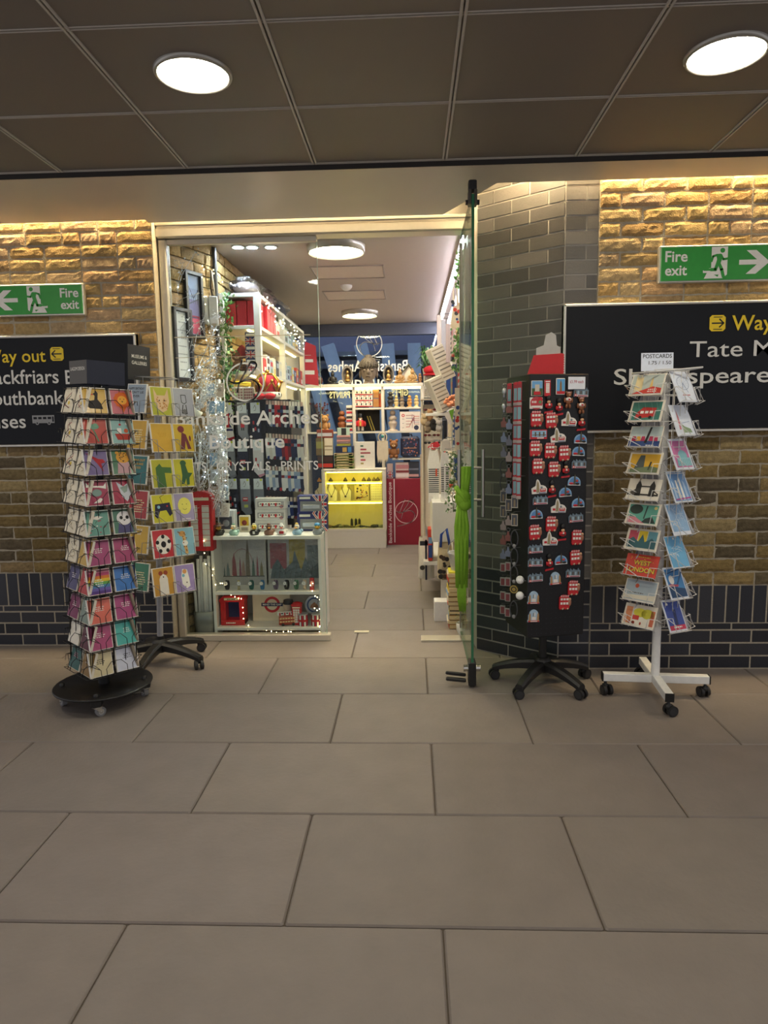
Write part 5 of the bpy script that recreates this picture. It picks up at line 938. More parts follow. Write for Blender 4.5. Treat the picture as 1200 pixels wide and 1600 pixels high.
# fairy lights
BW = E('#ffdca0', FAIRY)
def fairy(lab, pts, nb, col=BW, r=.0028, wire=C('#2a2a20', .6), jit=.015):
    t = thing('fairy_lights', lab, 'fairy lights', pts[0]); o = Vector(pts[0]); P = [Vector(p)-o for p in pts]; m = MB(); Q = []
    for i in range(len(P)-1):
        for k in range(6): u = k/6; Q.append(P[i].lerp(P[i+1], u)+Vector((random.uniform(-jit, jit)*.5, random.uniform(-.004, .004), random.uniform(-jit, jit)*.5)))
    Q.append(P[-1]); m.tube(Q, .0014, wire, 4); m.build('wire', t); pb = MB(); pb.ball((0, 0, 0), (r, r, r*1.2), col, 8, 6); pb = pb.build('bulb', t); pb.location = Q[0]
    for i in range(1, nb):
        c = pb.copy(); COL.objects.link(c); c.parent = t; q = Q[int(i*(len(Q)-1)/(nb-1))]; c.location = q+Vector((random.uniform(-jit, jit), random.uniform(-.006, 0), random.uniform(-jit, jit)))
    return t
A = lambda L, Y: [tuple(at(x, y, Y)) for x, y in L]
fairy('warm fairy lights trailing over the toys in the lower cabinet tier', A([(362, 930), (378, 940), (384, 960), (388, 985), (400, 990), (420, 988), (440, 990), (452, 985), (458, 990)], 4.412), 22)
fairy('warm fairy lights hanging down the inner right side of the cabinet', A([(488, 912), (491, 925), (497, 935), (492, 955), (502, 955), (504, 975), (500, 988)], 4.415), 14)
fairy('warm fairy lights draped down the left edge of the cabinet', A([(318, 845), (322, 880), (334, 895), (340, 915), (350, 912)], 4.385), 8)
fairy('fairy lights strung along the top of the brick wall inside the window', A([(278, 392), (290, 415), (300, 405), (320, 418), (335, 425), (350, 440), (372, 448)], 4.66), 14)
fairy('fairy lights hanging beside the framed pictures inside the window', A([(293, 405), (316, 440), (318, 480), (322, 530)], 4.60), 8)
P = [onx(x, y, -1.04) for x, y in ((406, 462), (412, 480), (425, 492), (440, 508), (452, 516), (466, 528), (474, 540))]; fairy('dense fairy lights draped along the top front of the left shelving', [tuple(p) for p in P], 70, E('#fff3cf', FAIRY), .0038, jit=.05)
# ================================================================== LEFT SIDE OF THE SHOP
WS = C('#dcd8d0', .5, 0, .05)
SX0, SX1, SY0, SY1 = -1.335, -1.05, 4.87, 6.87; PYs = (4.89, 5.80, 6.85); LV = (2.315, 2.095, 1.78, 1.45, 1.08, .60, .12)
t = thing('shelving_unit', 'tall white open shelving unit against the left brick wall of the shop', 'shelves', (SX1, SY0, 0)); m = MB()
for y in PYs:
    m = MB(); m.box((-.02, y-SY0, 1.165), (.045, .045, 2.33), WS, .003); m.build('post', t)
    m = MB(); m.box((-.265, y-SY0, 1.165), (.03, .045, 2.33), WS, .003); m.build('post', t)
for z in LV: m = MB(); m.box((-.143, 1.0, z), (.285, 2.0, .026), WS, .002); m.build('shelf_board', t)
for z in (2.078, 1.763): m = MB(); m.box((-.09, 1.0, z), (.016, 1.95, .008), E('#ffe9a0', WARM*2)); m.build('light_strip', t)
YB_ = YR
# red boxes, front row facing the entrance
for i in range(3):
    x = -1.30+.077*i; m = MB(); m.box((.036, .10, .088), (.072, .20, .176), C('#b3202a', .45), .003); tag(m.build('red_box', loc=(x, 4.915, 2.108)), ['left', 'middle', 'right'][i]+' of three tall red boxes on the top shelf facing the entrance', 'box', 'red boxes facing the entrance')
for i in range(3):
    m = MB(); m.box((-.09, .05, .088), (.18, .098, .176), C('#b8212b', .45), .003); m.rect(0, 0, 0, 0, RED); tag(m.build('red_box', loc=(-1.055, 5.16+.11*i, 2.108)), ['nearest', 'middle', 'farthest'][i]+' of three red boxes behind the first post on the top shelf', 'box', 'red boxes along the top shelf')
pal = ['#d9d6d0', '#b9c6d8', '#23306b', '#b3242c', '#e4ddc4', '#3f4a58', '#8fa6b8', '#c9402c', '#efeeea', '#2a2d38', '#7d9a8a', '#d3b45a', '#5a3a3a', '#a9b4c8']
for li, (z, n, hh, y0, y1) in enumerate(((2.108, 7, .14, 5.50, 6.75), (1.793, 15, .16, 4.98, 6.78), (1.463, 15, .18, 4.98, 6.78), (1.093, 10, .2, 5.0, 6.78))):
    st = (y1-y0)/n
    for i in range(n):
        if any(abs(y0+st*(i+.5)-p) < .05 for p in PYs): continue
        h = hh*random.uniform(.6, 1.05); wd = st*.84; c = pal[(i*5+li*3) % 14]; m = MB(); m.box((-.06, 0, h/2), (.12, wd, h), C(c), .003)
        m.T = RZ(PI/2); q = -.0008; c2 = pal[(i*5+li*3+4) % 14]; m.rect(-wd*.4, h*.55, wd*.4, h*.85, C(c2), q); m.rect(-wd*.3, h*.12, wd*.3, h*.4, C(pal[(i+li+7) % 14]), q); m.T = Matrix()
        tag(m.build('souvenir_box', loc=(-1.06, y0+st*(i+.5), z)), f'small souvenir box, {NUM[i]} from the entrance on the {ORD[li]} shelf of the left shelving', 'box', 'souvenir boxes on the left shelving')
# first bay facing the entrance
for i in range(3):
    m = MB(); m.box((0, .05, .045), (.075, .10, .09), C('#252c60'), .003); union(m, .07, .05, -.001); m.rect(-.03, .06, .03, .08, PAPER, -.001)
    tag(m.build('flag_box', loc=(-1.13, 4.90, 1.793+.091*i)), ['bottom', 'middle', 'top'][i]+' box of the navy union flag stack on the left shelving', 'box', 'stack of flag boxes')
for i, (px, c, nm) in enumerate((((366, 536, 386, 556), '#b3331f', 'red'),)):
    cx, z0, w, h = fr(*px, 4.95); m = MB(); m.lathe([(.045, 0), (.047, .02), (.034, .06), (.012, .085), (.0001, .09)], C(c, .9), 18); m.lathe([(.066, .0), (.068, .006), (.045, .012)], C(c, .9), 18); tag(m.build('felt_hat', loc=(cx, 5.0, 1.90)), 'red felt hat on top of the teddy on the left shelving', 'hat')
teddy('brown teddy bear under the red felt hat on the left shelving', (360, 552, 386, 586), 4.98, '#9a6a3a', z=1.793)
cx, z0, w, h = fr(352, 525, 366, 560, 4.98)
for i, (px, c) in enumerate((((368, 523, 383, 537), '#d8a72c'), ((349, 556, 361, 583), '#7d5a2c'))): goods('gift_box', ['small yellow gift box behind the red felt hat', 'ochre gift box behind the ivy at the left shelving'][i], 'box', px, 5.06, .06, c, z=1.793)
# clear bags on top of the shelving
def wrapped(lab, c, s, tint, col2):
    m = MB(); n, k = 14, 9; prof = [(max(1e-6, math.sin(PI*i/k)), -math.cos(PI*i/k)) for i in range(k+1)]; vs = []
    for q, z in prof:
        for j in range(n): f = random.uniform(.78, 1.16); vs.append((s[0]*q*f*math.cos(2*PI*j/n), s[1]*q*f*math.sin(2*PI*j/n), s[2]*(z*random.uniform(.85, 1.1)+1)))
    m.add(vs, [(i*n+j, i*n+(j+1) % n, (i+1)*n+(j+1) % n, (i+1)*n+j) for i in range(k) for j in range(n)], FOIL(tint, .22, .25))
    t = thing('wrapped_bundle', lab, 'bag', c); m.build('clear_bag', t); m = MB(); m.ball((0, 0, s[2]*.85), (s[0]*.8, s[1]*.8, s[2]*.7), C(col2, .8), 12, 8); m.build('contents', t)
wrapped('clear bag bundle of pale goods at the near end of the shelving top', (-1.19, 5.12, 2.33), (.12, .22, .075), '#f2eff0', '#b9aeb0'); wrapped('clear bag bundle with pinkish goods in the middle of the shelving top', (-1.19, 5.62, 2.33), (.12, .22, .09), '#f4eef0', '#c09aa2'); wrapped('clear bag bundle with navy goods at the far end of the shelving top', (-1.19, 6.15, 2.33), (.12, .25, .09), '#eef0f6', '#5a6488')
m = MB(); m.prism([(-.09, 0), (.10, -.03), (.08, .36), (-.02, .40)], -.006, .006, C('#c3242c', .7)); m.rect(-.05, .08, .06, .12, PAPER, -.007); m.rect(-.03, .2, .05, .23, PAPER, -.007); p = at(480, 597, 6.8); tag(m.build('pennant', M=T(p.x, 6.9, p.z) @ RZ(.3)), 'red pennant with white marks hanging at the far end of the left shelving', 'pennant')
# white box (router) and wall pictures on the splayed brick wall
SW0, SW1 = Vector((-1.508, 4.38)), Vector((-1.35, 4.74)); sa = math.atan2(SW1.y-SW0.y, SW1.x-SW0.x)
def splay(px, py):
    n = Vector((-math.sin(sa), math.cos(sa), 0)); p0 = Vector((SW0.x, SW0.y, 0))-n*.02; d = _ray(px, py); o = Vector((0, 0, CAMZ)); k = (p0-o).dot(n)/d.dot(n); return o+d*k
SWM = T(SW0.x, SW0.y, 0) @ RZ(sa) @ T(0, -.02, 0); SWi = SWM.inverted()
def sframe(lab, x0, x1, y0, y1, fn):
    a = SWi @ splay(x0, (y0+y1)/2); b = SWi @ splay(x1, (y0+y1)/2); za = splay((x0+x1)/2, y1).z; zb = splay((x0+x1)/2, y0).z; w = b.x-a.x; h = zb-za; t = thing('framed_picture', lab, 'picture', M=SWM @ T((a.x+b.x)/2, 0, za)); m = MB()
    for c, d in (((0, -.01, h-.012), (w, .025, .024)), ((0, -.01, .012), (w, .025, .024)), ((-w/2+.012, -.01, h/2), (.024, .025, h)), ((w/2-.012, -.01, h/2), (.024, .025, h))): m.box(c, d, C('#1d1c1e', .4), .003)
    m.build('frame', t); m = MB(); m.box((0, 0, h/2), (w-.04, .006, h-.04), C('#dcd8da', .5)); fn(m, w-.04, h, -.004); m.build('print', t)
sframe('black framed poster of a bridge against a purple and red sky', 288, 315, 425, 528, lambda m, w, h, y: (m.rect(-w*.42, h*.06, w*.42, h*.94, C('#7f93b8'), y), m.rect(-w*.42, h*.3, w*.42, h*.58, C('#5d5a8c'), y-.0005), m.rect(-w*.42, h*.06, w*.42, h*.34, C('#b03a58'), y-.0005), m.line([(-w*.4, h*.8), (0, h*.6), (w*.4, h*.74)], .006, C('#2c3350'), y-.001), m.line([(-w*.4, h*.5), (w*.4, h*.6)], .008, C('#2c3350'), y-.001), [m.line([(w*x, h*.52), (w*x, h*.74)], .004, C('#2c3350'), y-.001) for x in (-.3, -.15, 0, .15, .3)]))
sframe('black framed pale print behind the white twigs', 270, 299, 482, 596, lambda m, w, h, y: (m.rect(-w*.44, h*.05, w*.44, h*.95, C('#d3d6da'), y), illeg(m, 0, h*.8, 12, w*.7, C('#8a8f96'), y-.0005, .008, .05)))
cx, z0, w, h = fr(318, 465, 345, 508, 4.70); t = thing('wall_unit', 'white slotted wall unit with a dark seam beside the ivy', 'box', (-1.345, 4.64, z0), .25); m = MB(); m.box((-.014, .06, h/2), (.028, .13, h), C('#e6e4e0', .4), .006); m.box((.034, .06, h/2), (.060, .14, h), C('#e6e4e0', .4), .006); m.build('body', t); m = MB()
for k in range(9): m.box((.0645, .06, h*.2+h*.07*k), (.002, .09, .004), C('#8a8a88'))
m.build('vents', t); m = MB(); m.tube([(.03, .06, h), (.02, .06, h+.08), (.028, .07, h+.18)], .006, C('#3a332c', .5), 6); m.tube([(.045, .06, h), (.04, .06, h+.08), (.028, .07, h+.18)], .006, C('#c0b090', .5), 6); m.build('cables', t)
p = at(345, 384, 4.76); m = MB(); m.cyl((0, 0, 0), (0, 0, .72), .018, C('#4a4743', .4, .5), 12); tag(m.build('pipe', loc=(-1.325, 4.765, 1.89)), 'dark vertical pipe at the corner of the shop brick wall', 'pipe')
# ivy
def ivy(lab, p0, p1, n, sp, cols=('#3f6b34', '#5a8a44', '#7d9a58'), flowers=0, r=.018):
    t = thing('ivy_garland', lab, 'garland', p0); a = Vector(p0); b = Vector(p1)-a; m = MB(); Q = [b*(k/8)+Vector((random.uniform(-.012, .012), random.uniform(-.01, .01), 0)) for k in range(9)]; m.tube(Q, .003, C('#4a5a30'), 5); m.build('stem', t); m = MB(); ms = [C(c, .6) for c in cols]
    for k in range(n):
        c = b*random.random()+Vector((random.gauss(0, sp), random.gauss(0, sp*.7), 0)); R = Matrix.Rotation(random.uniform(0, 6.28), 4, 'Z') @ Matrix.Rotation(random.uniform(-.6, 1.0), 4, 'X') @ Matrix.Rotation(random.uniform(0, 6.28), 4, 'Y'); q = r*random.uniform(.7, 1.3); m.T = T(*c) @ R
        m.add([(0, 0, -q), (q*.7, .1*q, -.1*q), (q*.35, -.1*q, .5*q), (0, 0, q), (-q*.35, -.1*q, .5*q), (-q*.7, .1*q, -.1*q), (0, -.2*q, 0)], [(0, 1, 6), (1, 2, 6), (2, 3, 6), (3, 4, 6), (4, 5, 6), (5, 0, 6)], random.choice(ms))
    m.T = Matrix(); o = m.build('leaves', t); o['kind'] = 'stuff'
    if flowers:
        m = MB()
        for k in range(flowers): c = b*random.random()+Vector((random.gauss(0, sp), random.gauss(0, sp*.7)-.01, 0)); m.ball(tuple(c), (.008, .006, .008), C('#f0efe8', .7), 6, 5)
        o = m.build('flowers', t); o['kind'] = 'stuff'
ivy('trailing ivy garland down the corner beside the left shelving', tuple(at(352, 455, 4.80)), tuple(at(357, 650, 4.80)), 260, .030)
# ---- white twig tree with cold lights
t = thing('twig_tree', 'white glittery twig tree standing inside the shop window', 'decoration', (-1.42, 4.47, 0)); m = MB(); TW = C('#e8eaf0', .6); tips = []
def branch(p, d, L, r, n):
    q = [p]; 
    for k in range(3): d = (d+Vector((random.gauss(0, .18), random.gauss(0, .08), random.gauss(0, .12)))).normalized(); p = p+d*L/3; p.y = max(-.06, min(.10, p.y)); p.x = max(-.06+.0, min(.16, p.x)); q.append(p.copy())
    m.tube(q, r, TW, 4, r2=r*.6); tips.append(q[2]); tips.append(q[-1])
    if n > 0:
        for k in range(3 if n > 1 else 4): s = random.choice((1, 2, 3)); branch(q[s].copy(), (d+Vector((random.gauss(0, .7), random.gauss(0, .3), random.gauss(.15, .4)))).normalized(), L*.62, r*.62, n-1)
m.tube([(0, 0, 0), (.01, .0, .5), (.0, .01, 1.0)], .010, TW, 6)
for z in (.55, .65, .75, .85, .95, 1.0, 1.0, 1.0, 1.0): branch(Vector((.005, .0, z)), Vector((random.uniform(-.45, .6), random.uniform(-.2, .2), 1)).normalized(), .42, .006, 3)
branch(Vector((0, .01, 1.0)), Vector((-.15, 0, 1)), .7, .006, 3)
m.build('branches', t); m = MB()
for k in range(4200):
    c = random.choice(tips)+Vector((random.gauss(0, .014), random.gauss(0, .008), random.gauss(0, .018))); q = random.uniform(.004, .010); m.T = T(*c) @ RZ(random.uniform(0, 6)) @ RXm(random.uniform(0, 6)); m.add([(-q, 0, 0), (q, 0, 0), (0, 0, q*1.6)], [(0, 1, 2)], TW)
m.T = Matrix(); o = m.build('frosted_leaves', t); o['kind'] = 'stuff'; m = MB()
pb = MB(); pb.ball((0, 0, 0), .0030, E('#dbe9ff', FAIRY), 8, 6); pb = pb.build('bulb', t); pb.location = tips[3]
for k in range(44): c = pb.copy(); COL.objects.link(c); c.parent = t; c.location = random.choice(tips)
p = at(303, 642, 4.42); t = thing('spotlight', 'white clip spotlight shining cold light beside the window lettering', 'light', (p.x, 4.42, p.z)); m = MB(); m.lathe([(.014, -.05), (.02, -.045), (.022, .03), (.027, .034), (.027, .05)], WHITE, 16); o = m.build('shade', t); o.rotation_euler = (0, math.radians(130), .5); m = MB(); m.lathe([(1e-4, .046), (.025, .049)], E('#d5f2ff', DOWN*1.2), 16); o2 = m.build('lens', t); o2.rotation_euler = o.rotation_euler; m = MB(); m.tube([(0, 0, 0), (-.03, .0, .03), (-.06, .0, .04)], .004, GREY, 5); m.build('arm', t)
# ---- white wire card rack inside the window
t = thing('card_rack', 'white wire card rack crowded with pale cards inside the window', 'card rack', (-1.285, 4.60, 0)); m = MB()
for x in (-.075, -.02, .035): m.tube([(x, 0, .72), (x, 0, 1.72)], .003, WWIRE, 5)
m.tube([(0, .01, .69), (0, .01, 1.72)], .010, WWIRE, 8); m.box((.02, .01, .697), (.12, .14, .02), WWIRE, .004)
rz_ = [1.60-.115*k for k in range(8)]
for z in rz_:
    for s in (-.052, .012): m.tube([(s-.03, -.0, z+.05), (s-.03, -.05, z+.03), (s-.03, -.045, z), (s+.03, -.045, z), (s+.03, -.05, z+.03), (s+.03, 0, z+.05)], .002, WWIRE, 4)
m.build('wire_frame', t)
for i, z in enumerate(rz_):
    for s, sd in ((-.052, 'left'), (.012, 'right')):
        m = make_card(.058, .095, C(random.choice(['#d6dad8', '#aebcc0', '#c9b9a8', '#9fb0b8', '#e2e0da', '#c4ccd8']), .4), random.choice(['t', 'squig', 'td', 'mapb']), C('#e9e8e4', .5), .006); tag(m.build('greeting_card', M=T(-1.285, 4.60, 0) @ T(s, -.035, z) @ RXm(-.22)), f'pale card in the {sd} column, {ORD[i]} row of the white rack inside the window', 'card', 'cards in the window rack')
# ---- red phone box and rolled prints
p = at(317, 858, 4.47); t = thing('phone_box_display', 'red telephone box display beside the rolled prints in the window', 'display', (-1.395, 4.40, p.z)); m = MB(); W_, H_ = .160, .40
m.box((0, .04, H_*.42), (W_, .08, H_*.84), C('#c3202a', .4), .004); m.prism([(-W_/2, H_*.84), (W_/2, H_*.84), (W_/2, H_*.90)]+[(W_/2*math.cos(a), H_*.90+.035*math.sin(a)) for a in (PI*k/10 for k in range(11))]+[(-W_/2, H_*.90)], 0, .08, C('#c3202a', .4)); m.build('body', t); m = MB()
for s in (-1, 1):
    m.rect(s*W_*.24-.024, .03, s*W_*.24+.024, H_*.76, C('#e4e0da', .3), -.001)
    for k in range(1, 8): m.rect(s*W_*.24-.024, .03+.038*k-.0015, s*W_*.24+.024, .03+.038*k+.0015, RED, -.0016)
m.rect(-W_*.4, H_*.84, W_*.4, H_*.89, C('#e9dcc0'), -.001); m.build('window_bars', t)
goods('plinth', 'grey plinth under the red telephone box display', 'plinth', (300, 859, 333, 992), 4.45, .08, '#6a6864', z=.0)
p = at(306, 988, 4.40); t = thing('bucket', 'grey metal bucket holding rolled prints inside the window', 'bucket', (-1.405, 4.415, .012)); m = MB(); m.lathe([(.062, 0), (.066, .10), (.070, .165), (.066, .165), (.060, .01)], C('#8f9290', .45, .6), 26, sy=.45); m.build('body', t)
for i in range(6): x = -.045+.018*i; m = MB(); m.tube([(x, .002*(i % 3), .01), (x*1.15+random.uniform(-.008, .008), .006*(i % 3)-.004, .50+.02*(i % 3))], .0105, C('#d6d6d2', .5), 10); tag(m.build('rolled_print', loc=(-1.405, 4.415, .012)), f'white rolled print in the grey bucket, {NUM[i]} from the left', 'rolled print', 'rolled prints in the bucket')
# ---- sock display
t = thing('sock_rack', 'black grid rack of souvenir socks behind the window cabinet', 'display stand', (-1.0, 4.80, 0)); m = MB(); a = at(349, 628, 4.80); b = at(452, 628, 4.80); c = at(472, 628, 5.15); Z1 = a.z; xa, xb = a.x+1.0, b.x+1.0
m.box(((xa+xb)/2, .012, (Z1+.70)/2), (xb-xa, .004, Z1-.70), BLACK)
for k in range(12): x = xa+(xb-xa)*k/11; m.tube([(x, 0, .02), (x, 0, Z1)], .0025, KWIRE, 4)
for k in range(16): z = .75+(Z1-.75)*k/15; m.tube([(xa, 0, z), (xb, 0, z)], .0025, KWIRE, 4)
m.build('grid_panel', t); m = MB(); m.box((xb+.005, .22, (Z1+.02)/2), (.008, .44, Z1-.02), BLACK); m.build('side_panel', t)
m = MB()
for x in (xa, xb): m.cyl((x, 0, 0), (x, 0, Z1+.01), .010, BLACK, 8)
m.build('upright', t)
def sock(col, toe, motif, L=.20, card=True):
    m = MB(); S_ = C(col, .95, 0, .12, 120.); w = .036
    m.prism([(-w, 0), (w, 0), (w, -L*.55), (w*.9, -L*.75), (w*1.1, -L), (w*.2, -L*1.08), (-w*.9, -L*.86), (-w, -L*.5)], -.008, .008, S_); m.prism([(w*1.12, -L*.93), (w*1.1, -L), (w*.2, -L*1.08), (-w*.2, -L*1.0)], -.009, .009, C(toe, .9))
    y = -.0086
    if motif == 'guard': m.disc(0, -L*.40, .012, C('#1b1b1d'), y, .018); m.rect(-.013, -L*.62, .013, -L*.48, RED, y); m.disc(0, -L*.455, .009, C('#e2b490'), y-.0004); m.rect(-.011, -L*.72, -.002, -L*.62, DARK, y); m.rect(.002, -L*.72, .011, -L*.62, DARK, y)
    elif motif == 'union': m.rect(-w*.94, -L*.62, w*.94, -L*.05, C('#27306a'), y); m.line([(-w*.9, -L*.6), (w*.9, -L*.1)], .010, PAPER, y-.0003); m.line([(-w*.9, -L*.1), (w*.9, -L*.6)], .010, PAPER, y-.0003); m.rect(-.010, -L*.62, .010, -L*.05, RED, y-.0006); m.rect(-w*.94, -L*.38, w*.94, -L*.28, RED, y-.0006); m.rect(-w*.94, -L*.74, w*.94, -L*.66, C('#27306a'), y)
    elif motif == 'bits': [m.rect(x, -L*z-.012, x+.012, -L*z+.012, C(q), y) for x, z, q in ((-.022, .45, '#b5242c'), (.008, .5, '#c8ccd8'), (-.01, .66, '#b5242c'), (.012, .72, '#9aa6c4'), (-.024, .7, '#e4e2de'))]
    elif motif == 'bus': m.rect(-.02, -L*.56, .016, -L*.42, RED, y); m.rect(-.016, -L*.49, .012, -L*.45, PAPER, y-.0003); m.rect(-.012, -L*.78, .016, -L*.68, C('#c7d26a'), y)
    if card: m.box((0, -.012, .012), (.066, .002, .074), C('#dfe7ee', .5)); m.disc(.02, .040, .008, C('#d2dc3a'), -.0135); m.line([(-.012, .01), (-.002, .03), (.006, .012), (.0, -.006), (-.01, -.008)], .0025, C('#5a6068'), -.0135); m.tube([(0, -.006, .05), (0, .012, .05)], .002, KM, 4)
    return m
SK = [((354, 640), '#e4e2e6', '#a8243a', 'union', 'white sock with a union flag'), ((377, 640), '#8a8f98', '#8a8f98', 'guard', 'grey sock with a royal guard, upper row'), ((398, 640), '#22263a', '#22263a', 'bits', 'navy sock with red motifs, upper row'), ((357, 700), '#8d929c', '#7a7f88', 'guard', 'grey sock with a royal guard, middle row'), ((378, 700), '#23283c', '#23283c', 'bus', 'navy sock with a small bus, middle row'), ((402, 698), '#d8d6da', '#c98a9a', 'bits', 'pale sock with pink toe, middle row'), ((362, 759), '#262a3c', '#b5242c', 'bits', 'dark sock with red motifs, bottom row'), ((382, 759), '#848a94', '#848a94', 'bus', 'grey sock with a bus motif, bottom row'), ((403, 759), '#7f858f', '#b5485a', 'bits', 'grey sock with red specks, bottom row')]
for (px, py), c, toe, mo, lab in SK: p = at(px, py, 4.74); tag(sock(c, toe, mo).build('sock', loc=(p.x, 4.765, p.z)), lab+' of the sock rack', 'sock', 'socks facing the window')
sc_ = ['#20263f', '#c9d0dc', '#232a4c', '#b5242c', '#e2e2e0', '#1c1f30', '#8fa3c0', '#2c3f78', '#d8d4cc', '#7a2430']
for r_, (py, n, L) in enumerate(((632, 13, .15), (684, 12, .15), (735, 12, .14), (782, 11, .12))):
    for i in range(n):
        u = i/(n-1); x_px = 416+(470-416)*u; p = at(x_px, py+3*u, 4.72+.0*u); m = MB(); c = sc_[(i*3+r_*4+(i*i) % 5) % 10] if r_ != 2 else random.choice(['#c9d0dc', '#e2e2e0', '#8fa3c0', '#20263f']); c2 = sc_[(i*7+r_+2) % 10]; Sm = C(c, .95)
        m.prism([(-.011, 0), (.011, 0), (.012, -L*.6), (.016, -L*.85), (.008, -L), (-.008, -L*.95), (-.012, -L*.5)], -.022, .022, Sm); m.prism([(-.0115, -L*.2), (.0115, -L*.2), (.0115, -L*.34), (-.0115, -L*.34)], -.0228, .0228, C(c2, .9)); m.prism([(.0165, -L*.82), (.008, -L*1.01), (-.006, -L*.97), (-.004, -L*.85)], -.0228, .0228, C(sc_[(i+r_*2+5) % 10], .9)); m.rect(-.008, .0, .008, .03, C(random.choice(['#e2ddd4', '#c9a89a', '#d8c4b4'])), -.01); m.tube([(0, 0, .01), (0, .07, .014)], .0018, KM, 4)
        tag(m.build('sock', M=T(p.x, 4.75, p.z) @ RZ(.25)), f'small hanging sock, {NUM[i]} from left, {ORD[r_]} row, right side of the sock rack', 'sock', 'small socks hung in rows')
# ---- crown hat, cushions and boxes above the socks
cx, z0, w, h = fr(393, 575, 437, 622, 4.72); t = thing('crown_hat', 'red and gold toy crown with a black-spotted white fur band', 'hat', (cx, 4.80, a.z+.012)); m = MB(); m.lathe([(.072, .045), (.078, .09), (.066, .14), (.03, .165), (.0001, .17)], C('#c3202a', .9), 22); m.build('cap', t); m = MB(); m.lathe([(.078, .0), (.092, .012), (.094, .03), (.086, .048), (.076, .05)], C('#efece6', .95, bump=.5, bscale=200.), 26); m.build('fur_band', t); m = MB()
for k in range(16): aa = 2*PI*k/16; m.ball((.0925*math.cos(aa), .0925*math.sin(aa), .026+.008*(k % 2)), (.006, .006, .009), BLACK, 6, 5)
m.build('fur_spots', t); m = MB()
for k in range(6): aa = 2*PI*k/6-PI/2; m.tube([(.082*math.cos(aa), .082*math.sin(aa), .05), (.094*math.cos(aa), .094*math.sin(aa), .12), (.05*math.cos(aa), .05*math.sin(aa), .172), (0, 0, .178)], .007, GOLD, 6); m.ball((.098*math.cos(aa+.52), .098*math.sin(aa+.52), .12), .012, GOLD, 8, 6); m.tube([(.082*math.cos(aa), .082*math.sin(aa), .06), (.096*math.cos(aa+.52), .096*math.sin(aa+.52), .115), (.082*math.cos(aa+1.047), .082*math.sin(aa+1.047), .06)], .008, GOLD, 6)
m.ball((0, 0, .19), .015, GOLD, 10, 8); m.build('gold_points', t)
m = MB(); m.box(((xa+xb)/2-1.0, 4.96, a.z+.003), (xb-xa+.02, .30, .014), C('#1f1e20', .5), .002); tag(m.build('display_board', loc=(0, 0, 0)), 'black board on top of the sock rack', 'board')
def pat(m, w, h, y): [[(m.ring(w*(-.36+.24*i), h*(.15+.22*j), .004, .007, C('#a83a48'), y, 10), m.disc(w*(-.36+.24*i), h*(.15+.22*j), .003, C('#3a3a44'), y, n=8)) for i in range(4)] for j in range(4)]
goods('tea_box', 'left one of two patterned pale boxes beside the crown hat', 'box', (362, 597, 380, 617), 4.80, .08, '#d9d2c8', pat, 'patterned boxes by the crown', z=a.z+.012); goods('tea_box', 'right one of two patterned pale boxes beside the crown hat', 'box', (381, 597, 395, 617), 4.80, .08, '#dcd5cb', pat, 'patterned boxes by the crown', z=a.z+.012)
m = MB()
for k in range(2): m.tube([(0, 0, .02+.012*k), (.10, 0, .03+.012*k), (.19, 0, .02+.012*k)], .009, YEL, 6)
p = at(358, 592, 5.0); tag(m.build('yellow_tube_toy', loc=(p.x, 4.86, a.z+.095)), 'yellow tubular toy lying on the patterned boxes', 'toy')
for i, px in enumerate((404, 420)): p = at(px, 624, 4.66); m = MB(); m.ball((0, 0, .02), (.040, .03, .022), C('#c3202a', .9), 12, 8); tag(m.build('red_mitten', loc=(p.x, 4.70, a.z+.010)), ['left', 'right'][i]+' one of two red plush paws lying below the crown hat', 'soft toy', 'red plush paws')
# ================================================================== BACK OF THE SHOP
YS = 7.95; BS = C('#d8d2c6', .5, 0, .05)
a = at(475, 603, YS); b = at(661, 603, YS); ZT = at(560, 600, YS).z; xl, xr = -1.30, b.x
zc1, zc2 = at(575, 637, YS).z, at(575, 674, YS).z; zct = at(550, 733, 7.7).z
t = thing('back_shelving', 'white open shelving with a lit top edge in front of the rear window', 'shelves', (0, YS, 0)); m = MB(); m.box(((xl+xr)/2, .15, ZT-.018), (xr-xl, .34, .036), BS, .003); m.build('top_board', t)
for px in (477, 553, 598, 660): x = at(px, 640, YS).x; m = MB(); m.box((x, .15, (ZT-.036+.0)/2), (.034, .30, ZT-.036), BS, .003); m.build('upright', t)
for z, px0, px1 in ((zc1, 553, 660), (zc2, 477, 660)): m = MB(); m.box(((at(px0, 640, YS).x+at(px1, 640, YS).x)/2, .15, z-.012), (at(px1, 640, YS).x-at(px0, 640, YS).x, .28, .02), BS, .002); m.build('shelf_board', t)
m = MB(); m.box(((xl+xr)/2, .01, ZT-.050), (xr-xl-.04, .012, .020), E('#fff0a8', WARM*1.6)); m.build('light_strip', t)
m = MB(); x0 = at(556, 0, YS).x; x1 = at(595, 0, YS).x; m.box((at(575, 655, YS).x, .16, (zc1+zc2)/2-.01), (.26, .02, zc1-zc2-.03), C('#221f1d', .8)); m.build('back_panel', t)
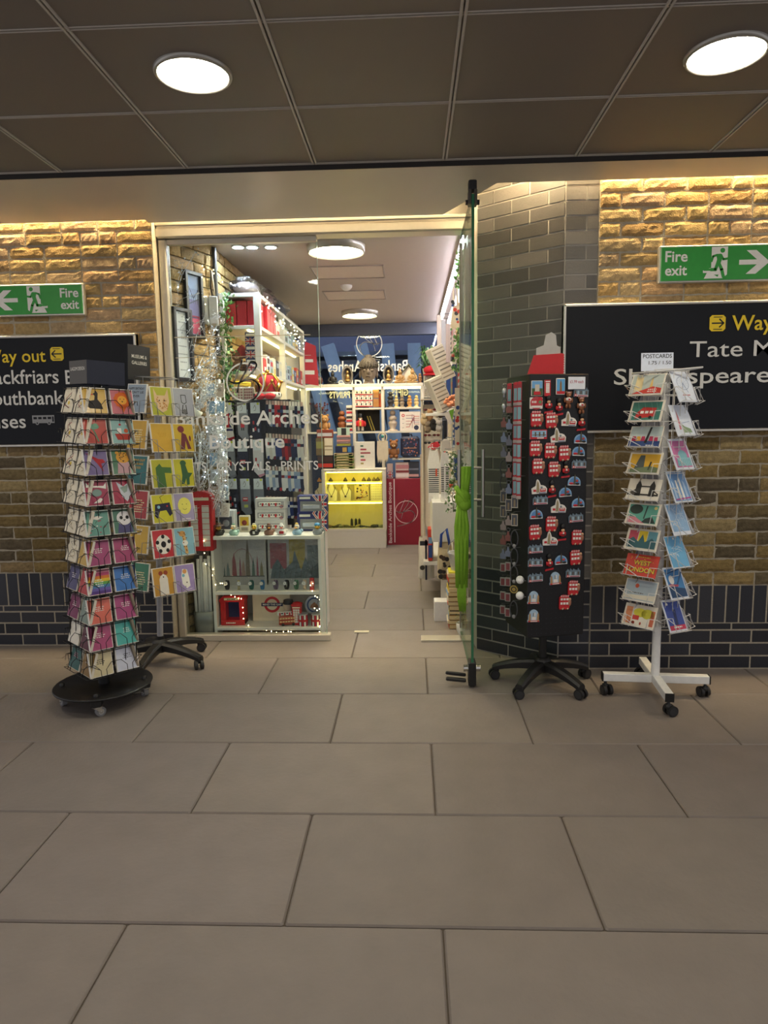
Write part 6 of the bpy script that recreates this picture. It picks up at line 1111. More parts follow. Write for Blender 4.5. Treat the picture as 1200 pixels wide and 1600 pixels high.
def figure(name, lab, px, col, kind, Y=YS+.12, z=None, mat=None, cat='ornament', group=None):
    cx, z0, w, h = fr(*px, Y-.1); z0 = ZT if z is None else z; Mt = mat or C(col, .55, bump=.2, bscale=90.); m = MB(); s = h
    if kind == 'seated': m.ball((0, 0, .10*s), (.42*s, .26*s, .11*s), Mt, 14, 8); m.ball((0, .02*s, .36*s), (.24*s, .17*s, .28*s), Mt, 12, 9); m.ball((0, 0, .74*s), (.13*s, .13*s, .16*s), Mt, 12, 9); m.ball((0, .02*s, .92*s), (.08*s, .08*s, .08*s), Mt, 10, 6); m.tube([(-.22*s, 0, .5*s), (-.3*s, -.1*s, .28*s), (-.05*s, -.2*s, .18*s)], .06*s, Mt, 6); m.tube([(.22*s, 0, .5*s), (.3*s, -.1*s, .28*s), (.05*s, -.2*s, .18*s)], .06*s, Mt, 6)
    elif kind == 'vase': m.lathe([(.22*s, 0), (.38*s, .12*s), (.42*s, .3*s), (.34*s, .48*s), (.16*s, .58*s), (.14*s, .66*s), (.19*s, .78*s), (.17*s, .9*s), (.05*s, 1.0*s)], Mt, 20)
    elif kind == 'stand': m.lathe([(.26*s, 0), (.24*s, .05*s), (.12*s, .1*s), (.2*s, .3*s), (.22*s, .42*s), (.12*s, .5*s), (.2*s, .56*s), (.2*s, .66*s), (.1*s, .74*s)], Mt, 16); m.ball((0, 0, .86*s), (.14*s, .13*s, .14*s), Mt, 10, 8)
    return tag(m.build(name, loc=(cx, Y, z0)), lab, cat, group)
figure('lidded_vase', 'dark red-brown round lidded vase at the left of the top shelf', (485, 574, 500, 600), '#4a2a24', 'vase'); figure('seated_figure', 'small black seated figure right of the dark vase', (512, 577, 525, 600), '#1d1b1c', 'seated')
for px, lab in (((533, 570, 551, 600), 'grey arched niche with a golden figure, left of the big carved head'), ((598, 570, 616, 600), 'grey arched niche with a golden figure, right of the big carved head')):
    cx, z0, w, h = fr(*px, YS); t = thing('niche_figure', lab, 'ornament', (cx, YS+.10, ZT)); St = C('#5f5954', .8, bump=.4, bscale=60.); m = MB(); n = 20; ou = [(w/2*math.sin(u)*1.0, h*.5-h*.5*math.cos(u)) for u in (2*PI*k/n for k in range(n))]; inn = [(p_[0]*.72, h*.5+(p_[1]-h*.5)*.78) for p_ in ou]; vs = [(p_[0], -.03, max(0, p_[1])) for p_ in ou]+[(p_[0], -.03, p_[1]) for p_ in inn]+[(p_[0], .02, p_[1]) for p_ in inn]+[(p_[0]*.9, .06, max(0, p_[1])) for p_ in ou]
    m.add(vs, [(k, (k+1) % n, n+(k+1) % n, n+k) for k in range(n)]+[(n+k, n+(k+1) % n, 2*n+(k+1) % n, 2*n+k) for k in range(n)]+[(3*n+k, 3*n+(k+1) % n, (k+1) % n, k) for k in range(n)]+[tuple(2*n+k for k in range(n)), tuple(3*n+k for k in range(n))], St); m.build('niche', t)
    m = MB(); s = h*.62; G_ = C('#9a7a4a', .35, .7); m.T = T(0, -.01, h*.16); m.ball((0, 0, .1*s), (.32*s, .16*s, .11*s), G_, 12, 7); m.ball((0, .02*s, .38*s), (.2*s, .14*s, .26*s), G_, 12, 8); m.ball((0, 0, .78*s), (.13*s, .12*s, .16*s), G_, 10, 8); m.build('golden_figure', t)
cx, z0, w, h = fr(561, 556, 590, 602, YS); t = thing('head_sculpture', 'large grey-brown carved head with curled hair on the top shelf', 'sculpture', (cx, YS+.10, ZT)); St = C('#685b4f', .7, bump=.25, bscale=70.); HR = C('#40382f', .75, bump=.2, bscale=70.); s = h; m = MB()
m.lathe([(.20*s, 0), (.17*s, .06*s), (.15*s, .12*s), (.14*s, .16*s), (.21*s, .20*s), (.26*s, .30*s), (.285*s, .44*s), (.29*s, .58*s), (.25*s, .72*s), (.0001, .80*s)], St, 26, sy=.95); m.ball((0, -.28*s, .42*s), (.045*s, .07*s, .10*s), St, 10, 8); m.ball((0, -.25*s, .285*s), (.09*s, .045*s, .026*s), St, 10, 6); m.ball((0, -.20*s, .22*s), (.08*s, .06*s, .05*s), St, 10, 6)
for q in (-1, 1): m.ball((q*.12*s, -.235*s, .47*s), (.085*s, .045*s, .032*s), St, 10, 6); m.tube([(q*.03*s, -.29*s, .51*s), (q*.12*s, -.275*s, .56*s), (q*.22*s, -.20*s, .52*s)], .014*s, HR, 5)
m.build('face', t); 
for q in (-1, 1): m = MB(); m.ball((q*.30*s, .02*s, .38*s), (.035*s, .06*s, .17*s), St, 8, 8); m.build('ear', t)
m = MB(); m.lathe([(.31*s, .56*s), (.325*s, .64*s), (.30*s, .76*s), (.22*s, .87*s), (.10*s, .93*s), (.0001, .94*s)], HR, 24, sy=.95)
for j in range(7):
    zz = .60+.05*j; rr = .33*math.cos(min(1.35, max(0, (zz-.62)/.34*1.35))); nn = max(4, int(rr*70))
    for k in range(nn): aa = 2*PI*k/nn+.1*j; m.ball((rr*s*math.cos(aa), rr*s*math.sin(aa)*.95, zz*s), .030*s, HR, 7, 5)
m.ball((0, .02*s, .94*s), (.13*s, .12*s, .09*s), HR, 12, 8); m.build('curled_hair', t)
figure('carved_figure', 'tan carved seated figure in front of the little house roof', (619, 575, 631, 599), '#94703f', 'seated', YS+.06); figure('carved_figure', 'tan carved seated figure at the right under the house roof', (637, 575, 652, 599), '#9a7642', 'seated', YS+.06)
cx, z0, w, h = fr(627, 567, 650, 600, YS); m = MB(); m.prism([(-w/2, 0), (w/2, 0), (w/2, h*.45), (0, h*.85), (-w/2, h*.45)], 0, .16, C('#d8cdb8', .7)); 
for q in (-1, 1): m.prism([(q*w*.62, h*.40), (q*w*.60, h*.34), (0, h*.92), (0, h*1.0)], -.02, .18, C('#5c5a44', .8))
tag(m.build('house_ornament', loc=(cx-.0, YS+.15, ZT)), 'small house ornament with a dark pitched roof on the top shelf', 'ornament')
figure('carved_figure', 'small dark carved figure beside the red cloth hat', (653, 583, 660, 599), '#8a6038', 'stand', YS+.08)
# mug boxes
for r_ in range(3):
    for c in range(4):
        x0 = 554.5+7.0*c; y1 = 635.5-9.2*r_
        goods('mug_box', f'red and white mug box, column {"ABCD"[c]}' if 0 else f'red and white mug box, {NUM[c]} from left in the {["bottom", "middle", "top"][r_]} row', 'box', (x0, y1-8.6, x0+6.6, y1), YS+.02, .07, '#e9e2d6', lambda m, w, h, y: (m.rect(-w*.5, 0, w*.5, h*.16, RED, y), m.rect(-w*.14, h*.25, w*.16, h*.66, C('#2a2426'), y), m.rect(-w*.4, h*.78, w*.1, h*.9, RED, y)), 'mug boxes', z=zc1+.0005+r_*.0705 if 0 else None)
for i, (y0, y1) in enumerate(((623, 636), (609, 622))): goods('cardboard_box', ['lower', 'upper'][i]+' brown cardboard box beside the mug boxes', 'box', (583, y0, 592, y1), YS+.03, .08, '#a8743c', None, 'cardboard boxes by the mugs')
goods('orange_box', 'orange-red box at the right of the mug box cell', 'box', (592, 615, 597, 636), YS+.06, .06, '#c85a30')
# nutcracker
cx, z0, w, h = fr(556, 644, 570, 673, YS); t = thing('nutcracker', 'red-coated nutcracker figure in the dark shelf cell', 'ornament', (cx, YS+.06, zc2)); s = h; m = MB(); m.box((0, 0, .02*s), (.5*s, .2*s, .04*s), BLACK); m.cyl((-.1*s, 0, .04*s), (-.1*s, 0, .3*s), .07*s, C('#d8d4c8'), 8); m.cyl((.1*s, 0, .04*s), (.1*s, 0, .3*s), .07*s, C('#d8d4c8'), 8); m.build('base', t); m = MB(); m.lathe([(.2*s, .28*s), (.2*s, .58*s), (.1*s, .62*s)], C('#b8242a', .4), 12)
for q in (-1, 1): m.tube([(q*.2*s, 0, .56*s), (q*.26*s, 0, .4*s), (q*.22*s, -.04*s, .28*s)], .06*s, C('#b8242a', .4), 6)
m.rect(-.05*s, .3*s, .05*s, .56*s, C('#c8a03c'), -.205*s); m.build('coat', t); m = MB(); m.ball((0, 0, .7*s), (.12*s, .11*s, .1*s), C('#e0b48c'), 10, 8); m.ball((0, -.09*s, .64*s), (.07*s, .04*s, .05*s), C('#efeae0'), 8, 6); m.build('head', t); m = MB(); m.lathe([(.13*s, .76*s), (.14*s, .96*s), (.05*s, 1.0*s)], BLACK, 12); m.build('hat', t)
m = MB(); [m.tube([tuple(at(x0, 650, YS)-Vector((0, YS, 0))), tuple(at(x1, 673, YS)-Vector((0, YS, 0)))], .006, C('#a89a3a', .5), 5) for x0, x1 in ((573, 581), (577, 585))]; tag(m.build('golden_rods', loc=(0, YS+.08, 0)), 'two thin golden rods leaning in the dark shelf cell', 'rods')
# right upper cells
for i, (px, c) in enumerate(zip((610, 619, 628, 640, 651), ('#2a2628', '#c9b07a', '#8a7a6a', '#c08a4a', '#d8c08a'))): figure('small_figure', ['black figurine at the left end of the right upper cell', 'pale gold figurine beside the black one in the right upper cell', 'grey-brown figurine in the middle of the right upper cell', 'amber figurine right of the middle in the right upper cell', 'cream figurine at the right end of the right upper cell'][i], (px-5, 618 if i else 612, px+5, 637), c, 'stand', YS+.08, zc1)
figure('fairy_figure', 'white figurine in a flowered skirt left of the map box', (605, 640, 622, 673), '#b8a898', 'stand', YS+.08, zc2)
def tubemap(m, w, h, y):
    for i, q in enumerate(('#c23a3a', '#a06a6a', '#b0606a', '#7a6a8a', '#a84a50')): m.line([(-w*.2, h*(.2+.15*i)), (w*(-.05+.06*i), h*(.2+.15*i)), (w*.2, h*(.75-.1*i)), (w*.44, h*(.75-.1*i))], .006, C(q), y)
    m.line([(w*.1, h*.15), (w*.1, h*.85)], .006, C('#9a7080'), y); m.ring(-w*.34, h*.8, .010, .018, RED, y, 16); m.disc(w*.3, h*.16, .028, C('#2a2f4a'), y, n=16); illeg(m, -w*.34, h*.6, 5, w*.12, C('#6a6a6a'), y, .006, .05)
goods('map_box', 'cream box printed with a transit map on the right of the shelving', 'box', (625, 643, 657, 673), YS+.02, .06, '#e6ddd4', tubemap, z=zc2)
# left cells
cx, z0, w, h = fr(487, 620, 516, 660, YS); t = thing('dried_flowers', 'bunch of dark red dried flowers at the left of the rear shelving', 'plant', (cx, YS+.1, zc2)); m = MB(); DR = C('#5a2430', .8)
for k in range(46): x, z = random.gauss(0, .05), random.uniform(.14, .34); m.tube([(x*.2, 0, .0), (x*.7, random.uniform(-.04, .04), z*.6), (x, random.uniform(-.06, .06), z)], .0025, C('#4a3a2c'), 3); m.ball((x, random.uniform(-.05, .05), z), .012, DR, 6, 4)
o = m.build('stems', t); o['kind'] = 'stuff'
teddy('tan plush toy in front of the dried flowers', (500, 640, 516, 668), YS+.02, '#b08450', z=zc2); figure('wooden_figure', 'carved brown wooden figure before the rear window', (527, 640, 540, 673), '#8a4f2c', 'stand', YS+.10, zc2)
for i, y1 in enumerate((673, 659, 646)): goods('gift_carton', ['lowest', 'middle', 'topmost'][i]+' red and white carton of the stack beside the left shelf upright', 'box', (541, y1-12.5, 551, y1), YS+.03, .07, '#e6ddd2', stripe((.0, .25, '#c3303a'), (.4, .7, '#2a2426')), 'red and white cartons')
ZCT = zct
t = thing('sales_counter', 'yellow-lit glass display counter with a white base at the back of the shop', 'counter', (0, 7.70, 0)); xA, xB = -1.02, at(603.5, 800, 7.7).x; zg0, zg1 = at(550, 826, 7.7).z, zct-.03; WBm = C('#d9d4c8', .5, 0, .04)
m = MB(); m.box(((xA+xB)/2, .122, zct-.014), (xB-xA, .244, .028), WBm, .003); m.build('top_board', t); m = MB(); m.box(((xA+xB)/2, .12, (zg0-.03)/2), (xB-xA-.01, .235, zg0-.03), WBm, .002); m.build('base', t); m = MB(); m.box(((xA+xB)/2, .12, zg0-.015), (xB-xA, .24, .03), WBm, .002); m.build('display_floor', t)
for x in (xA+.02, xB-.02): m = MB(); m.box((x, .12, (zg0+zg1)/2), (.04, .24, zg1-zg0), WBm, .002); m.build('side_panel', t)
YLm = C('#e2d49a', .6, 0, .05); m = MB(); m.box(((xA+xB)/2, .232, (zg0+zg1)/2), (xB-xA-.06, .016, zg1-zg0), YLm); m.build('back_panel', t)
zs1, zs2 = at(540, 754, 7.75).z, at(540, 785, 7.75).z; m = MB(); m.box(((xA+xB)/2, .145, zs1), (xB-xA-.08, .15, .012), YLm); m.build('glass_shelf', t); m = MB(); m.box(((xA+xB)/2, .145, zs2), (xB-xA-.08, .15, .012), YLm); m.build('glass_shelf', t)
YE = E('#ffe35a', WARM*1.6)
for z in (zg1-.008, zs1-.011, zs2-.011): m = MB(); m.box(((xA+xB)/2, .055, z), (xB-xA-.1, .012, .009), YE); m.build('light_strip', t)  # lowest strip is added to brighten the dim bottom of the counter
m = MB(); m.box(((xA+xB)/2, .006, (zg0+zg1)/2), (xB-xA-.02, .006, zg1-zg0), GLASS()); m.build('front_glass', t)
for i, (px, c) in enumerate(((518, '#efe9cf'), (540, '#ece5c8'), (501, '#ded7b4'))):
    cx, z0, w, h = fr(px-10, 757, px+10, 785, 7.85); tt = thing('necklace_bust', ['white necklace bust in the middle of the yellow counter', 'white necklace bust beside the jewellery board', 'small necklace bust at the left of the yellow counter'][i], 'jewellery', (cx, 7.88, zs2+.006)); m = MB(); m.prism([(-w*.4, 0), (w*.4, 0), (w*.44, h*.55), (w*.14, h*.75), (w*.1, h), (-w*.1, h), (-w*.14, h*.75), (-w*.44, h*.55)], -.02, .02, C(c, .6)); m.build('bust', tt); m = MB(); m.tube([(w*.3*math.sin(u), -.023, h*.8-h*.55*max(0, math.cos(u/1.0*.0))*(1-abs(u)/1.4)) for u in (-1.4+2.8*k/10 for k in range(11))], .003, C('#3a3428'), 4); m.ball((0, -.024, h*.25), .012, C('#4a443c'), 8, 6); m.build('necklace', tt)
goods('jewellery_board', 'cork board of brooches and earrings in the yellow counter', 'jewellery', (554, 756, 577, 785), 7.86, .012, '#d8c68c', lambda m, w, h, y: [m.disc(random.uniform(-w*.42, w*.42), random.uniform(h*.08, h*.92), random.uniform(.005, .012), C(random.choice(['#3a3a48', '#8a3a2c', '#5a4a6a', '#c8a03c', '#2a2a2a'])), y, n=8) for _ in range(30)], z=zs2+.006)
goods('earring_card', 'white card of small earrings at the right of the yellow counter', 'jewellery', (579, 756, 597, 785), 7.86, .01, '#efe9c8', lambda m, w, h, y: [[m.disc(w*(-.4+.16*i), h*(.1+.13*j), .004, C('#6a5a3a'), y, n=6) for i in range(6)] for j in range(7)], z=zs2+.006)
for i, px in enumerate((549, 555.5, 561)): cx = at(px, 815, 7.8).x; m = MB(); m.cyl((0, 0, 0), (0, 0, .082), .019, C('#33342e', .3), 6, r2=.015); m.cyl((0, 0, .082), (0, 0, .10), .015, C('#33342e', .3), 6, r2=.001); tag(m.build('crystal_point', loc=(cx, 7.86, zg0)), ['left', 'middle', 'right'][i]+' one of three dark crystal points standing in the yellow counter', 'crystal', 'dark crystal points')
for i in range(22):
    px = 514+3.9*i; cx = at(px, 818, 7.8).x; m = MB(); q = random.uniform(.016, .032); c = random.choice(['#4a4a40', '#6a6a50', '#8a8a70', '#2f3a34', '#b0a470', '#705a3a']); m.ball((0, 0, q*.6), (q*1.3, q, q*.62), C(c, .3), 7, 5); tag(m.build('crystal', loc=(cx, 7.77+random.uniform(0, .05), zg0)), f'small polished stone, {NUM[i] if i < 16 else ["seventeenth", "eighteenth", "nineteenth", "twentieth", "twenty-first", "twenty-second"][i-16]} from the left in the bottom of the counter', 'crystal', 'polished stones in the counter')
for i, (px, c) in enumerate(((498, '#c88a2c'), (516, '#2a2420'), (539, '#2a2420'), (552, '#3f3a34'), (568, '#5a4a2c'), (576, '#4a3c24'), (584, '#5a4a2c'), (590, '#4a3c24'))): cx = at(px, 752, 7.8).x; m = MB(); m.lathe([(.024, 0), (.026, .012), (.016, .026), (.010, .036), (.0001, .05)], C(c, .4), 10); tag(m.build('trinket', loc=(cx, 7.85, zs1+.006)), f'{"golden" if i == 0 else "dark"} trinket, {NUM[i]} from the left on the upper shelf of the yellow counter', 'trinket', 'trinkets in the counter')
# things on the counter
zz = zct
for i, c in enumerate(('#6f8a3a', '#c8b48c', '#5f7f34', '#b8a06a', '#6a8a3c', '#cbb890')):
    hgt = .030; m = MB(); m.box((0, .08, hgt/2), (.215, .15, hgt-.003), C(c), .002); m.box((0, .0805, hgt/2), (.205, .151, hgt*.6), PAPER); m.rect(-.08, hgt*.3, .06, hgt*.62, C('#dccf9a'), -.0012); tag(m.build('book', loc=(at(537, 730, 7.75).x, 7.76, zz)), f'{["green", "tan"][i % 2]} book, {NUM[i]} up from the bottom of the stack on the counter', 'book', 'books stacked on the counter'); zz += hgt
goods('blue_box', 'dark blue box on top of the green and tan book stack', 'box', (524, 697, 552, 708), 7.77, .13, '#1c2c52', lambda m, w, h, y: (m.rect(-w*.1, h*.15, w*.14, h*.8, C('#b8964a'), y), m.rect(w*.2, h*.1, w*.4, h*.85, C('#3f7fc0'), y)), z=zz); zz += fr(524, 697, 552, 708, 7.77)[3]
for i, c in enumerate(('#a8a838', '#8a7478', '#c8908c', '#7a6a74', '#c89490')): hgt = .024; m = MB(); m.box((0, .07, hgt/2), (.15, .12, hgt-.003), C(c), .002); tag(m.build('notebook', loc=(at(536, 690, 7.75).x, 7.77, zz)), f'pastel notebook, {NUM[i]} up above the dark blue box', 'book', 'notebooks above the blue box'); zz += hgt
goods('phone_case_box', 'pale green box with a black front panel on top of the notebooks', 'box', (527, 668, 546, 680), 7.79, .05, '#b8d4c4', lambda m, w, h, y: m.rect(-w*.16, h*.04, w*.24, h*.95, C('#24262c'), y), z=zz)
goods('canvas_print', 'white canvas print of a sideways skyline standing on the counter', 'print', (555, 690, 586, 732), 7.78, .03, '#e6e2d8', lambda m, w, h, y: [m.rect(-w*.22, h*(.16+.13*i), w*(-.22+.5*f_), h*(.22+.13*i), C(q), y) for i, (f_, q) in enumerate(((.3, '#a89a5a'), (.5, '#b84a5a'), (.35, '#4f7f6a'), (1.0, '#a04a50'), (.6, '#b5485a'), (.3, '#3f6a5a')))], z=zct)
cx, z0, w, h = fr(588, 683, 607, 727, 7.72); t = thing('dreamcatcher', 'cream feathered dreamcatcher hanging at the right of the counter', 'decoration', (cx, 7.86, zct)); h = zc2-zct-.01; m = MB(); m.tube([(.05*math.cos(u), 0, h-.06+.05*math.sin(u)) for u in (2*PI*k/16 for k in range(16))], .006, C('#cbb894'), 6, True); m.ball((0, 0, h-.05), .018, TEAL, 8, 6); m.build('hoop', t); m = MB()
for k in range(12): x = -.055+.01*k; m.prism([(x-.006, h-.10), (x+.006, h-.10), (x+.012, h*.4), (x, h*.12+.01*(k % 3)), (x-.012, h*.4)], -.004+.003*(k % 2), .0+.003*(k % 2), C('#d8ccb4', .9))
m.build('feathers', t); m = MB(); m.tube([(0, 0, h-.01), (0, .02, h+.002)], .002, C('#cbb894'), 4); m.build('loop', t)
for i, (px, c, lab, fn) in enumerate((((496, 711, 521, 732), '#22201f', 'black and red box at the left of the counter top', stripe((.12, .4, '#b83024'), (.55, .9, '#3a2424'))), ((507, 684, 520, 711), '#e2dac4', 'cream carton shaped like a small house on the counter', stripe((.5, .56, '#8a7a5a'), (.3, .34, '#8a7a5a'))), ((494, 684, 506, 711), '#6a5a3a', 'olive tin stacked on the black and red box', stripe((.4, .8, '#8a8a4a'))))):
    goods('gift_box', lab, 'box', px, 7.80, .07, c, fn, z=zct if i == 0 else zct+fr(496, 711, 521, 732, 7.80)[3]+.001)
goods('brown_box', 'red-brown box with a white picture above the olive tin', 'box', (495, 671, 520, 684), 7.80, .07, '#8a3a28', stripe((.2, .6, '#c8ccd4')), z=zct+fr(496, 711, 521, 732, 7.80)[3]+fr(507, 684, 520, 711, 7.8)[3]+.003)
# maroon panel
x0, x1 = at(604.5, 800, 7.9).x, at(658, 800, 7.9).x; zp = at(630, 748, 7.9).z; MA = C('#8c1830', .45, 0, .04); t = thing('reception_panel', 'maroon counter front with white vertical lettering and a scribbled circular logo', 'counter', ((x0+x1)/2, 7.9, 0)); m = MB(); W_ = x1-x0; m.box((0, .15, zp/2), (W_, .30, zp), MA, .003); m.build('body', t)
m = MB(); m.rect(-W_/2+at(615.5, 800, 7.9).x-x0, .03, -W_/2+at(617.2, 800, 7.9).x-x0, zp, C('#d9c8cc'), -.001); m.build('white_stripe', t); m = MB(); m.T = T(-W_/2+.055, 0, zp*.49) @ RYm(-PI/2); m.text('Bankside Arches Boutique', 0, 0, .036, C('#ead8da'), -.0015, .012, wid=zp*.92); m.build('lettering', t); m = MB(); q = at(635, 800, 7.9); logo(m, q.x-(x0+x1)/2, q.z, .135, .008, C('#e2c4c8'), -.0015); m.build('logo', t)
zc = zp
goods('backpack', 'navy patterned backpack on the shelf above the maroon panel', 'bag', (626, 682, 656, 714), YS-.02, .12, '#1e2440', lambda m, w, h, y: ([m.disc(random.uniform(-w*.42, w*.42), random.uniform(h*.06, h*.9), .008, C(random.choice(['#c87a5a', '#4a5a8a', '#b0505a', '#3a4a70'])), y, n=8) for _ in range(40)], m.rect(-w*.34, h*.42, w*.34, h*.45, C('#c8906a'), y-.0004), m.tube([(-w*.1, y+.03, h), (-w*.08, y+.03, h*1.1), (w*.08, y+.03, h*1.1), (w*.1, y+.03, h)], .008, C('#141830'), 6)), bev=.03)
m = MB(); q = at(640, 716, YS); m.box((q.x-.02, YS+.1, q.z-.008), (.36, .26, .018), BS, .002); tag(m.build('shelf_board', loc=(0, 0, 0)), 'white shelf carrying the navy backpack', 'shelf')
teddy('plain brown teddy bear sitting left of the navy backpack', (607, 684, 624, 714), YS, '#8a5a34', z=q.z+.001)
for i, (px, c, lab) in enumerate((((618, 723, 640, 748), '#d8c4c0', 'pink and white gift set box on the maroon counter'), ((605, 725, 614, 748), '#c8b0b0', 'small red and white flag box on the maroon counter'), ((638, 722, 655, 748), '#3a3f4c', 'dark patterned pouch leaning on the maroon counter'))): goods('gift_box', lab, 'box', px, 7.95, .08, c, [stripe((.1, .3, '#e9e4e0'), (.6, .85, '#c98a90'), (.36, .5, '#8a3a40')), lambda m, w, h, y: union(m, w, h, y, -.45, .45, .05, .5), stripe((.1, .25, '#c8a0a0'), (.5, .6, '#7a8090'))][i], z=zp)
# ================================================================== RIGHT SIDE OF THE SHOP
WP_ = C('#e4e2da', .5, 0, .04)
def hang(name, lab, cat, px, Y, col, pts=None, deco=None, th=.02, mat=None, rz=0.):
    cx, z0, w, h = fr(*px, Y); m = MB(); P = pts or [(-.5, 0), (.5, 0), (.5, 1), (-.5, 1)]; m.prism([(x*w, z*h) for x, z in P], 0, th, mat or C(col, .9, 0, .12, 60.))
    if deco: deco(m, w, h, -.001)
    m.tube([(0, th/2, h-.004), (0, th/2, h+.01), (.437-cx, th/2, h+.01)], .003, KM, 4); return tag(m.build(name, M=T(cx, Y, z0) @ RZ(rz)), lab, cat)
ivy('ivy hanging high on the right inside the entrance', tuple(at(720, 390, 4.75)), tuple(at(719, 450, 4.75)), 90, .018); ivy('ivy trailing behind the right-hand tote bags', tuple(at(716, 512, 4.85)), tuple(at(715, 580, 4.85)), 110, .022)
def blobs(cols, n, r=.012): return lambda m, w, h, y: [m.disc(random.uniform(-w*.36, w*.36), random.uniform(h*.08, h*.72), r*random.uniform(.6, 1.2), C(random.choice(cols)), y-.0003*k/n, n=10) for k in range(n)]
hang('tote_bag', 'cream tote bag with small red and blue prints hanging high at the right', 'bag', (704, 448, 722, 513), 4.95, '#e2d3b4', [(-.5, .05), (-.3, 0), (.5, .04), (.42, .45), (.2, .55), (.14, 1), (.06, 1), (.04, .55), (-.16, .55), (-.2, .98), (-.28, .98), (-.3, .5)], blobs(['#2f4a80', '#c8402c', '#3a3a3a'], 9, .012), .04)
hang('tea_towel', 'white tea towel with green and red prints hanging behind the door glass', 'towel', (723, 447, 735, 541), 4.66, '#d6dcd6', None, lambda m, w, h, y: (m.disc(-w*.15, h*.18, .010, RED, y), m.disc(w*.15, h*.18, .010, RED, y), [m.line([(-w*.3, h*(.3+.1*i)), (w*.3, h*(.36+.1*i))], .004, C('#7a9a88'), y) for i in range(6)]), .01)
hang('tea_towel', 'cream tea towel with red and navy figures at the right of the entrance', 'towel', (711, 606, 722, 704), 4.70, '#e0d4b8', None, blobs(['#b83024', '#27407a', '#3a3a3a'], 10, .012), .012)
for i, (x0, x1, c) in enumerate(((722, 727, '#c6cad6'), (727, 732, '#2c3c70'), (732, 736, '#8a96b8'))): hang('scarf', ['pale grey', 'navy', 'blue-grey'][i]+' scarf hanging behind the glass door', 'scarf', (x0, 560+8*i, x1, 716), 4.62, c, [(-.5, .02), (.1, 0), (.5, .05), (.4, 1), (-.4, 1)], None, .02)
for i, (x0, x1, c) in enumerate(((683, 690, '#c8b8a8'), (690, 697, '#9aa4b8'), (697, 704, '#b8a0a4'))): hang('hanging_scarf', ['beige', 'blue-grey striped', 'dusty pink striped'][i]+' scarf hanging high on the right wall', 'scarf', (x0, 492+7*i, x1, 566), 5.7-.25*i, c, None, lambda m, w, h, y: [m.rect(w*(-.4+.25*k), 0, w*(-.32+.25*k), h, C('#e4dcd8'), y) for k in range(4)], .015)
# tilted rack of prints
for i in range(2):
    p = at(697+2*i, 640-48*i, 5.25); m = MB(); m.box((0, 0, .13), (.10, .18, .26), C('#d9d2c4', .7), .002)
    for k in range(8): m.T = T(0, -.0905, 0); m.rect(-.045, .02+.03*k, .045, .030+.03*k, C(['#8a8478', '#a89c88', '#6a665e'][k % 3]), -.0005); m.T = RZ(PI/2) @ T(0, -.0505, 0); m.T = RZ(-PI/2) @ T(0, -.0508, 0); m.rect(-.085+.02*k, .01, -.078+.02*k, .25, C('#7a746a'), 0); m.T = Matrix()
    tag(m.build('print_rack', M=T(p.x, 5.3, p.z) @ RZ(.2) @ RYm(-.42)), ['lower', 'upper'][i]+' tilted bundle of newsprint-style prints on the right of the shop', 'prints', 'tilted print bundles')
# white frame boxes, plant, hat
m = MB(); q = at(700, 641, 5.3); m.box((.28, 5.36, q.z-.03), (.33, .2, .02), WP_, .002); tag(m.build('wall_shelf', loc=(0, 0, 0)), 'white wall shelf under the tilted print bundles', 'shelf')
q0 = at(672, 622, 6.1)
for r_ in range(2):
    for c in range(3): goods('photo_box', f'small cream printed box, {NUM[c]} from left in the {["lower", "upper"][r_]} row beside the sunglasses', 'box', (662+7*c, 605-17*r_, 668.5+7*c, 621.5-17*r_), 6.1, .07, '#ded8cc', lambda m, w, h, y: (m.rect(-w*.34, h*.1, w*.34, h*.9, C('#c9c2b4'), y), illeg(m, 0, h*.7, 4, w*.6, C('#6a645a'), y-.0004, .006, h*.16)), 'cream printed boxes')
t = thing('sunglasses_stand', 'tall cream rack of sunglasses on the right of the shop', 'display stand', (at(675, 700, 6.12).x, 6.12, 0)); m = MB(); zq = q0.z-.003
for s in (-.085, .085): m.box((s, .06, zq/2), (.018, .05, zq), C('#d3c8b4'), .003)
m.box((0, .06, zq-.006), (.2, .14, .012), C('#d3c8b4'), .002); m.box((0, .085, zq/2+.2), (.17, .006, zq-.5), C('#d0c4b2')); m.build('frame', t)
for i, py in enumerate((629, 640, 672, 680, 692)):
    for s, sd in ((-1, 'left'), (1, 'right')):
        z = at(675, py, 6.1).z; m = MB(); GLs = C(['#2a2024', '#5a1c24', '#1d1d20', '#6a2a2c', '#2a2a2e'][i], .15); m.ball((-.016, 0, 0), (.015, .004, .011), GLs, 10, 6); m.ball((.016, 0, 0), (.015, .004, .011), GLs, 10, 6); m.tube([(-.004, -.002, .004), (.004, -.002, .004)], .002, GLs, 4)
        for k in (-.031, .031): m.tube([(k, 0, .004), (k, .05, .002)], .0018, GLs, 4)
        tag(m.build('sunglasses', loc=(at(675, 700, 6.12).x+s*.040, 6.145, z)), f'{sd} pair of sunglasses in the {ORD[i]} row of the cream rack', 'sunglasses', 'sunglasses on the rack')
q = at(667, 585, 6.3); t = thing('potted_plant', 'leafy green plant in a pale pot on top of the printed boxes', 'plant', (at(668, 590, 6.15).x, 6.15, at(668, 588, 6.1).z)); m = MB(); m.lathe([(.035, 0), (.045, .07), (.04, .07)], C('#c8c4b8'), 14); m.build('pot', t); m = MB()
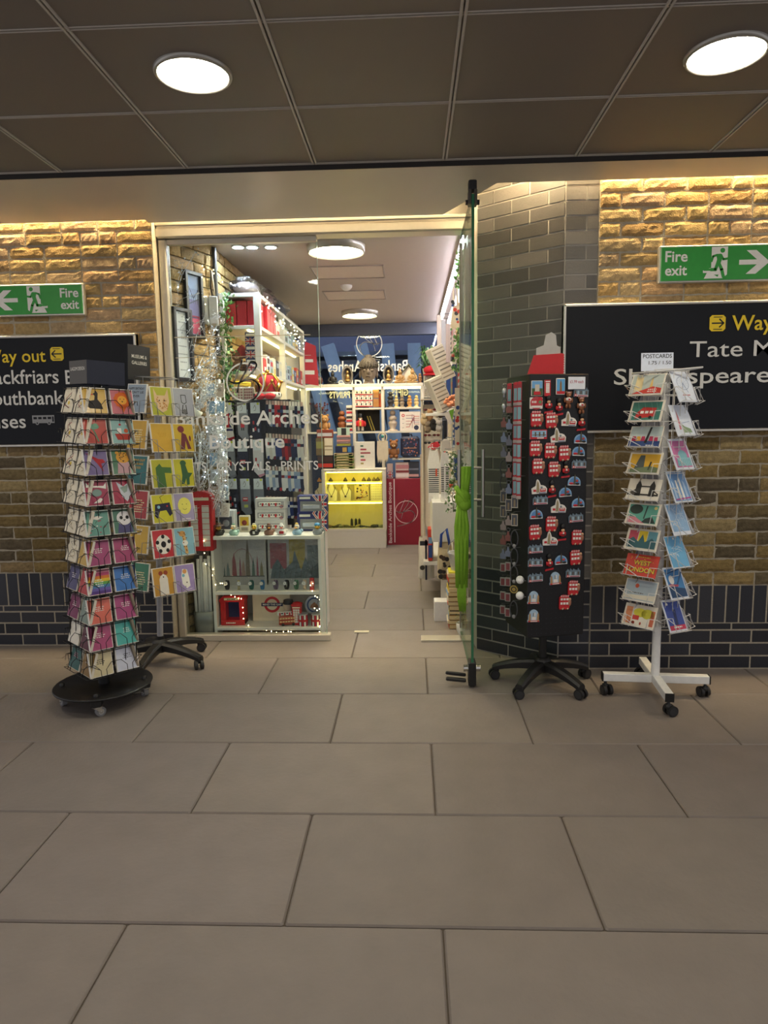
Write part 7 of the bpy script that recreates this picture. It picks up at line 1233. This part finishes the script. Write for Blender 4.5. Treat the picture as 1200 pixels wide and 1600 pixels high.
for k in range(60): a_ = random.uniform(0, 6.28); r_ = random.uniform(.05, .14); z = random.uniform(.06, .24); d = Vector((math.cos(a_), math.sin(a_)*.7, 0)); b0 = Vector((0, 0, .07)); b1 = d*r_*.6+Vector((0, 0, z+.04)); b2 = d*r_+Vector((0, 0, z)); n_ = Vector((-d.y, d.x, 0))*.012; m.add([tuple(b0), tuple(b1+n_), tuple(b2), tuple(b1-n_)], [(0, 1, 2, 3)], C(random.choice(['#4f8a48', '#6aa25a', '#3a6a3a', '#8ab07a']), .6))
o = m.build('leaves', t); o['kind'] = 'stuff'
q = at(676, 586, 6.05); m = MB(); m.ball((-.02, 0, .045), (.07, .05, .04), C('#c3202a', .85), 12, 8); m.ball((.05, .0, .03), (.045, .05, .03), C('#b81c26', .85), 10, 8); m.lathe([(.09, .0), (.095, .008), (.06, .02)], C('#c3202a', .85), 18, (0, 0, 0), sy=.6); tag(m.build('cloth_hat', loc=(q.x+.01, 6.08, q.z)), 'crumpled red cloth hat lying on the cream printed boxes', 'hat')
# soft keyring cluster and bits
for i, (px, py, c) in enumerate(((663, 652, '#c9b08a'), (672, 645, '#a8805a'), (681, 650, '#d8d0c4'), (688, 640, '#5a4638'), (677, 660, '#2a2624'), (686, 662, '#b8b0a8'), (668, 664, '#8a7a68'))):
    p = at(px, py, 5.95); m = MB(); m.ball((0, 0, -.03), (.035, .03, .042), C(c, .95, bump=.5, bscale=150.), 10, 8); m.ball((0, -.02, .008), (.024, .022, .024), C(c, .95), 10, 8); m.ball((-.018, -.01, .028), .009, C(c, .95), 6, 5); m.ball((.018, -.01, .028), .009, C(c, .95), 6, 5); m.tube([(0, 0, .03), (0, .0, .04), (.437-p.x, .0, .04)], .002, KM, 4); tag(m.build('plush_keyring', loc=(p.x, 5.98, p.z)), ['cream', 'tan', 'white', 'dark brown', 'black', 'pale grey', 'taupe'][i]+' plush key ring hanging in front of the sunglasses', 'soft toy', 'plush key rings')
p = at(705, 628, 5.2); m = MB(); [m.ball((random.gauss(0, .018), random.gauss(0, .012), random.gauss(0, .022)), .014, C('#d8906a', .9), 6, 5) for _ in range(26)]; m.tube([(0, 0, .02), (0, 0, .05), (.437-p.x, 0, .05)], .003, KM, 4); tag(m.build('pompom', loc=(p.x, 5.2, p.z)), 'peach coloured fluffy pompom on the right of the shop', 'decoration')
hang('folded_fan', 'green and white folded fan above the baby clothes', 'fan', (693, 638, 710, 664), 5.1, '#d8d2c8', [(-.5, .7), (.5, 1), (.3, .1), (.1, 0)], lambda m, w, h, y: m.poly([(0, h*.85), (w*.46, h*.96), (w*.3, h*.2)], C('#6aa22c'), y), .01)
# baby clothes
def stripes_(m, w, h, y, z0=.3, z1=.95, n=12, a=-.4, b=.4):
    for k in range(n): m.rect(w*a, h*(z0+(z1-z0)*k/n), w*b, h*(z0+(z1-z0)*(k+.45)/n), C('#2a2a30'), y)
BO = [(-.42, .0), (-.1, .05), (.0, .12), (.1, .05), (.42, .0), (.44, .5), (.5, .72), (.3, 1), (.12, .96), (-.12, .96), (-.3, 1), (-.5, .72), (-.42, .5)]
hang('baby_romper', 'white baby romper with black stripes and a small red motif', 'clothes', (668, 702, 688, 786), 5.25, '#e9e6de', BO, lambda m, w, h, y: (stripes_(m, w, h, y, .2, .66), m.rect(w*.14, h*.5, w*.26, h*.64, C('#d8502c'), y-.0004)), .04); hang('baby_romper', 'second striped baby romper with a white ribbon, nearer the door', 'clothes', (688, 704, 703, 784), 5.05, '#e4e2dc', BO, lambda m, w, h, y: (stripes_(m, w, h, y, .2, .7), m.rect(-w*.1, h*.0, w*.06, h*.8, C('#f0efec'), y-.0004)), .04)
hang('baby_hat', 'cream ribbed baby hat above the striped rompers', 'clothes', (688, 686, 706, 705), 5.1, '#e2ddd0', [(-.5, 0), (.5, 0), (.42, .7), (.15, 1), (-.2, 1), (-.42, .6)], lambda m, w, h, y: [m.line([(w*(-.36+.12*k), h*.05), (w*(-.3+.1*k), h*.85)], .003, C('#a8a498'), y) for k in range(7)], .04)
hang('bandana', 'red patterned bandana hanging left of the baby hat', 'clothes', (668, 690, 688, 703), 5.6, '#c3303a', [(-.5, .3), (0, 0), (.5, .5), (.3, 1), (-.2, .8)], blobs(['#e9dcd8'], 8, .006), .01)
ivy('flowering ivy garland beside the inner door handle', tuple(at(708, 705, 4.7)), tuple(at(707, 800, 4.7)), 110, .022, ('#4a6a3c', '#6a8a58', '#a8b898'), 26, .014)
# white cabinet and goods on the floor
cx, z0, w, h = fr(675.5, 785, 716, 847, 5.0); t = thing('wall_cabinet', 'plain white cabinet panel below the striped baby clothes', 'cabinet', (.43, 5.0, z0)); xw = .43-at(675.5, 815, 5.0).x; m = MB(); m.box((-xw/2, .30, h/2), (xw, .60, h), WP_, .003); m.build('body', t); m = MB(); m.box((-.05, .30, -z0/2), (.10, .5, z0), WP_, .002); m.build('pedestal', t)
goods('picture_book', 'red and blue picture book standing beside the white cabinet', 'book', (669, 788, 675.4, 838), 5.3, .16, '#c83a28', stripe((.1, .5, '#2c4a8a'), (.55, .75, '#7aa0c8')), z=.33)
m = MB(); p = at(660, 840, 5.5); m.box((.43-.17, 5.75, .31), (.34, .9, .03), WP_, .002); tag(m.build('low_shelf', loc=(0, 0, 0)), 'low white shelf board along the right wall of the shop', 'shelf')
def bag(lab, px, Y, col, deco, th, strap=None, name='tote_bag'):
    cx, z0, w, h = fr(*px, Y); t = thing(name, lab, 'bag', (cx, Y, z0)); m = MB(); vs = []; n = 10; k = 6
    for j in range(k+1):
        v = j/k; bulge = .5+.5*math.sin(PI*min(1, v*1.1+.1))
        for i in range(n): u = 2*PI*i/n; vs.append((w/2*math.copysign(abs(math.cos(u))**.6, math.cos(u))*(1-.12*v*v)*random.uniform(.97, 1.03), th/2+th/2*math.copysign(abs(math.sin(u))**.7, math.sin(u))*bulge, h*v))
    m.add(vs, [(j*n+i, j*n+(i+1) % n, (j+1)*n+(i+1) % n, (j+1)*n+i) for j in range(k) for i in range(n)]+[tuple(range(n-1, -1, -1))], C(col, .9, 0, .1, 40., .3, 60.), False); m.build('body', t)
    m = MB(); deco(m, w, h, -.004); m.build('print', t)
    if strap: m = MB(); m.tube([(-w*.3, .01, h*.9), (-w*.25, .02, h*1.25), (w*.1, .03, h*1.4), (w*.3, .03, h*.95)], .010, C(strap, .8), 6); m.build('strap', t)
bag('cream canvas bag with a navy stripe standing on the floor by the wall', (654, 842, 679, 906), 5.4, '#dcd6c8', lambda m, w, h, y: (m.rect(-w*.08, 0, w*.04, h*.98, C('#1d2238'), y), m.rect(-w*.4, h*.84, w*.4, h*.95, C('#2a2d38'), y), m.disc(-w*.26, h*.3, .02, C('#3a342c'), y), m.disc(w*.26, h*.5, .02, C('#3a342c'), y)), .20)
bag('beige tote bag with dark animal prints and blue straps near the door', (684, 850, 708, 906), 4.85, '#c2b290', blobs(['#2a2420', '#4a3424', '#1f1c1a'], 16, .016), .12, '#2c4a9a')
goods('white_bag', 'plain white paper bag on the floor below the printed tote bag', 'bag', (678.5, 907, 706, 938), 4.75, .12, '#eceae6', None, z=.0)
m = MB(); q = at(695, 906, 4.85); m.box((0, 0, q.z/2), (.09, .10, q.z-.002), C('#c9c2b4')); tag(m.build('stand', loc=(q.x+.02, 4.91, 0)), 'plain pale block under the beige printed tote bag', 'stand')
ZB0 = .0; zz = 0.0
bk = ['#b8945c', '#c8b494', '#a8844c', '#2a2e38', '#b09468', '#c8b090', '#8a6c3c', '#bfa678', '#d8cc9c', '#a88a58']
cx = at(719, 940, 4.55).x
for i in range(12):
    hgt = [.034, .026, .04, .03][i % 4]; m = MB(); ww = .155; m.box((0, .09, hgt/2), (ww, .17, hgt-.002), C(bk[i % 10], .7), .002); m.box((-.0005, .0885, hgt/2), (ww*.99, .171, hgt*.6), C('#cbb88c')); m.box((-ww/2-.001, .09, hgt/2), (.004, .15, hgt*.7), C(['#c8402c', '#e2dcc8', '#6f9ac8', '#d8c02c', '#30343c'][i % 5]))
    tag(m.build('book', M=T(cx+random.uniform(-.006, .006), 4.56, zz) @ RZ(random.uniform(-.05, .05))), f'boxed book in the floor stack behind the scarf, {NUM[i]} from the floor', 'book', 'books stacked behind the scarf'); zz += hgt
m = MB(); m.box((0, .09, .004), (.15, .16, .008), C('#d8cf3a'), .001); tag(m.build('yellow_notice', loc=(cx, 4.56, zz)), 'yellow card on top of the floor book stack', 'card'); zz += .009
t = thing('basket', 'pale grey woven basket on top of the book stack behind the scarf', 'basket', (cx, 4.65, zz)); m = MB(); m.lathe([(.055, 0), (.075, .11), (.079, .115), (.079, .125), (.07, .125), (.052, .01)], C('#b9b9b4', .7, bump=.8, bscale=90.), 24); m.build('body', t); m = MB(); m.tube([(.077*math.cos(u), .0, .12+.10*math.sin(u)) for u in (PI*k/12 for k in range(13))], .004, C('#9a9a96', .5), 5); m.build('handle', t)
t = thing('potted_plant', 'small leafy plant in a pale pot on the floor below the scarf', 'plant', (at(724, 985, 4.42).x, 4.42, 0)); m = MB(); m.lathe([(.028, 0), (.045, .04), (.048, .085), (.042, .09), (.040, .08)], C('#c6c8c4', .5), 20); m.build('pot', t); m = MB()
for k in range(90): a_ = random.uniform(0, 6.28); r_ = random.uniform(.01, .06); z = random.uniform(.08, .15); d = Vector((math.cos(a_), math.sin(a_), 0)); c = d*r_+Vector((0, 0, z)); n_ = Vector((-d.y, d.x, 0))*.008; m.add([tuple(c-d*.008), tuple(c+n_+Vector((0, 0, .004))), tuple(c+d*.012), tuple(c-n_)], [(0, 1, 2, 3)], C(random.choice(['#3f6a3c', '#5a8a4c', '#88a878']), .6))
o = m.build('leaves', t); o['kind'] = 'stuff'
# earring column beside the maroon panel
t = thing('jewellery_stand', 'slim cream stand hung with small charms right of the maroon panel', 'display stand', (at(661, 800, 6.9).x, 6.9, 0)); m = MB(); m.box((0, 0, .55), (.05, .03, 1.10), C('#cdb8a0'), .003); m.build('column', t)
for i, py in enumerate((712, 726, 742, 760, 773, 790, 806, 820)):
    z = at(661, py, 6.85).z; m = MB(); m.prism([(-.016, -.03), (.016, -.03), (.012, .012), (-.012, .012)], -.006, .0, C(['#3a3a3c', '#8a3a34', '#2c4a3c', '#c9a24a', '#2a2a2a', '#7a5a48', '#44342c', '#8a7a6a'][i], .5)); m.tube([(0, -.003, .012), (0, .012, .02)], .002, KM, 4); tag(m.build('charm', loc=(at(661, py, 6.85).x+.005, 6.883, z)), f'small hanging charm, {ORD[i]} on the slim stand beside the maroon panel', 'charm', 'charms on the slim stand')
# rows of flat goods hung along the right wall
WCOL = ['#d8ccb0', '#c9402c', '#2f4a80', '#e4e0d6', '#8a9ab0', '#c8a878', '#3a3a44', '#b8c4c8', '#d9b8b0', '#7a8a6a', '#e0d4b8', '#24386a']
for r_, (z, n, y0, y1, h, wd) in enumerate(((2.30, 8, 4.95, 7.3, .30, .22), (1.90, 9, 4.60, 7.4, .32, .20), (1.50, 10, 4.60, 7.4, .30, .19), (1.12, 9, 5.75, 7.6, .26, .17), (.78, 8, 5.75, 7.6, .26, .18))):
    for i in range(n):
        y = y0+(y1-y0)*(i+.5)/n; c = WCOL[(i*5+r_*3) % 12]; m = MB(); hh = h*random.uniform(.75, 1.05); ww = min(wd, (y1-y0)/n*.86)
        m.prism([(-ww/2, -hh), (ww/2, -hh), (ww/2*random.uniform(.9, 1), 0), (-ww/2*random.uniform(.9, 1), 0)], -.02-random.uniform(0, .05), .0, C(c, .9)); q = m.v[0][1]-.0008
        c2 = C(WCOL[(i*7+r_+4) % 12], .8)
        if (i+r_) % 3 == 0:
            for k in range(5): m.rect(-ww*.42, -hh*(.15+.16*k), ww*.42, -hh*(.22+.16*k), c2, q)
        elif (i+r_) % 3 == 1:
            for k in range(9): m.disc(random.uniform(-ww*.36, ww*.36), -hh*random.uniform(.12, .9), .014, c2, q-.0001*k, n=9)
        else: m.rect(-ww*.32, -hh*.85, ww*.32, -hh*.3, c2, q); m.rect(-ww*.2, -hh*.7, ww*.2, -hh*.5, C(WCOL[(i+r_*2+7) % 12], .8), q-.0005)
        m.T = Matrix(); m.tube([(0, .012, .02), (0, -.02, .01), (0, -.02, -.004)], .003, KM, 4)
        tag(m.build('hung_textile', M=T(.425, y, z) @ RZ(-PI/2)), f'flat textile or print hung on the right shop wall, {NUM[i]} from the entrance, {ORD[r_]} row', 'textile', 'goods hung along the right wall')
